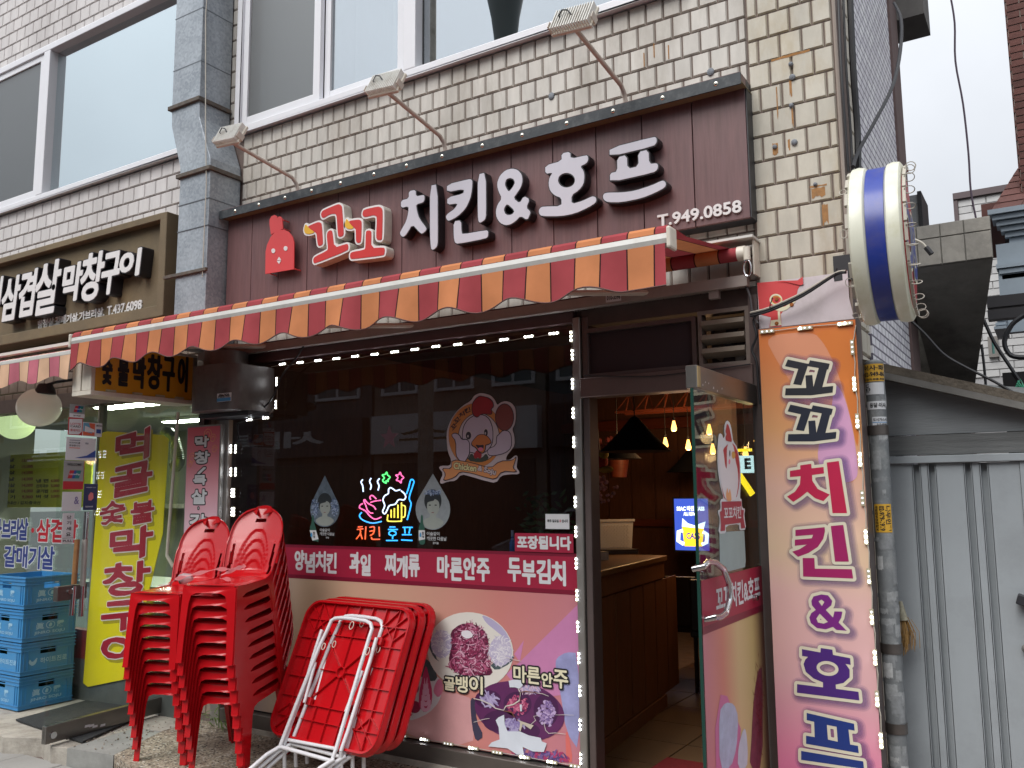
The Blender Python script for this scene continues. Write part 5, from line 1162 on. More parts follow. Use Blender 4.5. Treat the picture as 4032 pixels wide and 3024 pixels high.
# ================================================================ LEFT RESTAURANT
bs=thing('brown_signboard','brown box signboard with white brush letters 삼겹살·막창구이 at the left','sign',(-7.2,0,3.0));YB=-.2
m_brown=mat('brown_render',C(104,90,68),.75,var=.14,vscale=3,bump=.15,bscale=60,dirt=C(132,112,78),dscale=2.2,damt=.4)
bx0,bx1,bz0_,bz1_=-9.4,-5.573,3.0,3.80
q=MB();frame_rect(q,bx0,bx1,bz0_,bz1_,YB,.015,(.05,.075,.085,.05));q.build('frame',m_brown,bs,bevel=.004)
MB().box((bx0+.05,YB+.07,bz0_+.085),(bx1-.075,.012,bz1_-.05)).build('panel',m_brown,bs)
yf=YB-.03
for ch,l,t,r_,b_ in(('이',-60,330,0,500),('삼',8,325,112,592),('겹',120,285,214,565),('살',222,228,372,550),('막',405,238,520,468),('창',522,170,658,462),('구',660,168,765,420),('이',780,152,905,308)):
    x0,x1,z0,z1=box_on(r1b,l,t,r_,b_,yf);sg_=text_segs(ch,x0,x1,z0,z1)
    sh_=.12;sg_[:,0]+=(sg_[:,1]-z0)*sh_;sg_[:,2]+=(sg_[:,3]-z0)*sh_
    F=sdf(sg_,.05,.004);mb=MB();put(mb,contour(F,.020),yf+.003,.155);lo=mb.build('letter',m_letterside,bs)
    mb=MB();put(mb,contour(F,.012),yf-.001,.004);mb.build('face',m_white,lo)
p=P(*r1b(350,383),yf);MB().lathe((p[0],yf,p[2]),[(.03,.16),(.03,0),(.026,-.001),(.001,-.001)],16,'y').build('letter',m_white,bs)
for s,a,c in(('항정살.갈매기살.가브리살.',247,678),('T.437.6098',696,920)):
    x0,x1=P(*r1b(a,600),YB+.06)[0],P(*r1b(c,560),YB+.06)[0];z0,z1=P(*r1b(262,652),YB+.06)[2],P(*r1b(262,598),YB+.06)[2]
    mb=MB();sg_=text_segs(s,x0,x1,z0,z1);F=sdf(sg_,.01,.0024);put(mb,contour(F,.0022),YB+.060,.009);mb.build('lettering',m_white,bs)

lf=thing('shopfront','glazed front of the neighbouring grill restaurant with an open glass door','shopfront',(-7,.03,.1))
m_gl2=glass('restaurant_glass',(.88,.94,.90),1.0,.0)
lzt=2.42
MB().box((-9.4,-.02,lzt),(-5.30,.08,lzt+.12)).build('head_rail',mat('grey_head',C(120,112,106),.5,.3,var=.1),lf,bevel=.003)
MB().box((-9.4,.02,.62),(-6.62,.028,lzt)).build('pane',m_gl2,lf)
MB().box((-6.60,.02,.62),(-5.36,.028,lzt)).build('pane',m_gl2,lf)
MB().box((-6.62,-.01,.1),(-6.598,.06,lzt)).build('post',m_alu,lf)
MB().box((-5.36,-.01,.1),(-5.30,.06,lzt)).build('post',m_bronze,lf)
MB().box((-9.4,-.02,.40),(-5.36,.05,.62)).build('kick_panel',mat('maroon_kick',C(120,34,36),.35,var=.1),lf)
MB().box((-9.4,-.02,.09),(-5.36,.05,.40)).build('kick_panel',mat('grey_kick2',C(96,100,98),.35,.3,var=.15),lf)
tp=thing('drain_pipe','thin white pipe bent at the foot beside the pink strip sign','pipe',(-5.42,-.03,.8))
pp=[P(*zS(1940,340),-.04),P(*zS(1835,1659),-.04)];p2=[P(*zH(555,560),-.04),P(*zH(545,700),-.04),P(*zH(620,835),-.03)]
MB().tube([pp[0]]+p2,.012,8).build('pipe',m_plastic_w,tp,smooth=True)
# glass door swung out
ph=P(*zS(1895,300),.0);pf_t=PZ(*zS(735,205),ph[2]);fb=PZ(*r1c(250,1535),ZT);zt_d=ph[2]
H0=np.array([ph[0],-.02]);F0=np.array([fb[0],fb[1]]);dd=F0-H0;Ld=np.linalg.norm(dd);dd/=Ld;nn=np.array([-dd[1],dd[0]]);nn=nn if nn[0]>0 else-nn
ztop=P(*zS(735,205),F0[1])[2];print('LDOOR',H0,F0,Ld,zt_d,ztop)
def LD(s,z,o=0.0):q=H0+dd*s+nn*o;return(q[0],q[1],z)
def ldbox(s0,s1,z0,z1,o0,o1):m=MB();return m.hexa([LD(s0,z0,o0),LD(s1,z0,o0),LD(s1,z0,o1),LD(s0,z0,o1),LD(s0,z1,o0),LD(s1,z1,o0),LD(s1,z1,o1),LD(s0,z1,o1)])
def lray(u,v): # survey a pixel onto the door's plane -> (s, z)
    d=ray(u,v);n3=np.array([nn[0],nn[1],0]);o=np.array([H0[0],H0[1],0]);t=((o-CAM)@n3)/(d@n3);q=CAM+d*t;return float((q[:2]-H0)@dd),float(q[2])
ldr=ldbox(0,Ld,.14,2.12,-.005,.005).build('door',glass('green_door_glass',(.93,.97,.95),.6,.0),lf)
ldbox(0,Ld,ZT+.012,ZT+.12,-.02,.02).build('bottom_rail',MATS['scuffed_steel'],ldr,bevel=.002)
c_=lray(*r1c(290,1510));MB().lathe((0,0,0),[(.001,0)]);
q=MB();a0,a1=np.array(LD(Ld-.05,ZT+.06,.02)),np.array(LD(Ld-.05,ZT+.06,.03));q.cyl(a0,a1,.022,16);q.build('floor_lock',m_steel,ldr)
sc=MB()
for a,c in((495,1413),(520,1410),(540,1415),(585,1408)):
    s_,z_=lray(*r1c(a,c));sc.hexa([LD(s_-.02,z_-.008,.0205),LD(s_+.02,z_-.008,.0205),LD(s_+.02,z_-.008,.0208),LD(s_-.02,z_-.008,.0208),LD(s_-.02,z_+.006,.0205),LD(s_+.016,z_+.008,.0205),LD(s_+.016,z_+.008,.0208),LD(s_-.02,z_+.006,.0208)])
sc.build('sticker_scraps',m_paper,ldr)
for(za,zb,o,nm,m_,r_)in(((420,330),(400,590),.05,'handle',mat('handle_wood',C(140,100,62),.4,var=.2,vscale=30),.017),((400,600),(385,770),.05,'handle',m_steel,.0165),((475,170),(465,330),.05,'handle',m_steel,.0165),((465,330),(450,600),.05,'handle',mat('handle_tape',C(170,166,160),.5,.4,var=.15),.018),((450,600),(440,775),.05,'handle',m_steel,.0165)):
    s0,z0=lray(*r1c(*za));s1,z1=lray(*r1c(*zb));q=MB();q.cyl(LD(s0,z0,o),LD(s1,z1,o),r_,12);q.build(nm,m_,ldr,smooth=True)
s0,z0=lray(*r1c(305,605));s1,z1=lray(*r1c(475,670));ldbox(min(s0,s1),max(s0,s1),z1,z0,.008,.05).build('lock_box',MATS['scuffed_steel'],ldr,bevel=.004)
s0,z0=lray(*r1c(375,632));q=MB();q.cyl(LD(s0,z0,.05),LD(s0,z0,.062),.018,16);q.build('lock_barrel',m_steel,ldr,smooth=True)
# cards and notices on that door
def card(name,label,zm,l,t,r_,b_,m,cat='sticker',parts=()):
    s0,z1=lray(*zm(l,(t+b_)/2));s1,_=lray(*zm(r_,(t+b_)/2));_,z1=lray(*zm((l+r_)/2,t));_,z0=lray(*zm((l+r_)/2,b_))
    sa,sb=min(s0,s1),max(s0,s1);root=thing(name,label,cat,LD((sa+sb)/2,z0,.006));ldbox(sa,sb,z0,z1,.0055,.0065).build('card',m,root)
    # local frame: u to the right in the picture (towards the hinge), w up
    for k,(kind,u0,u1,w0,w1,mm,*tx)in enumerate(parts):
        S0,S1=sb-(sb-sa)*u0,sb-(sb-sa)*u1;Z0,Z1=z0+(z1-z0)*w0,z0+(z1-z0)*w1;mb=MB();o=.0072+k*.0003
        if kind=='r':mb.q([LD(S0,Z0,o),LD(S1,Z0,o),LD(S1,Z1,o),LD(S0,Z1,o)])
        elif kind=='p':
            mb.q([LD(sb-(sb-sa)*a,z0+(z1-z0)*c,o)for a,c in tx[0]])
        else:text(mb,tx[0],0,abs(S0-S1),Z0,Z1,0,0,.02,mp=lambda v:LD(S0-v[0],v[1],o))
        mb.build('print',mm,root)
    return root
mr,mbl,mgn,mgr,mnv=mat('card_red',C(176,36,48),.4),mat('card_blue',C(36,70,150),.4),mat('card_teal',C(24,120,120),.4),mat('card_grey',C(150,154,154),.4,.2),mat('card_navy',C(34,44,92),.4)
UP=[('p',0,0,0,0,mr,[(.26,.42),(.50,.42),(.62,.90),(.36,.90)]),('p',0,0,0,0,mbl,[(.46,.42),(.62,.42),(.74,.90),(.58,.90)]),('p',0,0,0,0,mgn,[(.6,.42),(.8,.42),(.9,.90),(.7,.90)]),('t',.34,.86,.58,.72,m_paper,'UnionPay')]
card('card_sticker','topmost card sticker reading UnionPay on the restaurant door',zS,750,258,915,400,mgr,parts=UP+[('r',0,1,0,.3,m_paper),('t',.25,.75,.08,.2,m_black,'银联卡特约商户')])
card('card_sticker','white card sticker with a red rim reading LOTTE CARD',zS,735,400,893,590,mr,parts=[('p',0,0,0,0,m_paper,[(.06,.05),(.74,.05),(.94,.22),(.94,.95),(.06,.9)]),('t',.14,.86,.58,.70,mr,'LOTTE'),('t',.14,.86,.44,.56,m_black,'CARD'),('t',.14,.86,.2,.35,mr,'롯데카드')])
card('card_sticker','small picture sticker in orange and blue beside the LOTTE CARD sticker',zS,893,455,1103,605,m_paper,parts=[('r',.02,.62,.05,.95,mat('card_orange',C(206,96,66),.4)),('p',0,0,0,0,mat('card_sky',C(90,150,180),.4),[(.02,.35),(.5,.2),(.3,.95),(.02,.95)]),('p',0,0,0,0,m_paper,[(.1,.3),(.6,.3),(.6,.5),(.1,.75)]),('r',.7,.94,.25,.55,mbl),('t',.67,.97,.74,.88,m_black,'AMERICAN')])
card('card_sticker','wide white sticker with VISA and blue stripes on the restaurant door',zS,710,618,1035,865,m_paper,parts=[('p',0,0,0,0,mbl,[(.3,.1),(.5,.1),(1.0,.15),(1.0,.48),(.7,.22)]),('t',.1,.46,.72,.8,m_black,'비자카드를'),('t',.1,.46,.6,.68,m_black,'환영합니다'),('r',.1,.46,.86,.88,mnv),('r',.1,.46,.52,.55,mat('card_orange',C(206,96,66))),('t',.62,.74,.72,.8,mnv,'VISA')])
card('card_sticker','tall grey and crimson sticker reading WELCOME above UnionPay',zS,683,868,905,1180,mgr,parts=[('r',0,1,0,.28,mr),('p',0,0,0,0,mr,[(.20,.38),(.44,.38),(.56,.66),(.3,.66)]),('p',0,0,0,0,mbl,[(.4,.38),(.56,.38),(.68,.66),(.52,.66)]),('p',0,0,0,0,mgn,[(.54,.38),(.76,.38),(.86,.66),(.64,.66)]),('t',.28,.8,.48,.56,m_paper,'UnionPay'),('t',.15,.85,.82,.91,m_black,'WELCOME'),('r',.97,1,.2,1,mr)])
card('card_sticker','plain white sticker with a small purple motif under the WELCOME sticker',zS,668,1207,878,1415,m_paper,parts=[('t',.62,.88,.35,.75,mat('faint_purple',C(110,104,150),.5),'&')])
card('card_sticker','narrow navy blue sticker with a pink oval right of the white sticker',zS,903,1120,1052,1405,mnv,parts=[('p',0,0,0,0,mat('oval_pink',C(214,120,120),.4),[(.35,.38),(.55,.36),(.72,.45),(.68,.64),(.5,.68),(.34,.56)]),('t',.15,.85,.84,.88,m_paper,'부정청탁 신고'),('t',.15,.7,.1,.16,m_paper,'국민권익위원회')])
card('pull_sign','white vertical plate reading 당기세요 PULL above the door handles',r1c,357,178,425,355,m_paper,'sign',parts=[('t',.36,.74,.80,.92,m_black,'당'),('t',.36,.74,.62,.74,m_black,'기'),('t',.34,.76,.43,.55,m_black,'세'),('t',.34,.76,.25,.37,m_black,'요'),('t',.12,.9,.06,.13,m_black,'PULL'),('r',.05,.95,.18,.19,m_black)])

# yellow hanging banner behind the door
YY=-.032
yb=thing('hanging_banner','tall yellow banner with dark red brush letters 먹골숯불막창구이 on the restaurant front','banner',(P(280,1200,YY)[0],YY,.5))
m_yb=mat('yellow_banner',C(222,204,20),.4,var=.05,vscale=3)
poly=[zS(1088,600),zS(1120,560),zS(1165,548),zS(1780,590),zS(1835,632),zS(1770,1659)]+[r1c(745,1140),r1c(510,1188),r1c(483,1165),r1c(560,150)]
lp=[tuple(P(*q,YY)[[0,2]])for q in poly];mb=MB();put(mb,[lp],YY,.004);mb.build('sheet',m_yb,yb)
m_dr2=mat('brush_red',C(158,26,48),.45);m_rim=mat('brush_rim',C(226,214,208),.5)
m_bshadow=mat('banner_shade',C(166,150,26),.5)
for ch,zm,l,t,r_,b_ in(('먹',zS,1262,570,1630,905),('골',zS,1205,935,1660,1280),('숯',zS,1090,1320,1370,1590),('불',zS,1425,1315,1685,1575),('막',r1c,640,280,890,465),('창',r1c,600,485,875,680),('구',r1c,590,705,860,885),('이',r1c,588,905,860,1085)):
    x0,x1,z0,z1=box_on(zm,l,t,r_,b_,YY);sg_=text_segs(ch,x0+.008,x1-.008,z0+.012,z1-.012)
    nz=lambda v:v+.006*math.sin(v*61);sg_[:,1]+=(sg_[:,0]-x0)*.10+.006*np.sin(sg_[:,0]*70);sg_[:,3]+=(sg_[:,2]-x0)*.10+.006*np.sin(sg_[:,2]*70)
    F=sdf(sg_,.04,.0032)
    mb=MB();v,f=fill_raw(contour(F,.014 if ch in '숯불' else .019));mb.add([(p[0],YY-.003,p[1])for p in v],f);lo=mb.build('letter_outline',m_rim,yb)
    mb=MB();v,f=fill_raw(contour(F,.006 if ch in '숯불' else .010));mb.add([(p[0],YY-.005,p[1])for p in v],f);mb.build('letter',m_dr2,lo)
    mb=MB();v,f=fill_raw(contour(F,.012));mb.add([(min(p[0]+.025,x1+.04),YY-.0012,p[1]-.028)for p in v],f);mb.build('painted_letter_shadow',m_bshadow,yb)  # letters' cast shadow painted on the sheet as offset darker yellow shapes
# words on the restaurant glass
YW=.012
gw=thing('glass_lettering','blue and red vinyl words 가브리살 삼겹살 갈매기살 on the restaurant glass','lettering',(-7.2,YW,1.2))
m_blue=mat('vinyl_blue',C(46,62,128),.4);m_redv=mat('vinyl_red',C(190,34,48),.4)
for s,l,t,r_,b_,mm in(('가브',-40,215,62,330,m_blue),('리',66,215,106,330,m_blue),('살',110,212,162,332,m_blue),('삼',215,215,290,340,m_redv),('겹',296,212,370,345,m_redv),('살',376,220,450,345,m_redv),('갈',25,370,92,488,m_blue),('매',98,372,158,492,m_blue),('기',168,375,232,498,m_blue),('살',240,375,315,502,m_blue)):
    x0,x1,z0,z1=box_on(r1c,l,t,r_,b_,YW);sg_=text_segs(s,x0,x1,z0,z1);F=sdf(sg_,.03,.004)
    mb=MB();v,f=fill_raw(contour(F,.014));mb.add([(p[0],YW-.0004,p[1])for p in v],f);o=mb.build('letter_outline',m_paper,gw)
    mb=MB();v,f=fill_raw(contour(F,.006));mb.add([(p[0],YW-.0012,p[1])for p in v],f);mb.build('letter',mm,o)
p=P(*r1c(190,278),YW);MB().lathe((p[0],YW,p[2]),[(.022,0),(.02,-.001),(.001,-.001)],14,'y').build('letter',m_redv,gw)

# pink strip sign
YK=-.05
pk=thing('pink_strip_sign','narrow pink vertical sign reading 막창/목살 between the two shopfronts','sign',(P(430,1000,YK)[0],YK,1.2))
px0,px1=P(401,1000,YK)[0],P(476,1000,YK)[0];pz1,pz0=P(440,918,YK)[2],P(430,1330,YK)[2]
MB().box((px0,YK,pz0),(px1,.0,pz1)).build('case',m_alu,pk,bevel=.003)
m_pk=ramp_mat('pink_print',[(0,C(226,206,214)),(.45,C(222,190,204)),(.75,C(224,150,160)),(1,C(212,92,108))],'Z',pz0,pz1,.35)
MB().box((px0+.014,YK-.002,pz0+.014),(px1-.014,YK,pz1-.014)).build('face_print',m_pk,pk)
cu_=MB()
for(a,c,r_)in((1355,1345,40),(1390,1370,30),(1255,1500,38),(1400,1440,28),(1240,1540,26)):
    p=P(*r1b(a,c),YK-.003);rr_=r_/1659*1000/3424*6.5
    cu_.tube([(p[0]+rr_*(1-t/14)*math.cos(t),YK-.0025,p[2]+rr_*(1-t/14)*math.sin(t))for t in[k*.5 for k in range(20)]],.0028,4)
cu_.build('cloud_print',mat('cloud_gold',C(226,158,120),.5),pk)
for ch,zm,l,t,r_,b_ in(('막',r1b,1268,1352,1370,1432),('창',r1b,1265,1450,1375,1540),('/',r1b,1285,1556,1350,1606),('목',r1c,1118,-48,1205,18),('살',r1c,1108,35,1208,130),('·',r1c,1145,140,1162,158),('갈',r1c,1096,178,1205,290)):
    x0,x1,z0,z1=box_on(zm,l,t,r_,b_,YK);
    if ch=='/':x0,x1=x0+.03,x1-.03
    caption(ch,zm,l+8,t+8,r_-8,b_-8,YK-.003,m_paper,m_black,.013,pk,res=.0032,bold=.005,names=('letter','letter_outline'))

# mustard light box under the awning
yM=-.16
ms=thing('lightbox_sign','mustard yellow lightbox with black brush letters 숯불막창구이 hanging under the awning','sign',(-5.7,-.3,2.4))
B_=P(*r1b(1250,1135),-.06);A_=PX(*r1b(610,1085),B_[0])
fx0,fy0,fx1,fy1=B_[0],A_[1],B_[0],-.06;fz0,fz1=(A_[2]+B_[2])/2,2.68;print('MUST',A_,B_)
def MS(s,z,o=0.0):
    d=np.array([fx1-fx0,fy1-fy0]);L_=np.linalg.norm(d);d/=L_;n_=np.array([d[1],-d[0]]);q=np.array([fx0,fy0])+d*s+n_*o;return(q[0],q[1],z)
Lm=math.hypot(fx1-fx0,fy1-fy0)
def msbox(s0,s1,z0,z1,o0,o1):return MB().hexa([MS(s0,z0,o0),MS(s1,z0,o0),MS(s1,z0,o1),MS(s0,z0,o1),MS(s0,z1,o0),MS(s1,z1,o0),MS(s1,z1,o1),MS(s0,z1,o1)])
msbox(0,Lm,fz0+.02,fz1,-.003,0).build('face_print',mat('mustard_print',C(214,160,40),.4,var=.06,vscale=4),ms)
msbox(-.03,Lm+.03,fz0-.01,fz0+.02,-.20,.014).build('frame',m_plastic_w,ms,bevel=.003)
msbox(-.03,Lm+.03,fz1,fz1+.02,-.20,.014).build('frame',m_plastic_w,ms,bevel=.003)
msbox(-.03,0,fz0+.02,fz1,-.09,.012).build('frame',m_plastic_w,ms,bevel=.003);msbox(-.03,0,fz0+.02,fz1,-.20,-.105).build('frame',m_plastic_w,ms,bevel=.003)
msbox(Lm,Lm+.03,fz0+.02,fz1,-.20,.014).build('frame',m_alu,ms)
msbox(0,Lm,fz0+.02,fz1,-.202,-.198).build('back',m_dark,ms)
def mray(u,v):
    d=ray(u,v);n_=np.array([fy1-fy0,-(fx1-fx0),0]);n_/=np.linalg.norm(n_);o=np.array([fx0,fy0,0]);t=((o-CAM)@n_)/(d@n_);q=CAM+d*t;e_=np.array([fx1-fx0,fy1-fy0])/Lm;return float((q[:2]-[fx0,fy0])@e_),float(q[2])
for ch,l,t,r_,b_ in(('숯',668,850,732,1010),('불',770,845,840,1020),('막',868,850,950,1035),('창',960,838,1055,1040),('구',1060,850,1140,1055),('이',1160,845,1225,1058)):
    s0,z0=mray(*r1b(l,b_));s1,z1=mray(*r1b(r_,t));sg_=text_segs(ch,s0,s1,z0,z1);F=sdf(sg_,.02,.004);mb=MB();v,f=fill_raw(contour(F,.008));mb.add([MS(p[0],p[1],.003)for p in v],f);mb.build('letter',m_black,ms)
for s_ in(.12,.32,.5,.66):msbox(s_-.035,s_+.035,fz0+.022,fz0+.036,.0,.014).build('led_module',m_modcase,ms)

# second awning further left
a2=thing('awning','faded pink and cream striped awning of the neighbouring restaurant at the left edge','awning',(-8,-.3,2.6));y2=-.88
e0,e1=P(*r1b(0,888),y2),P(*r1b(490,805),y2);z2=(e0[2]+e1[2])/2;xA0,xA1=-9.6,e1[0];print('AWN2',e0,e1)
m_c2=stripe_mat('faded_awning_cloth',C(190,110,124),C(216,178,148),xA1,.125,C(92,60,62))
MB().box((xA0,y2-.03,z2-.02),(xA1,y2+.02,z2+.012)).build('front_bar',MATS['white_aluminium'],a2,bevel=.006)
zz=P(*r1b(250,790),-.35)[2];MB().box((xA0,-.38,zz-.012),(xA1+.1,-.33,zz+.012)).build('cover',MATS['cover_white'],a2)
mb=MB();prev=None;N=110
for i in range(N+1):
    x=xA0+(xA1-xA0)*i/N;s=((xA1-x)/.42)%1.0;d=.15+.02*math.cos(2*math.pi*s);col=[(x,y2-.03+.01*math.sin(x*15)*k/4,z2-.018-d*k/4)for k in range(5)]
    if prev:
        for k in range(4):mb.q([prev[k],col[k],col[k+1],prev[k+1]])
    prev=col
mb.build('valance',m_c2,a2,smooth=True)
MB().q([(xA0,y2-.02,z2+.014),(xA1,y2-.02,z2+.014),(xA1+.05,-.30,zz-.03),(xA0,-.30,zz-.03)]).build('canopy',m_c2,a2)
MB().cyl((xA0,-.2,zz-.04),(xA1,-.2,zz-.04),.04,14).build('roller',m_c2,a2)
MB().box((xA1-.05,-.80,2.66),(xA1-.02,-.02,2.70)).build('side_arm',m_plastic_w,a2)

# globe lamp
yg=-.33;gc=P(*r1b(255,1168),yg);gr=.166
gl=thing('globe_lamp','white globe lamp hanging on a black bracket over the restaurant entrance','lamp',tuple(gc))
m_glb=mat('opal_glass',C(206,200,182),.18,emit=(1,.93,.75,1),es=.05);MB().ball(gc,gr,32,20,(1,1,.93)).build('globe',m_glb,gl,smooth=True)
tp_=P(*r1b(350,1060),yg);mb=MB();mb.lathe((gc[0]+gr*.45,yg,gc[2]+gr*.80),[(.001,.05),(.05,.05),(.075,.0),(.08,-.03),(.05,-.04)],16);mb.build('cap',m_blackmetal,gl,smooth=True)
MB().tube([(gc[0]+gr*.45,yg,gc[2]+gr*.8+.04),(gc[0]+gr*.75,yg+.05,gc[2]+gr*1.2),(gc[0]+gr*.95,-.02,gc[2]+gr*1.6)],.012,8).build('bracket',m_blackmetal,gl)

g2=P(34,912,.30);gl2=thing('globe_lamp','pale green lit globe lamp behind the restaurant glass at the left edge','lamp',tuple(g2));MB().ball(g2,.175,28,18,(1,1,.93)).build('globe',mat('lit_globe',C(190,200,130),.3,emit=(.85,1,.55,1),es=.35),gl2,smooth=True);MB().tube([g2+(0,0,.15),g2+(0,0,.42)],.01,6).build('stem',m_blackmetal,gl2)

# crates
m_cr=mat('crate_blue',C(62,134,186),.38,var=.06,vscale=6,dirt=C(90,130,160),dscale=5,damt=.4);m_crin=mat('crate_print',C(150,190,214),.5)
def crate(z,k,label):
    x1,x0,y0,y1=-6.655,-7.16,-.50,-.085;h=.238
    t=thing('beer_crate',label,'crate',((x0+x1)/2,(y0+y1)/2,z),'blue drink crates stacked by the restaurant door');th=.012
    q=MB()
    # walls with a hand hole: +x long side and -y side
    hz0,hz1=z+h*.62,z+h*.80;ym=(y0+y1)/2;xm=(x0+x1)/2;hw=.062
    for xx in(x1-th,x0):
        q.box((xx,y0,z),(xx+th,y1,hz0));q.box((xx,y0,hz1),(xx+th,y1,z+h));q.box((xx,y0,hz0),(xx+th,ym-hw,hz1));q.box((xx,ym+hw,hz0),(xx+th,y1,hz1))
    for yy in(y0,y1-th):
        q.box((x0+th,yy,z),(x1-th,yy+th,hz0));q.box((x0+th,yy,hz1),(x1-th,yy+th,z+h));q.box((x0+th,yy,hz0),(xm-hw,yy+th,hz1));q.box((xm+hw,yy,hz0),(x1-th,yy+th,hz1))
    q.box((x0+th,y0+th,z),(x1-th,y1-th,z+.01));q.build('body',m_cr,t)
    rb=MB();e=.007
    for zz in(z+.004,z+.030,z+h-.062,z+h-.036,z+h-.012):
        rb.box((x0-e,y0-e,zz),(x1+e,y0-.0005,zz+.006));rb.box((x1+.0005,y0,zz),(x1+e,y1+e,zz+.006));rb.box((x0-e,y0,zz),(x0-.0005,y1+e,zz+.006));rb.box((x0,y1+.0005,zz),(x1,y1+e,zz+.006))
    for yy in(y0+.02,y0+.05,y1-.05,y1-.02):rb.box((x1+.0006,yy,z+.036),(x1+e*.8,yy+.003,z+h-.062))
    for xx in(x1-.02,x1-.05,x0+.02,x0+.05):rb.box((xx-.003,y0-e*.8,z+.036),(xx,y0-.0006,z+h-.062))
    rb.build('ribs',m_cr,t)
    pr,pr2=MB(),MB();mpx=lambda v:(x1+.0012,v[0],v[1]);mpy=lambda v:(v[0],y0-.0012,v[1])
    if k==2:
        text(pr,'하이트진로',ym-.06,ym+.15,z+.075,z+.118,0,0,.02,mp=mpx);p_=fill_raw([chaikin([(ym-.15,z+.09),(ym-.14,z+.12),(ym-.12,z+.09),(ym-.08,z+.13),(ym-.09,z+.08),(ym-.12,z+.065)])]);pr.add([(x1+.0012,a,c)for a,c,_ in p_[0]],p_[1])
        text(pr2,'하이트진로',xm-.05,xm+.2,z+.075,z+.115,0,0,.02,mp=mpy)
    else:
        text(pr,'JINRO SOJU',ym-.12,ym+.12,z+.045,z+.072,0,0,.02,mp=mpx);text(pr,'眞',ym-.11,ym-.045,z+.085,z+.135,0,0,.02,mp=mpx);text(pr,'露',ym+.055,ym+.115,z+.085,z+.135,0,0,.02,mp=mpx)
        v,f=fill_raw([ell(ym+.005,z+.112,.036,.028,20),ell(ym+.005,z+.112,.030,.023,20)]);pr.add([(x1+.0012,a,c)for a,c,_ in v],f);v,f=fill_raw([chaikin([(ym-.01,z+.10),(ym+.0,z+.13),(ym+.02,z+.12),(ym+.01,z+.095)])]);pr.add([(x1+.0012,a,c)for a,c,_ in v],f)
        text(pr2,'JINRO SOJU',xm-.12,xm+.12,z+.045,z+.072,0,0,.02,mp=mpy);text(pr2,'眞',xm-.11,xm-.045,z+.085,z+.135,0,0,.02,mp=mpy);text(pr2,'露',xm+.055,xm+.115,z+.085,z+.135,0,0,.02,mp=mpy)
    pr.build('lettering',m_crin,t);pr2.build('lettering',m_crin,t)
    if k:
        bt=MB()
        for i in range(5):
            for j in range(4):bt.cyl((x0+.06+i*.09,y0+.06+j*.095,z+.012),(x0+.06+i*.09,y0+.06+j*.095,z+.2),.03,8)
        bt.build('bottles',mat('bottle_dark_green',C(26,58,40),.15),t,smooth=True)
for k,lb in enumerate(('blue drink crate at the bottom of the stack beside the yellow banner','blue drink crate printed 하이트진로, second from the bottom of the stack','blue drink crate printed JINRO SOJU, third up, right under the empty one','open blue drink crate on top of the stack')):
    crate(ZT-.002+k*.2435,{0:3,1:2,2:1,3:0}[k],lb)
# mat at the entrance
mt=MB();zq=ZT+.002;c4=[PZ(*r1c(*q),zq)for q in((92,1382),(500,1272),(905,1322),(480,1512))]
mt.hexa([(p[0],p[1],zq-.004)for p in c4]+[(p[0],p[1],zq+.008)for p in c4]);top('door_mat',mt,mat('black_rubber',C(44,46,48),.8,var=.2,vscale=40,bump=.4,bscale=200),'dark rubber door mat on the step of the grill restaurant','door mat')
# weed growing by the post
wd=MB();rr=random.Random(4);base=np.array([-4.97,-.06,ZT])
for k in range(34):
    b0=base+[rr.uniform(-.06,.05),rr.uniform(-.05,.02),rr.uniform(0,.22)];a=rr.uniform(0,6.28);l=rr.uniform(.07,.17);d=np.array([math.cos(a),math.sin(a)*.6-.3,rr.uniform(-.2,.7)]);d/=np.linalg.norm(d);s=np.cross(d,(0,0,1));s/=np.linalg.norm(s)
    wd.q([b0,b0+d*l*.5+s*.007,b0+d*l+(0,0,-.03),b0+d*l*.5-s*.007])
wd.tube([base,base+(0,-.01,.28)],.004,5)
top('weed',wd,mat('weed_green',C(92,112,56),.6,var=.2,vscale=40),'green weed growing from the joint behind the left stack of chairs','plant')
# ================================================================ PIER: VERTICAL LIGHTBOX BANNER
YV=-.10
vb=thing('vertical_banner','tall orange to pink lightbox sign on the corner pier reading 꼬꼬치킨&호프 downwards','sign',(-.96,-.05,.1))
vx0,vx1,vz1,vz0=-1.176,-.738,2.43,.12
MB().box((vx0-.004,YV+.002,vz0),(vx1+.004,-.006,vz1)).build('case',m_bronze,vb,bevel=.002)
m_vp=ramp_mat('banner_print',[(0,C(206,84,150)),(.12,C(216,130,160)),(.26,C(214,168,172)),(.42,C(218,178,172)),(.50,C(220,190,160)),(.62,C(218,176,158)),(.74,C(214,158,110)),(.88,C(208,128,78)),(1,C(208,112,48))],'Z',vz0,vz1,.3,slant=.12)
MB().box((vx0,YV,vz0+.01),(vx1,YV+.0015,vz1-.006)).build('face_print',m_vp,vb)
def vput(name,loops,m,y):
    lp=[[(min(max(p[0],vx0+.001),vx1-.001),max(p[1],vz0+.012))for p in l]for l in loops];mb=MB();v,f=fill_raw(lp);mb.add([(p[0],YV-y,p[1])for p in v],f);return mb.build(name,m,vb)
m_sw1=mat('swoosh_peach',C(212,146,114),.3);m_sw2=mat('swoosh_lilac',C(206,156,190),.3);m_sw3=mat('swoosh_orange',C(208,122,60),.3)
vput('swoosh',[chaikin(xz(r4b,[(180,700),(500,670),(590,760),(690,1000),(760,1300),(790,1659),(690,1659),(600,1350),(420,1100),(260,860)],YV),2)],m_sw1,.0004)
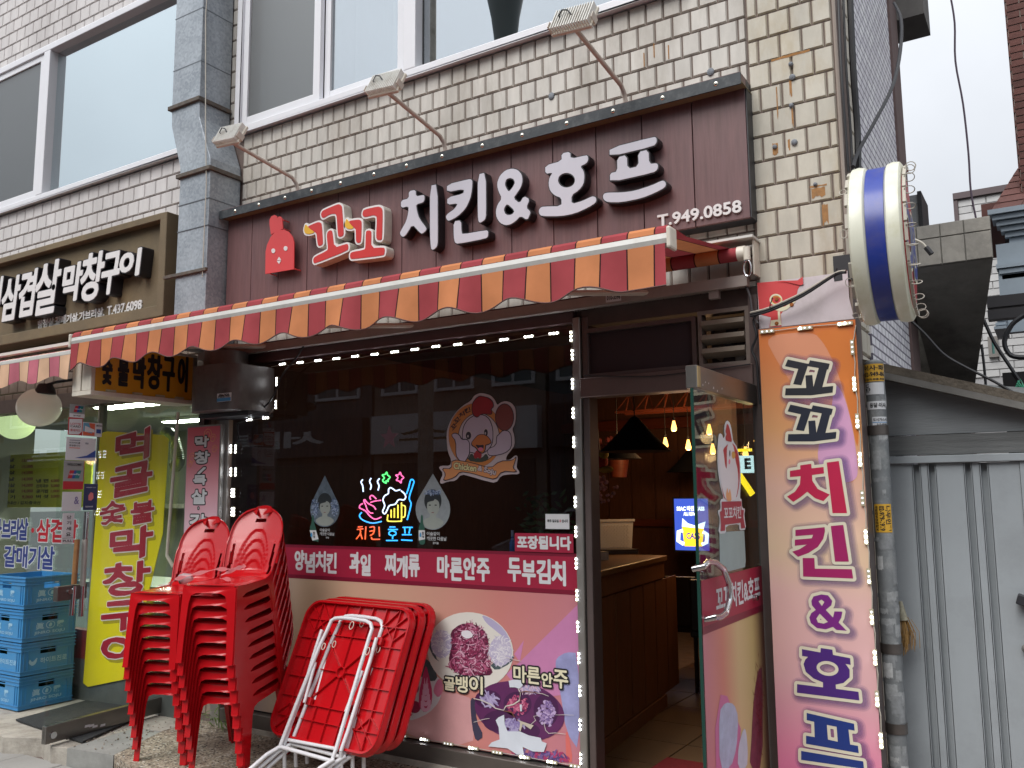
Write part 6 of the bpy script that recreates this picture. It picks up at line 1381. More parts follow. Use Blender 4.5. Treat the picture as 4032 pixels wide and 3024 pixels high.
vput('swoosh',[chaikin(xz(r4b,[(500,672),(770,640),(790,1000),(800,1500),(740,1200),(660,930),(580,760)],YV),2)],m_sw3,.0006)
vput('swoosh',[chaikin(xz(r4b,[(640,1000),(700,1080),(760,1300),(800,1600),(760,1655),(640,1659),(560,1620),(520,1450),(620,1200)],YV),2)],m_sw2,.0008)
KK1=[(228,182),(455,230),(470,190),(685,228),(668,292),(655,290),(605,482),(723,470),(716,542),(480,572),(198,572),(205,495),(428,492),(420,355),(495,350),(508,480),(565,275),(445,255),(375,462),(287,450),(342,285),(198,255)]
KK2=[(26+a*1.012,672+(c-182)*1.03)for a,c in KK1]
VL=[(zD,[[KK1]],C(46,48,54)),(zD,[[KK2]],C(44,48,60)),
 (zE,[[[(197,232),(310,215),(308,172),(428,155),(432,205),(562,190),(568,260),(438,278),(440,340),(500,430),(630,490),(560,562),(470,530),(385,460),(310,520),(232,570),(165,512),(250,460),(305,380),(312,290),(197,300)]],[[(596,142),(728,125),(818,692),(660,692)]]],C(182,42,76)),
 (zE,[[[(256,875),(574,845),(578,890),(560,970),(500,1060),(400,1125),(285,1168),(220,1112),(300,1085),(380,1035),(250,1047),(250,982),(435,965),(448,928),(256,942)]],[[(641,832),(777,820),(838,1220),(687,1220)]],[[(335,1180),(462,1180),(468,1296),(870,1302),(885,1404),(340,1382)]]],C(156,40,96)),
 (zF,[[[(310,150),(330,110),(400,92),(460,100),(498,150),(490,190),(440,232),(505,300),(518,245),(590,247),(580,300),(555,345),(630,420),(535,412),(505,385),(440,407),(360,395),(305,350),(292,300),(310,260),(350,232),(315,190)],[(375,155),(400,138),(428,160),(405,197)],[(385,265),(460,340),(420,355),(370,345),(355,310)]]],C(118,42,124)),
 (zF,[[[(225,585),(392,615),(395,575),(500,590),(505,637),(660,667),(664,727),(618,718),(655,770),(655,840),(600,890),(530,905),(532,943),(735,970),(743,1048),(180,978),(182,900),(415,930),(415,885),(330,850),(260,790),(240,720),(255,680),(280,655),(226,647)],ell(456,759,100,66,28,.18)]],C(74,42,118)),
 (zF,[[[(268,1160),(695,1258),(700,1320),(645,1310),(660,1445),(730,1457),(738,1523),(262,1438),(262,1365),(340,1378),(335,1240),(268,1225)],[(450,1268),(538,1285),(548,1420),(460,1400)]],[[(218,1502),(778,1597),(785,1665),(218,1583)]]],C(34,56,124))]
m_rimv=[mat('letter_rim',C(214,208,186),.3)]
m_glow=mat('printed_glow',C(70,66,140),.35,alpha=.13)
for k,(zm,gs,col)in enumerate(VL):
    W_=[[xz(zm,lp,YV)if len(lp)>5 else xz(zm,lp,YV)for lp in g_]for g_ in gs];segs=[segs_of(g_)for g_ in W_];F=sdf(np.vstack(segs),.06,.0028,segs)
    for j,off in enumerate((.018,.024,.030,.037)):
        lps=contour(F,off);lps=[[(p[0]+.011,p[1]-.008)for p in l]for l in lps];vput('glow_print',lps,m_glow,.0010+j*.0003+k*.00002)
    vput('letter_rim',contour(F,.0135),m_rimv[0],.0026+k*.00002)
    for g_ in W_:vput('letter',g_,mat('banner_letter_%d'%k,col,.3,var=.04),.0032)
# LED modules along its right edge and top
vl=thing('led_light_string','LED module string taped along the right edge of the vertical orange banner','led lights',(vx1-.01,YV-.01,1.2))
wire=[]
for zm,a,c,on in((r4b,757,775,0),(r4b,770,1015,3),(r4b,790,1258,2),(r4b,808,1508,3),(r4c,733,90,0),(r4c,753,315,3),(r4c,770,545,1),(r4c,787,782,2),(r4c,806,1018,3),(r4c,818,1258,2),(r4c,841,1500,3)):
    p=P(*zm(a,c),YV-.008);x_=p[0];led_mod(vl,(x_,YV-.008,p[2]),np.array([.0,0,1.0]),ex,on);wire.append((x_,YV-.006,p[2]))
wr_=[]
for i in range(len(wire)-1):
    a,c=np.array(wire[i]),np.array(wire[i+1]);wr_+=[a,a*.6+c*.4+(.008,-.002,0)]
MB().tube([wire[0]+np.array((.02,0,.10))]+wr_+[wire[-1]],.0025,5).build('wire',m_cablew,vl)
for a,c,on in((200,672,0),(447,650,1),(708,621,2)):p=P(*r4b(a,c),YV-.008);led_mod(vl,p,ex,ez,on)
pa,pb=P(*r4b(160,680),YV-.006),P(*r4b(760,618),YV-.006);MB().tube([pa,(pa+pb)/2+(0,0,.006),pb],.0022,5).build('wire',m_cablew,vl)

# torn poster above the banner
tpn=thing('torn_poster','torn white poster with a red corner and gold scroll above the vertical orange banner','poster',(-.97,-.03,2.45));YQ=-.03
lp=xz(r4b,[(135,355),(440,320),(600,298),(725,275),(735,450),(770,600),(150,660)],YQ);mb=MB();put(mb,[lp],YQ,.006);mb.build('sheet',mat('poster_white',C(205,196,200),.5,var=.06,vscale=6,dirt=C(170,162,160),dscale=4,damt=.5),tpn)
def tq(name,pts,m,y,sm=0):mb=MB();l_=xz(r4b,pts,YQ);l_=chaikin(l_,sm)if sm else l_;v,f=fill_raw([l_]);mb.add([(p[0],YQ-y,p[1])for p in v],f);return mb.build(name,m,tpn)
tq('red_remnant',[(135,355),(300,340),(430,345),(400,400),(385,480),(330,500),(290,560),(295,640),(215,645),(225,580),(150,560)],m_chick,.001)
tq('red_flap',[(250,345),(400,340),(435,315),(438,365),(420,372),(330,350)],m_chick,.006)
def ring(name,c,rx,ry,w_,m,y):
    mb=MB();a=xz(r4b,ell(*c,rx,ry),YQ);b_=xz(r4b,ell(*c,rx-w_,ry-w_),YQ);v,f=fill_raw([a,b_]);mb.add([(p[0],YQ-y,p[1])for p in v],f);mb.build(name,m,tpn)
ring('scroll_print',(258,465),42,38,11,m_capc,.002);ring('scroll_print',(262,468),33,26,4,m_yellow,.0022);tq('scroll_print',[(225,500),(300,520),(380,470),(388,480),(310,545),(240,530)],m_capc,.0021,1);tq('scroll_print',[(270,540),(285,540),(290,600),(295,630),(220,640),(225,600),(272,595)],m_capc,.0021)
for a,c in((262,620),(360,497),(262,462)):p=P(*r4b(a,c),YQ-.002);MB().lathe((p[0],YQ-.002,p[2]),[(.010,0),(.008,-.003),(.001,-.003)],10,'y').build('nail_hole',m_rust,tpn)

# ================================================================ ROUND PROJECTING SIGN
cy_,cz_,Rr=-.32,2.688,.332
rd=thing('round_sign','round double-faced projecting sign with white rims and a blue band on the corner pier','sign',(-.52,cy_,cz_-Rr))
m_opal=mat('yellowed_acrylic',C(216,216,200),.3,var=.05,vscale=3,dirt=C(176,172,120),dscale=5,damt=.4,emit=(1,1,.7,1),es=.02)
def xlathe(name,prof,m,n=56,parent=rd):MB_=MB().lathe((0,cy_,cz_),prof,n,'x');return MB_.build(name,m,parent,smooth=True)
XA_,XB_,XC_,XD_=-.649,-.585,-.514,-.452
xlathe('rim',[(Rr-.10,XA_),(Rr-.012,XA_),(Rr,XA_+.008),(Rr+.004,(XA_+XB_)/2),(Rr-.002,XB_-.008),(Rr-.016,XB_)],m_opal)
xlathe('rim',[(Rr-.016,XC_),(Rr-.002,XC_+.008),(Rr+.004,(XC_+XD_)/2),(Rr,XD_-.008),(Rr-.012,XD_),(Rr-.045,XD_)],m_opal)
xlathe('band',[(Rr-.03,XB_-.004),(Rr-.010,XB_+.001),(Rr-.010,XC_-.001),(Rr-.03,XC_+.004)],mat('enamel_blue',C(42,62,150),.3,var=.12,vscale=5,dirt=C(110,100,110),dscale=6,damt=.3))
xlathe('face',[(.001,XD_+.006),(Rr-.05,XD_+.004),(Rr-.044,XD_-.004)],mat('sign_face_red',C(178,32,40),.3,var=.05));xlathe('face',[(.001,XA_-.006),(Rr-.05,XA_-.004),(Rr-.1,XA_+.004)],MATS['sign_face_red'])
def xface(name,loops,m,o=.0085):mb=MB();v,f=fill_raw(loops);mb.add([(XD_+o,cy_+p[0],cz_+p[1])for p in v],f);return mb.build(name,m,rd)
segs=text_segs('OB',-.24,.24,-.13,.13);F=sdf(segs,.05,.004);xface('lettering',contour(F,.024),m_capc,.0085);xface('lettering',contour(F,.010),mat('enamel_blue',C(42,62,150)),.0095)
lc=MB();tubes=MB()
for k in range(13):
    t=math.radians(100+k*14.5);y_,z_=cy_+(Rr-.03)*math.cos(t),cz_+(Rr-.03)*math.sin(t);tv=np.array([0,-math.sin(t),math.cos(t)]);rv=np.array([0,math.cos(t),math.sin(t)])
    p=np.array([XD_+.012,y_,z_]);MB().obox(p,tv*.035,rv*.009,np.array([.006,0,0])).build('led_module',m_cablew,rd)
    q=p+tv*.055;c0=np.array([.03,0,0]);MB().tube([q+c0*(.5-.5*math.cos(a))*1.3+rv*.018*math.sin(a)for a in[2*math.pi*j/12 for j in range(13)]],.0022,4).build('wire_loop',m_cablew,rd)
lc=MB();tubes=MB()
for k in range(9):
    t=math.radians(120+k*18);rv=np.array([0,math.cos(t),math.sin(t)]);tv=np.array([0,-math.sin(t),math.cos(t)]);p=np.array([XA_-.004,cy_,cz_])+rv*(Rr-.02);MB().obox(p,tv*.03,rv*.008,np.array([.006,0,0])).build('led_module',m_cablew,rd)
    if k%2:MB().tube([p+(-.0,0,0)+np.array([-.022,0,0])*(1-math.cos(a))*.6+tv*(.05+.018*math.sin(a))for a in[2*math.pi*j/12 for j in range(13)]],.002,4).build('wire_loop',m_cablew,rd)
MB().box((-.56,-.02,cz_-.05),(-.49,cy_,cz_+.05)).build('mount',m_blackmetal,rd);MB().box((-.80,-.016,cz_-.06),(-.49,-.001+.02,cz_+.06)).build('mount_plate',m_blackmetal,rd)

rd.rotation_euler=(0,0,math.radians(3.2));rd.location.x-=.016
# ================================================================ POLE
xp,yp_=-.700,.08;rp=.042
po=thing('utility_pole','grey steel pole covered in torn stickers beside the vertical orange banner','pole',(xp,yp_,0))
m_pole=mat('pole_grey',C(118,122,124),.55,.2,var=.12,vscale=12,dirt=C(168,170,168),dscale=13,damt=.55)
MB().cyl((xp,yp_,-.02),(xp,yp_,2.245),rp,28).build('tube',m_pole,po,smooth=True);MB().ball((xp,yp_,2.245),rp*.98,20,8,(1,1,.35)).build('cap',m_pole,po,smooth=True)
for zz in(.96,1.93,.62):MB().lathe((xp,yp_,zz),[(rp+.001,-.022),(rp+.004,-.022),(rp+.004,.022),(rp+.001,.022)],28).build('band',mat('steel_band',C(104,98,94),.4,.7,var=.2),po,smooth=True)
def wrap(name,a0,a1,z0,z1,m,off=.0015,parent=po,rag=0.0,seed=1):
    mb=MB();n=10;rr=random.Random(seed)
    for i in range(n):
        t0,t1=math.radians(a0+(a1-a0)*i/n),math.radians(a0+(a1-a0)*(i+1)/n);r_=rp+off;j0,j1=rr.uniform(-rag,rag),rr.uniform(-rag,rag)
        mb.q([(xp+r_*math.cos(t0),yp_+r_*math.sin(t0),z0+j0),(xp+r_*math.cos(t1),yp_+r_*math.sin(t1),z0+j1),(xp+r_*math.cos(t1),yp_+r_*math.sin(t1),z1+j1*.5),(xp+r_*math.cos(t0),yp_+r_*math.sin(t0),z1+j0*.5)])
    return mb.build(name,m,parent)
def wrap_text(s,a0,a1,z0,z1,m,parent,off=.0026,vert=False):
    mb=MB()
    if vert:text(mb,s,0,z1-z0,0,1,0,0,.03,mp=lambda v:(xp+(rp+off)*math.cos(math.radians(a1-(a1-a0)*(1-v[1]))),yp_+(rp+off)*math.sin(math.radians(a1-(a1-a0)*(1-v[1]))),z1-v[0]))
    else:text(mb,s,0,1,z0,z1,0,0,.03,mp=lambda v:(xp+(rp+off)*math.cos(math.radians(a0+(a1-a0)*v[0])),yp_+(rp+off)*math.sin(math.radians(a0+(a1-a0)*v[0])),v[1]))
    return mb.build('print',m,parent)
def ptag(label,a0,a1,z0,z1,m):t=thing('pole_sticker',label,'sticker',(xp,yp_-rp,z0));wrap('sheet',a0,a1,z0,z1,m,.0018,t);return t
m_yst=mat('sticker_yellow',C(206,160,50),.5)
zt1,zt0=P(*r4b(870,885),.04)[2],P(*r4b(870,1000),.04)[2];d_=zt1-zt0
s=ptag('yellow removals sticker 이사 02-949 at the top of the grey pole',195,345,zt0,zt1,m_yst);wrap_text('이사·화',212,340,zt0+d_*.62,zt0+d_*.92,m_black,s);wrap_text('02-949-86',212,342,zt0+d_*.28,zt0+d_*.54,m_black,s);wrap_text('용달차.원룸.투룸',212,340,zt0+d_*.06,zt0+d_*.18,m_black,s)
zt1,zt0=P(*r4b(870,1008),.04)[2],P(*r4b(870,1085),.04)[2];s=ptag('torn white sticker 도 H.P under the yellow removals sticker',200,335,zt0,zt1,m_paper);wrap_text('도',215,245,zt0+(zt1-zt0)*.45,zt1-.006,m_black,s);wrap_text('H.P',215,250,zt0+.01,zt0+.03,m_black,s)
zt1,zt0=P(*r4b(870,1232),.04)[2],P(*r4b(870,1296),.04)[2];s=ptag('white gas fitter sticker 도시가스 with a blue line on the grey pole',250,342,zt0,zt1,m_paper);wrap_text('도시가스시',255,338,zt0+(zt1-zt0)*.55,zt1-.006,m_black,s);wrap_text('010-8948',275,338,zt0+.006,zt0+(zt1-zt0)*.32,m_black,s);wrap('blue_line',250,340,zt0+(zt1-zt0)*.40,zt0+(zt1-zt0)*.47,MATS['blue_band'],.0024,s)
zt1,zt0=P(*r4b(890,1128),.04)[2],P(*r4b(890,1225),.04)[2];s=ptag('ragged white sticker 용달·이사 halfway between the pole stickers',215,340,zt0+.03,zt1,m_paper);wrap_text('용달·이사',240,338,zt1-.03,zt1-.008,m_black,s)
zt1,zt0=P(*r4c(850,125),.04)[2],P(*r4c(850,290),.04)[2];s=ptag('orange sticker with sideways number 02-979-1919 on the grey pole',225,330,zt0,zt1,m_yst);wrap_text('02-979-1919',258,286,zt0+.008,zt1-.008,m_black,s,vert=True);wrap_text('나무인력',292,322,zt0+.008,zt1-.008,m_black,s,vert=True);wrap_text('막일잡부전문철거',232,250,zt0+.008,zt1-.008,m_black,s,vert=True)
rr=random.Random(3)
for k in range(46):
    a=rr.uniform(190,320);z=rr.uniform(.35,2.1);w_=rr.uniform(20,75);h_=rr.uniform(.015,.09);wrap('sticker_scrap',a,a+w_,z,z+h_,[mat('scrap_pale',C(176,178,178),.7,var=.2,vscale=50),mat('scrap_grey',C(142,145,146),.7,var=.2,vscale=50),mat('scrap_dull',C(128,131,133),.7,var=.2,vscale=50)][(k%7>0)+(k%7>3)],.0012+k*5e-6,rag=.006,seed=k)

# ================================================================ GREY GATE AND LEAN-TO
m_gate=mat('gate_grey',C(150,156,160),.5,.0,var=.05,vscale=2.5,dirt=C(120,124,126),dscale=3,damt=.35);yG=.30
ga=thing('steel_gate','grey steel sheet gate with vertical ribs beside the pole','gate',(0,yG,0))
gtz=P(*r4b(1400,1480),yG)[2];xg0=-.80
def gx(a):return P(*r4b(a,1560),yG)[0]
MB().box((xg0,yG-.03,gtz-.035),(1.6,yG+.03,gtz)).build('top_rail',m_gate,ga,bevel=.003)
MB().box((xg0,yG-.02,-.02),(gx(985),yG+.03,gtz-.036)).build('stile',m_gate,ga)
edges=[gx(985),gx(1150),gx(1200),gx(1250),gx(1300),gx(1487),gx(1535),gx(1590),gx(1643),gx(1848)]
dep=[0,1,0,1,0,1,0,1,0]
off=0
xs_=list(edges)
for i in range(len(xs_)-1):
    y_=yG-.006 if dep[i]==0 else yG+.030;MB().box((xs_[i],y_,.02),(xs_[i+1],y_+.006,gtz-.037)).build('panel_sheet' if dep[i]==0 else 'groove_sheet',m_gate,ga)
    if i:MB().hexa([(xs_[i]-.003,yG-.006,.02),(xs_[i]+.003,yG-.006,.02),(xs_[i]+.003,yG+.036,.02),(xs_[i]-.003,yG+.036,.02),(xs_[i]-.003,yG-.006,gtz-.037),(xs_[i]+.003,yG-.006,gtz-.037),(xs_[i]+.003,yG+.036,gtz-.037),(xs_[i]-.003,yG+.036,gtz-.037)]).build('fold',m_gate,ga)
MB().box((xs_[-1]+.002,yG-.012,.02),(1.6,yG-.004,gtz-.037)).build('panel_sheet',m_gate,ga)
p=P(*r4c(1655,690),yG-.05);MB().obox((p[0]+.02,yG-.05,p[2]),(.035,0,-.012),(0,.03,0),(.006,0,.02)).build('latch',m_blackmetal,ga,bevel=.003)
p=P(*r4c(1668,965),yG-.03);MB().ball((p[0]+.012,yG-.03,p[2]),.02,12,8).build('knob',m_alu,ga,smooth=True)
lt=thing('lean_to','grey boarded lean-to with a sloping weathered roof edge above the steel gate','shed',(0,yG,gtz))
zr0,zr1=P(*r4b(950,960),yG)[2],P(*r4b(1878,1165),yG)[2];xr0,xr1=P(*r4b(945,960),yG)[0],P(*r4b(1878,1165),yG)[0];sl=(zr1-zr0)/(xr1-xr0)
def zr(x):return zr0+sl*(x-xr0)
m_brd=mat('grey_board',C(128,132,134),.75,.0,var=.10,vscale=5,stretch=(.6,1,5),bump=.2,bscale=30)
a_,c_=xg0,1.0;zbd=gtz+.10
mb=MB();mb.hexa([(a_,yG,zbd),(c_,yG,zbd),(c_,yG+.02,zbd),(a_,yG+.02,zbd),(a_,yG,zr(a_)-.02),(c_,yG,max(zr(c_)-.02,zbd+.01)),(c_,yG+.02,max(zr(c_)-.02,zbd+.01)),(a_,yG+.02,zr(a_)-.02)]);mb.build('board',m_brd,lt)
MB().box((a_,yG-.012,gtz+.004),(1.6,yG+.012,zbd-.004)).build('board',mat('weathered_batten',C(104,106,106),.85,var=.2,vscale=8,stretch=(.4,1,8),bump=.4,bscale=60),lt)
def slab(z_lo,z_hi,y0,y1,nm,m):mb=MB();mb.hexa([(a_,y0,zr(a_)+z_lo),(c_,y0,zr(c_)+z_lo),(c_,y1,zr(c_)+z_lo),(a_,y1,zr(a_)+z_lo),(a_,y0,zr(a_)+z_hi),(c_,y0,zr(c_)+z_hi),(c_,y1,zr(c_)+z_hi),(a_,y1,zr(a_)+z_hi)]);return mb.build(nm,m,lt)
slab(-.02,.012,yG-.10,yG+1.2,'roof_sheet',mat('roof_edge',C(110,108,104),.6,.2,var=.2,vscale=9));slab(.014,.055,yG-.08,yG+1.2,'roof_edge',mat('mossy_edge',C(92,84,74),.9,var=.3,vscale=22,bump=.5,bscale=60))
# hand broom between pole and gate
bm_=thing('hand_broom','straw hand broom hanging behind the grey pole against the gate','broom',(-.63,.2,.9));p0,p1,p2_=P(*r4c(952,690),.20),P(*r4c(972,800),.20),P(*r4c(985,950),.20)
MB().tube([p0,(p0+p1)/2,p1],[.008,.014,.02],10).build('handle',mat('rag_wrap',C(150,146,128),.9,var=.3,vscale=60),bm_,smooth=True)
mb=MB();rr=random.Random(5)
for k in range(90):
    o_=np.array([rr.gauss(0,.011),rr.gauss(0,.007),rr.uniform(-.02,.02)]);mb.tube([p1+o_*.8,(p1+p2_)/2+o_*1.4+(.006,0,0),p2_+o_*1.5+(.0,0,rr.uniform(-.02,.03))],.0014,3,caps=False)
mb.build('bristles',mat('straw',C(150,116,66),.8,var=.3,vscale=80,rnd=.3),bm_)

# ================================================================ CONCRETE STAIR BLOCK BEHIND
YC=1.6
m_grime=mat('grimy_tile',C(140,136,128),.7,var=.25,vscale=6,dirt=C(176,170,158),dscale=4,damt=.6,bump=.2)
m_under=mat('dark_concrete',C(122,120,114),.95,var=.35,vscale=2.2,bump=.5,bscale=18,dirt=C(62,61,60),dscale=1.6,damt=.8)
cs_=thing('concrete_stair','dark grimy concrete stair block with a row of old tiles jutting over the alley','staircase',(-.4,YC,2))
tl,tr,br,bl,de=[P(*zO(*q),YC)for q in((330,652),(822,577),(850,850),(330,918),(735,1659))]
xl=-.775+.03;z_t=(tl[2]+tr[2])/2;z_b=(bl[2]+br[2])/2;xr_=(tr[0]+br[0])/2;print('STAIR',z_t,z_b,xr_)
xf_=P(2118,600,YC+1.6)[0];fe_=P(2098,890,YC+1.6)
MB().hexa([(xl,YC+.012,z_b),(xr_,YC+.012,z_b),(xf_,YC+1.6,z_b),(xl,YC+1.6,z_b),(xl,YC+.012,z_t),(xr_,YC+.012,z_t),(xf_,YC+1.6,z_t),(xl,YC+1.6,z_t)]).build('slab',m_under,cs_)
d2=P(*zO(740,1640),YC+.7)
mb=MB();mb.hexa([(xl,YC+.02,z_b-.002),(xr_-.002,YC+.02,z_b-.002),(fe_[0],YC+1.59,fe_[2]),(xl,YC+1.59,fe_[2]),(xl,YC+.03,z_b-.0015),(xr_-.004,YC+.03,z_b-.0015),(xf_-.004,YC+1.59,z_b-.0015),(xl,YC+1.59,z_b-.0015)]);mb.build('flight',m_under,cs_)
e_x=[xl,P(*zO(345,700),YC)[0],P(*zO(500,700),YC)[0],P(*zO(657,700),YC)[0],xr_];zmid=P(*zO(590,705),YC)[2]
for i in range(4):
    if e_x[i+1]-e_x[i]<.01:continue
    for(za,zb_)in((z_b,zmid),(zmid,z_t)):
        MB().box((e_x[i]+.003,YC,za+.003),(e_x[i+1]-.003,YC+.012,zb_-.003)).build('tile',m_grime,cs_,bevel=.002)
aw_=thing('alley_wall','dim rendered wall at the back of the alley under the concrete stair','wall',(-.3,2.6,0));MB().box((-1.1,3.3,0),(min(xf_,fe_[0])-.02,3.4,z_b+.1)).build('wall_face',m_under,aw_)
sf_=thing('small_roof_unit','small dark framed rooftop unit peeking out behind the round sign','roof unit',(-.5,3.4,3.6));a3,c3=P(*zO(325,445),3.4),P(*zO(392,640),3.4);MB().box((a3[0]-.2,3.4,c3[2]-.5),(c3[0]-.03,3.8,a3[2])).build('panel',mat('pale_panel',C(150,152,154),.6,var=.1),sf_);MB().box((c3[0]-.03,3.38,c3[2]-.5),(c3[0],3.82,a3[2]+.02)).build('frame',m_blackmetal,sf_)

# ================================================================ FAR BUILDINGS ON THE RIGHT
m_brk=mat('red_brick',C(98,62,56),.85,var=.2,vscale=9,rnd=.2,bump=.3,bscale=40)
m_brm=mat('brick_joint',C(150,138,130),.95)
rbk=thing('red_brick_house','red brick house with grey mouldings and a brown hipped roof at the right edge','house',(.1,5,0));YR=5.0
xe=P(*r4(1850,1100),YR)[0];xr2=1.4
MB().box((xe,YR+.012,0),(xr2,YR+4,8)).build('wall',m_brm,rbk)
# bricks on the two visible faces
bl_=[];z=3.0;k=0
while z<7.2:
    y_=YR-.22*(k%2)*.5
    x=xe-.11*(k%2)
    while x<.35:bl_.append((max(x,xe)+.005,min(x+.22,.36)-.005,YR,z));x+=.22
    z+=.07;k+=1
brf=MB();cb_=None;nb=0
bl_.sort(key=lambda q:abs(q[3]-4.4))
for(x0,x1,y_,z)in bl_:
    if x1-x0<.03:continue
    if nb<160 and z<5.4:
        if abs(x1-x0-.21)<.002:
            if cb_ is None:cb_=(MB().box((x0,y_,z),(x1,y_+.02,z+.058)).build('brick',m_brk,rbk),x0,z)
            else:o=cb_[0].copy();S.collection.objects.link(o);o.parent=rbk;o.location=(x0-cb_[1],0,z-cb_[2])
        else:MB().box((x0,y_,z),(x1,y_+.02,z+.058)).build('brick',m_brk,rbk)
        nb+=1
    else:brf.box((x0,y_,z),(x1,y_+.02,z+.058))
if brf.v:tag(brf.build('brick_field',m_brk,rbk),kind='stuff')
sdb=MB();z=2.2;k=0
while z<7.6:
    y_=YR+.02-.11*(k%2)
    while y_<YR+2.2:sdb.box((xe-.012,max(y_,YR+.002)+.005,z),(xe+.004,y_+.215,z+.058));y_+=.22
    z+=.07;k+=1
tag(sdb.build('brick_field',m_brk,rbk),kind='stuff')
m_mould=mat('grey_moulding',C(150,162,172),.6,var=.05)
xm_=P(*zO(830,700),YR)[0];zc0,zc1=P(*zO(900,740),YR)[2],P(*zO(900,540),YR)[2]
for i in range(6):MB().box((xm_-.0+i*.03,YR-.25+i*.035,zc1-.10-i*.05),(xr2,YR-.0,zc1-.055-i*.05)).build('cornice',m_mould,rbk)
MB().box((xm_+.04,YR-.12,zc0-.9),(xm_+.30,YR-.005,zc1-.36)).build('corner_post',m_mould,rbk)
for i in range(5):MB().box((xm_+.03+i*.02,YR-.16+i*.02,zc0-.30-i*.05),(xm_+.40,YR-.006,zc0-.26-i*.05)).build('cornice',m_mould,rbk)
m_shg=mat('brown_shingle',C(98,62,56),.8,var=.15,vscale=10,rnd=.15)
apx=P(*zO(1000,290),YR+.5);bl2=P(*zO(830,545),YR-.2)
for i in range(6):
    t0,t1=i/6,(i+1)/6+.03;L0=bl2+(apx-bl2)*t0;L1=bl2+(apx-bl2)*t1;o=-.012*i
    for j in range(5):
        xa,xb=L0[0]+j*.24+.004,L0[0]+(j+1)*.24;xa1,xb1=L1[0]+j*.24+.004,L1[0]+(j+1)*.24
        MB().hexa([(xa,L0[1]+o,L0[2]),(xb,L0[1]+o,L0[2]),(xb,L0[1]+.03+o,L0[2]),(xa,L0[1]+.03+o,L0[2]),(xa1,L1[1]+o,L1[2]),(xb1,L1[1]+o,L1[2]),(xb1,L1[1]+.03+o,L1[2]),(xa1,L1[1]+.03+o,L1[2])]).build('shingle',m_shg,rbk)
MB().box((P(*zO(775,570),YR)[0],YR-.1,P(*zO(800,590),YR)[2]-.05),(xm_+.1,YR+1.5,P(*zO(800,520),YR)[2])).build('low_roof',m_shg,rbk)
zq1,zq0=P(*zO(1000,610),YR)[2],P(*zO(1000,830),YR)[2]
MB().box((P(*zO(920,700),YR)[0],YR-.03,zq0-.25),(xr2,YR-.004,zq1)).build('shutter',mat('dark_shutter',C(52,40,38),.8,var=.2,vscale=8,stretch=(.5,1,8)),rbk)
for i in range(12):MB().box((P(*zO(925,700),YR)[0],YR-.04,zq1-.04-i*.05),(xr2,YR-.031,zq1-.02-i*.05)).build('shutter_slat',mat('shutter_slat',C(70,54,50),.8),rbk)
bal=thing('steel_canopy_frame','dark steel beams of a canopy frame in front of the red brick house','steel frame',(0,3.6,3));yb_=3.6
for(t_,b_)in((1108,1180),(1195,1258)):
    za,zb_=P(*zO(820,t_),yb_)[2],P(*zO(820,b_),yb_)[2];MB().box((P(*zO(805,1150),yb_)[0],yb_,zb_),(1.2,yb_+.12,za)).build('beam',mat('dark_beam',C(34,32,36),.6),bal)
cn_=MB();
for i in range(4):cn_.box((P(*zO(880-i*10,1200),4.6)[0],4.55-i*.05,P(*zO(900,1250+i*30),4.6)[2]),(P(*zO(930,1200),4.6)[0],4.98,P(*zO(900,1232+i*30),4.6)[2]))
cn_.build('bracket_moulding',m_mould,rbk)
wh=thing('white_brick_house','pale white brick house far behind the concrete stair','house',(-.5,11,0));yw_=11.0
w0,w1,wt=P(*zO(612,460),yw_)[0],P(*zO(1048,430),yw_)[0]+1.5,P(*zO(612,455),yw_)[2];m_wb=mat('white_brick',C(196,196,196),.8,var=.08,vscale=6,rnd=.1)
MB().box((w0,yw_+.02,0),(w1,yw_+5,wt)).build('wall',mat('pale_joint',C(170,170,172),.9),wh)
wbk=MB();z=3.4;k=0
while z<wt-.06:
    x=w0-.2*(k%2)
    while x<w1-.3:wbk.box((max(x,w0)+.006,yw_,z),(x+.39,yw_+.03,z+.10));x+=.4
    z+=.115;k+=1
tag(wbk.build('brick_field',m_wb,wh),kind='stuff')
MB().box((w0-.06,yw_-.05,wt-.05),(w1,yw_+.1,wt+.05)).build('coping',mat('dark_coping',C(96,84,86),.7),wh);MB().box((w0-.06,yw_-.03,0),(w0,yw_+.1,wt-.05)).build('corner_trim',MATS['dark_coping'],wh)
x0,x1,z0,z1=P(*zO(815,1430),yw_)[0],P(*zO(880,1430),yw_)[0],P(*zO(850,1505),yw_)[2],P(*zO(850,1370),yw_)[2]
q=MB();frame_rect(q,x0,x1,z0,z1,yw_-.06,yw_-.005,.05);wf_=q.build('window',m_alu,wh);MB().box((x0+.05,yw_-.03,z0+.05),(x1-.05,yw_-.02,z1-.05)).build('pane',mat('teal_pane',C(96,140,136),.2),wf_)
dv_=thing('dark_shed','dark shed front with a black opening below the red brick house','shed',(.3,2.6,0));yd_=3.0;MB().box((P(*r4b(1740,1000),yd_)[0],yd_,0),(1.6,yd_+.5,P(*r4b(1800,938),yd_)[2])).build('front',mat('shed_black',C(24,22,24),.9),dv_)  # one even near-black box, front and opening alike
gn=MB();rr=random.Random(8)
for k in range(12):p=P(*r4b(rr.uniform(1840,1890),rr.uniform(1030,1140)),2.2);gn.tube([p,p+np.array([rr.uniform(-.06,.06),0,rr.uniform(-.1,.1)]),p+np.array([rr.uniform(-.1,.1),0,rr.uniform(-.1,.02)])],.006,4)
top('green_netting',gn,mat('net_green',C(70,150,120),.6),'tangle of green netting at the right edge above the lean-to roof','netting')

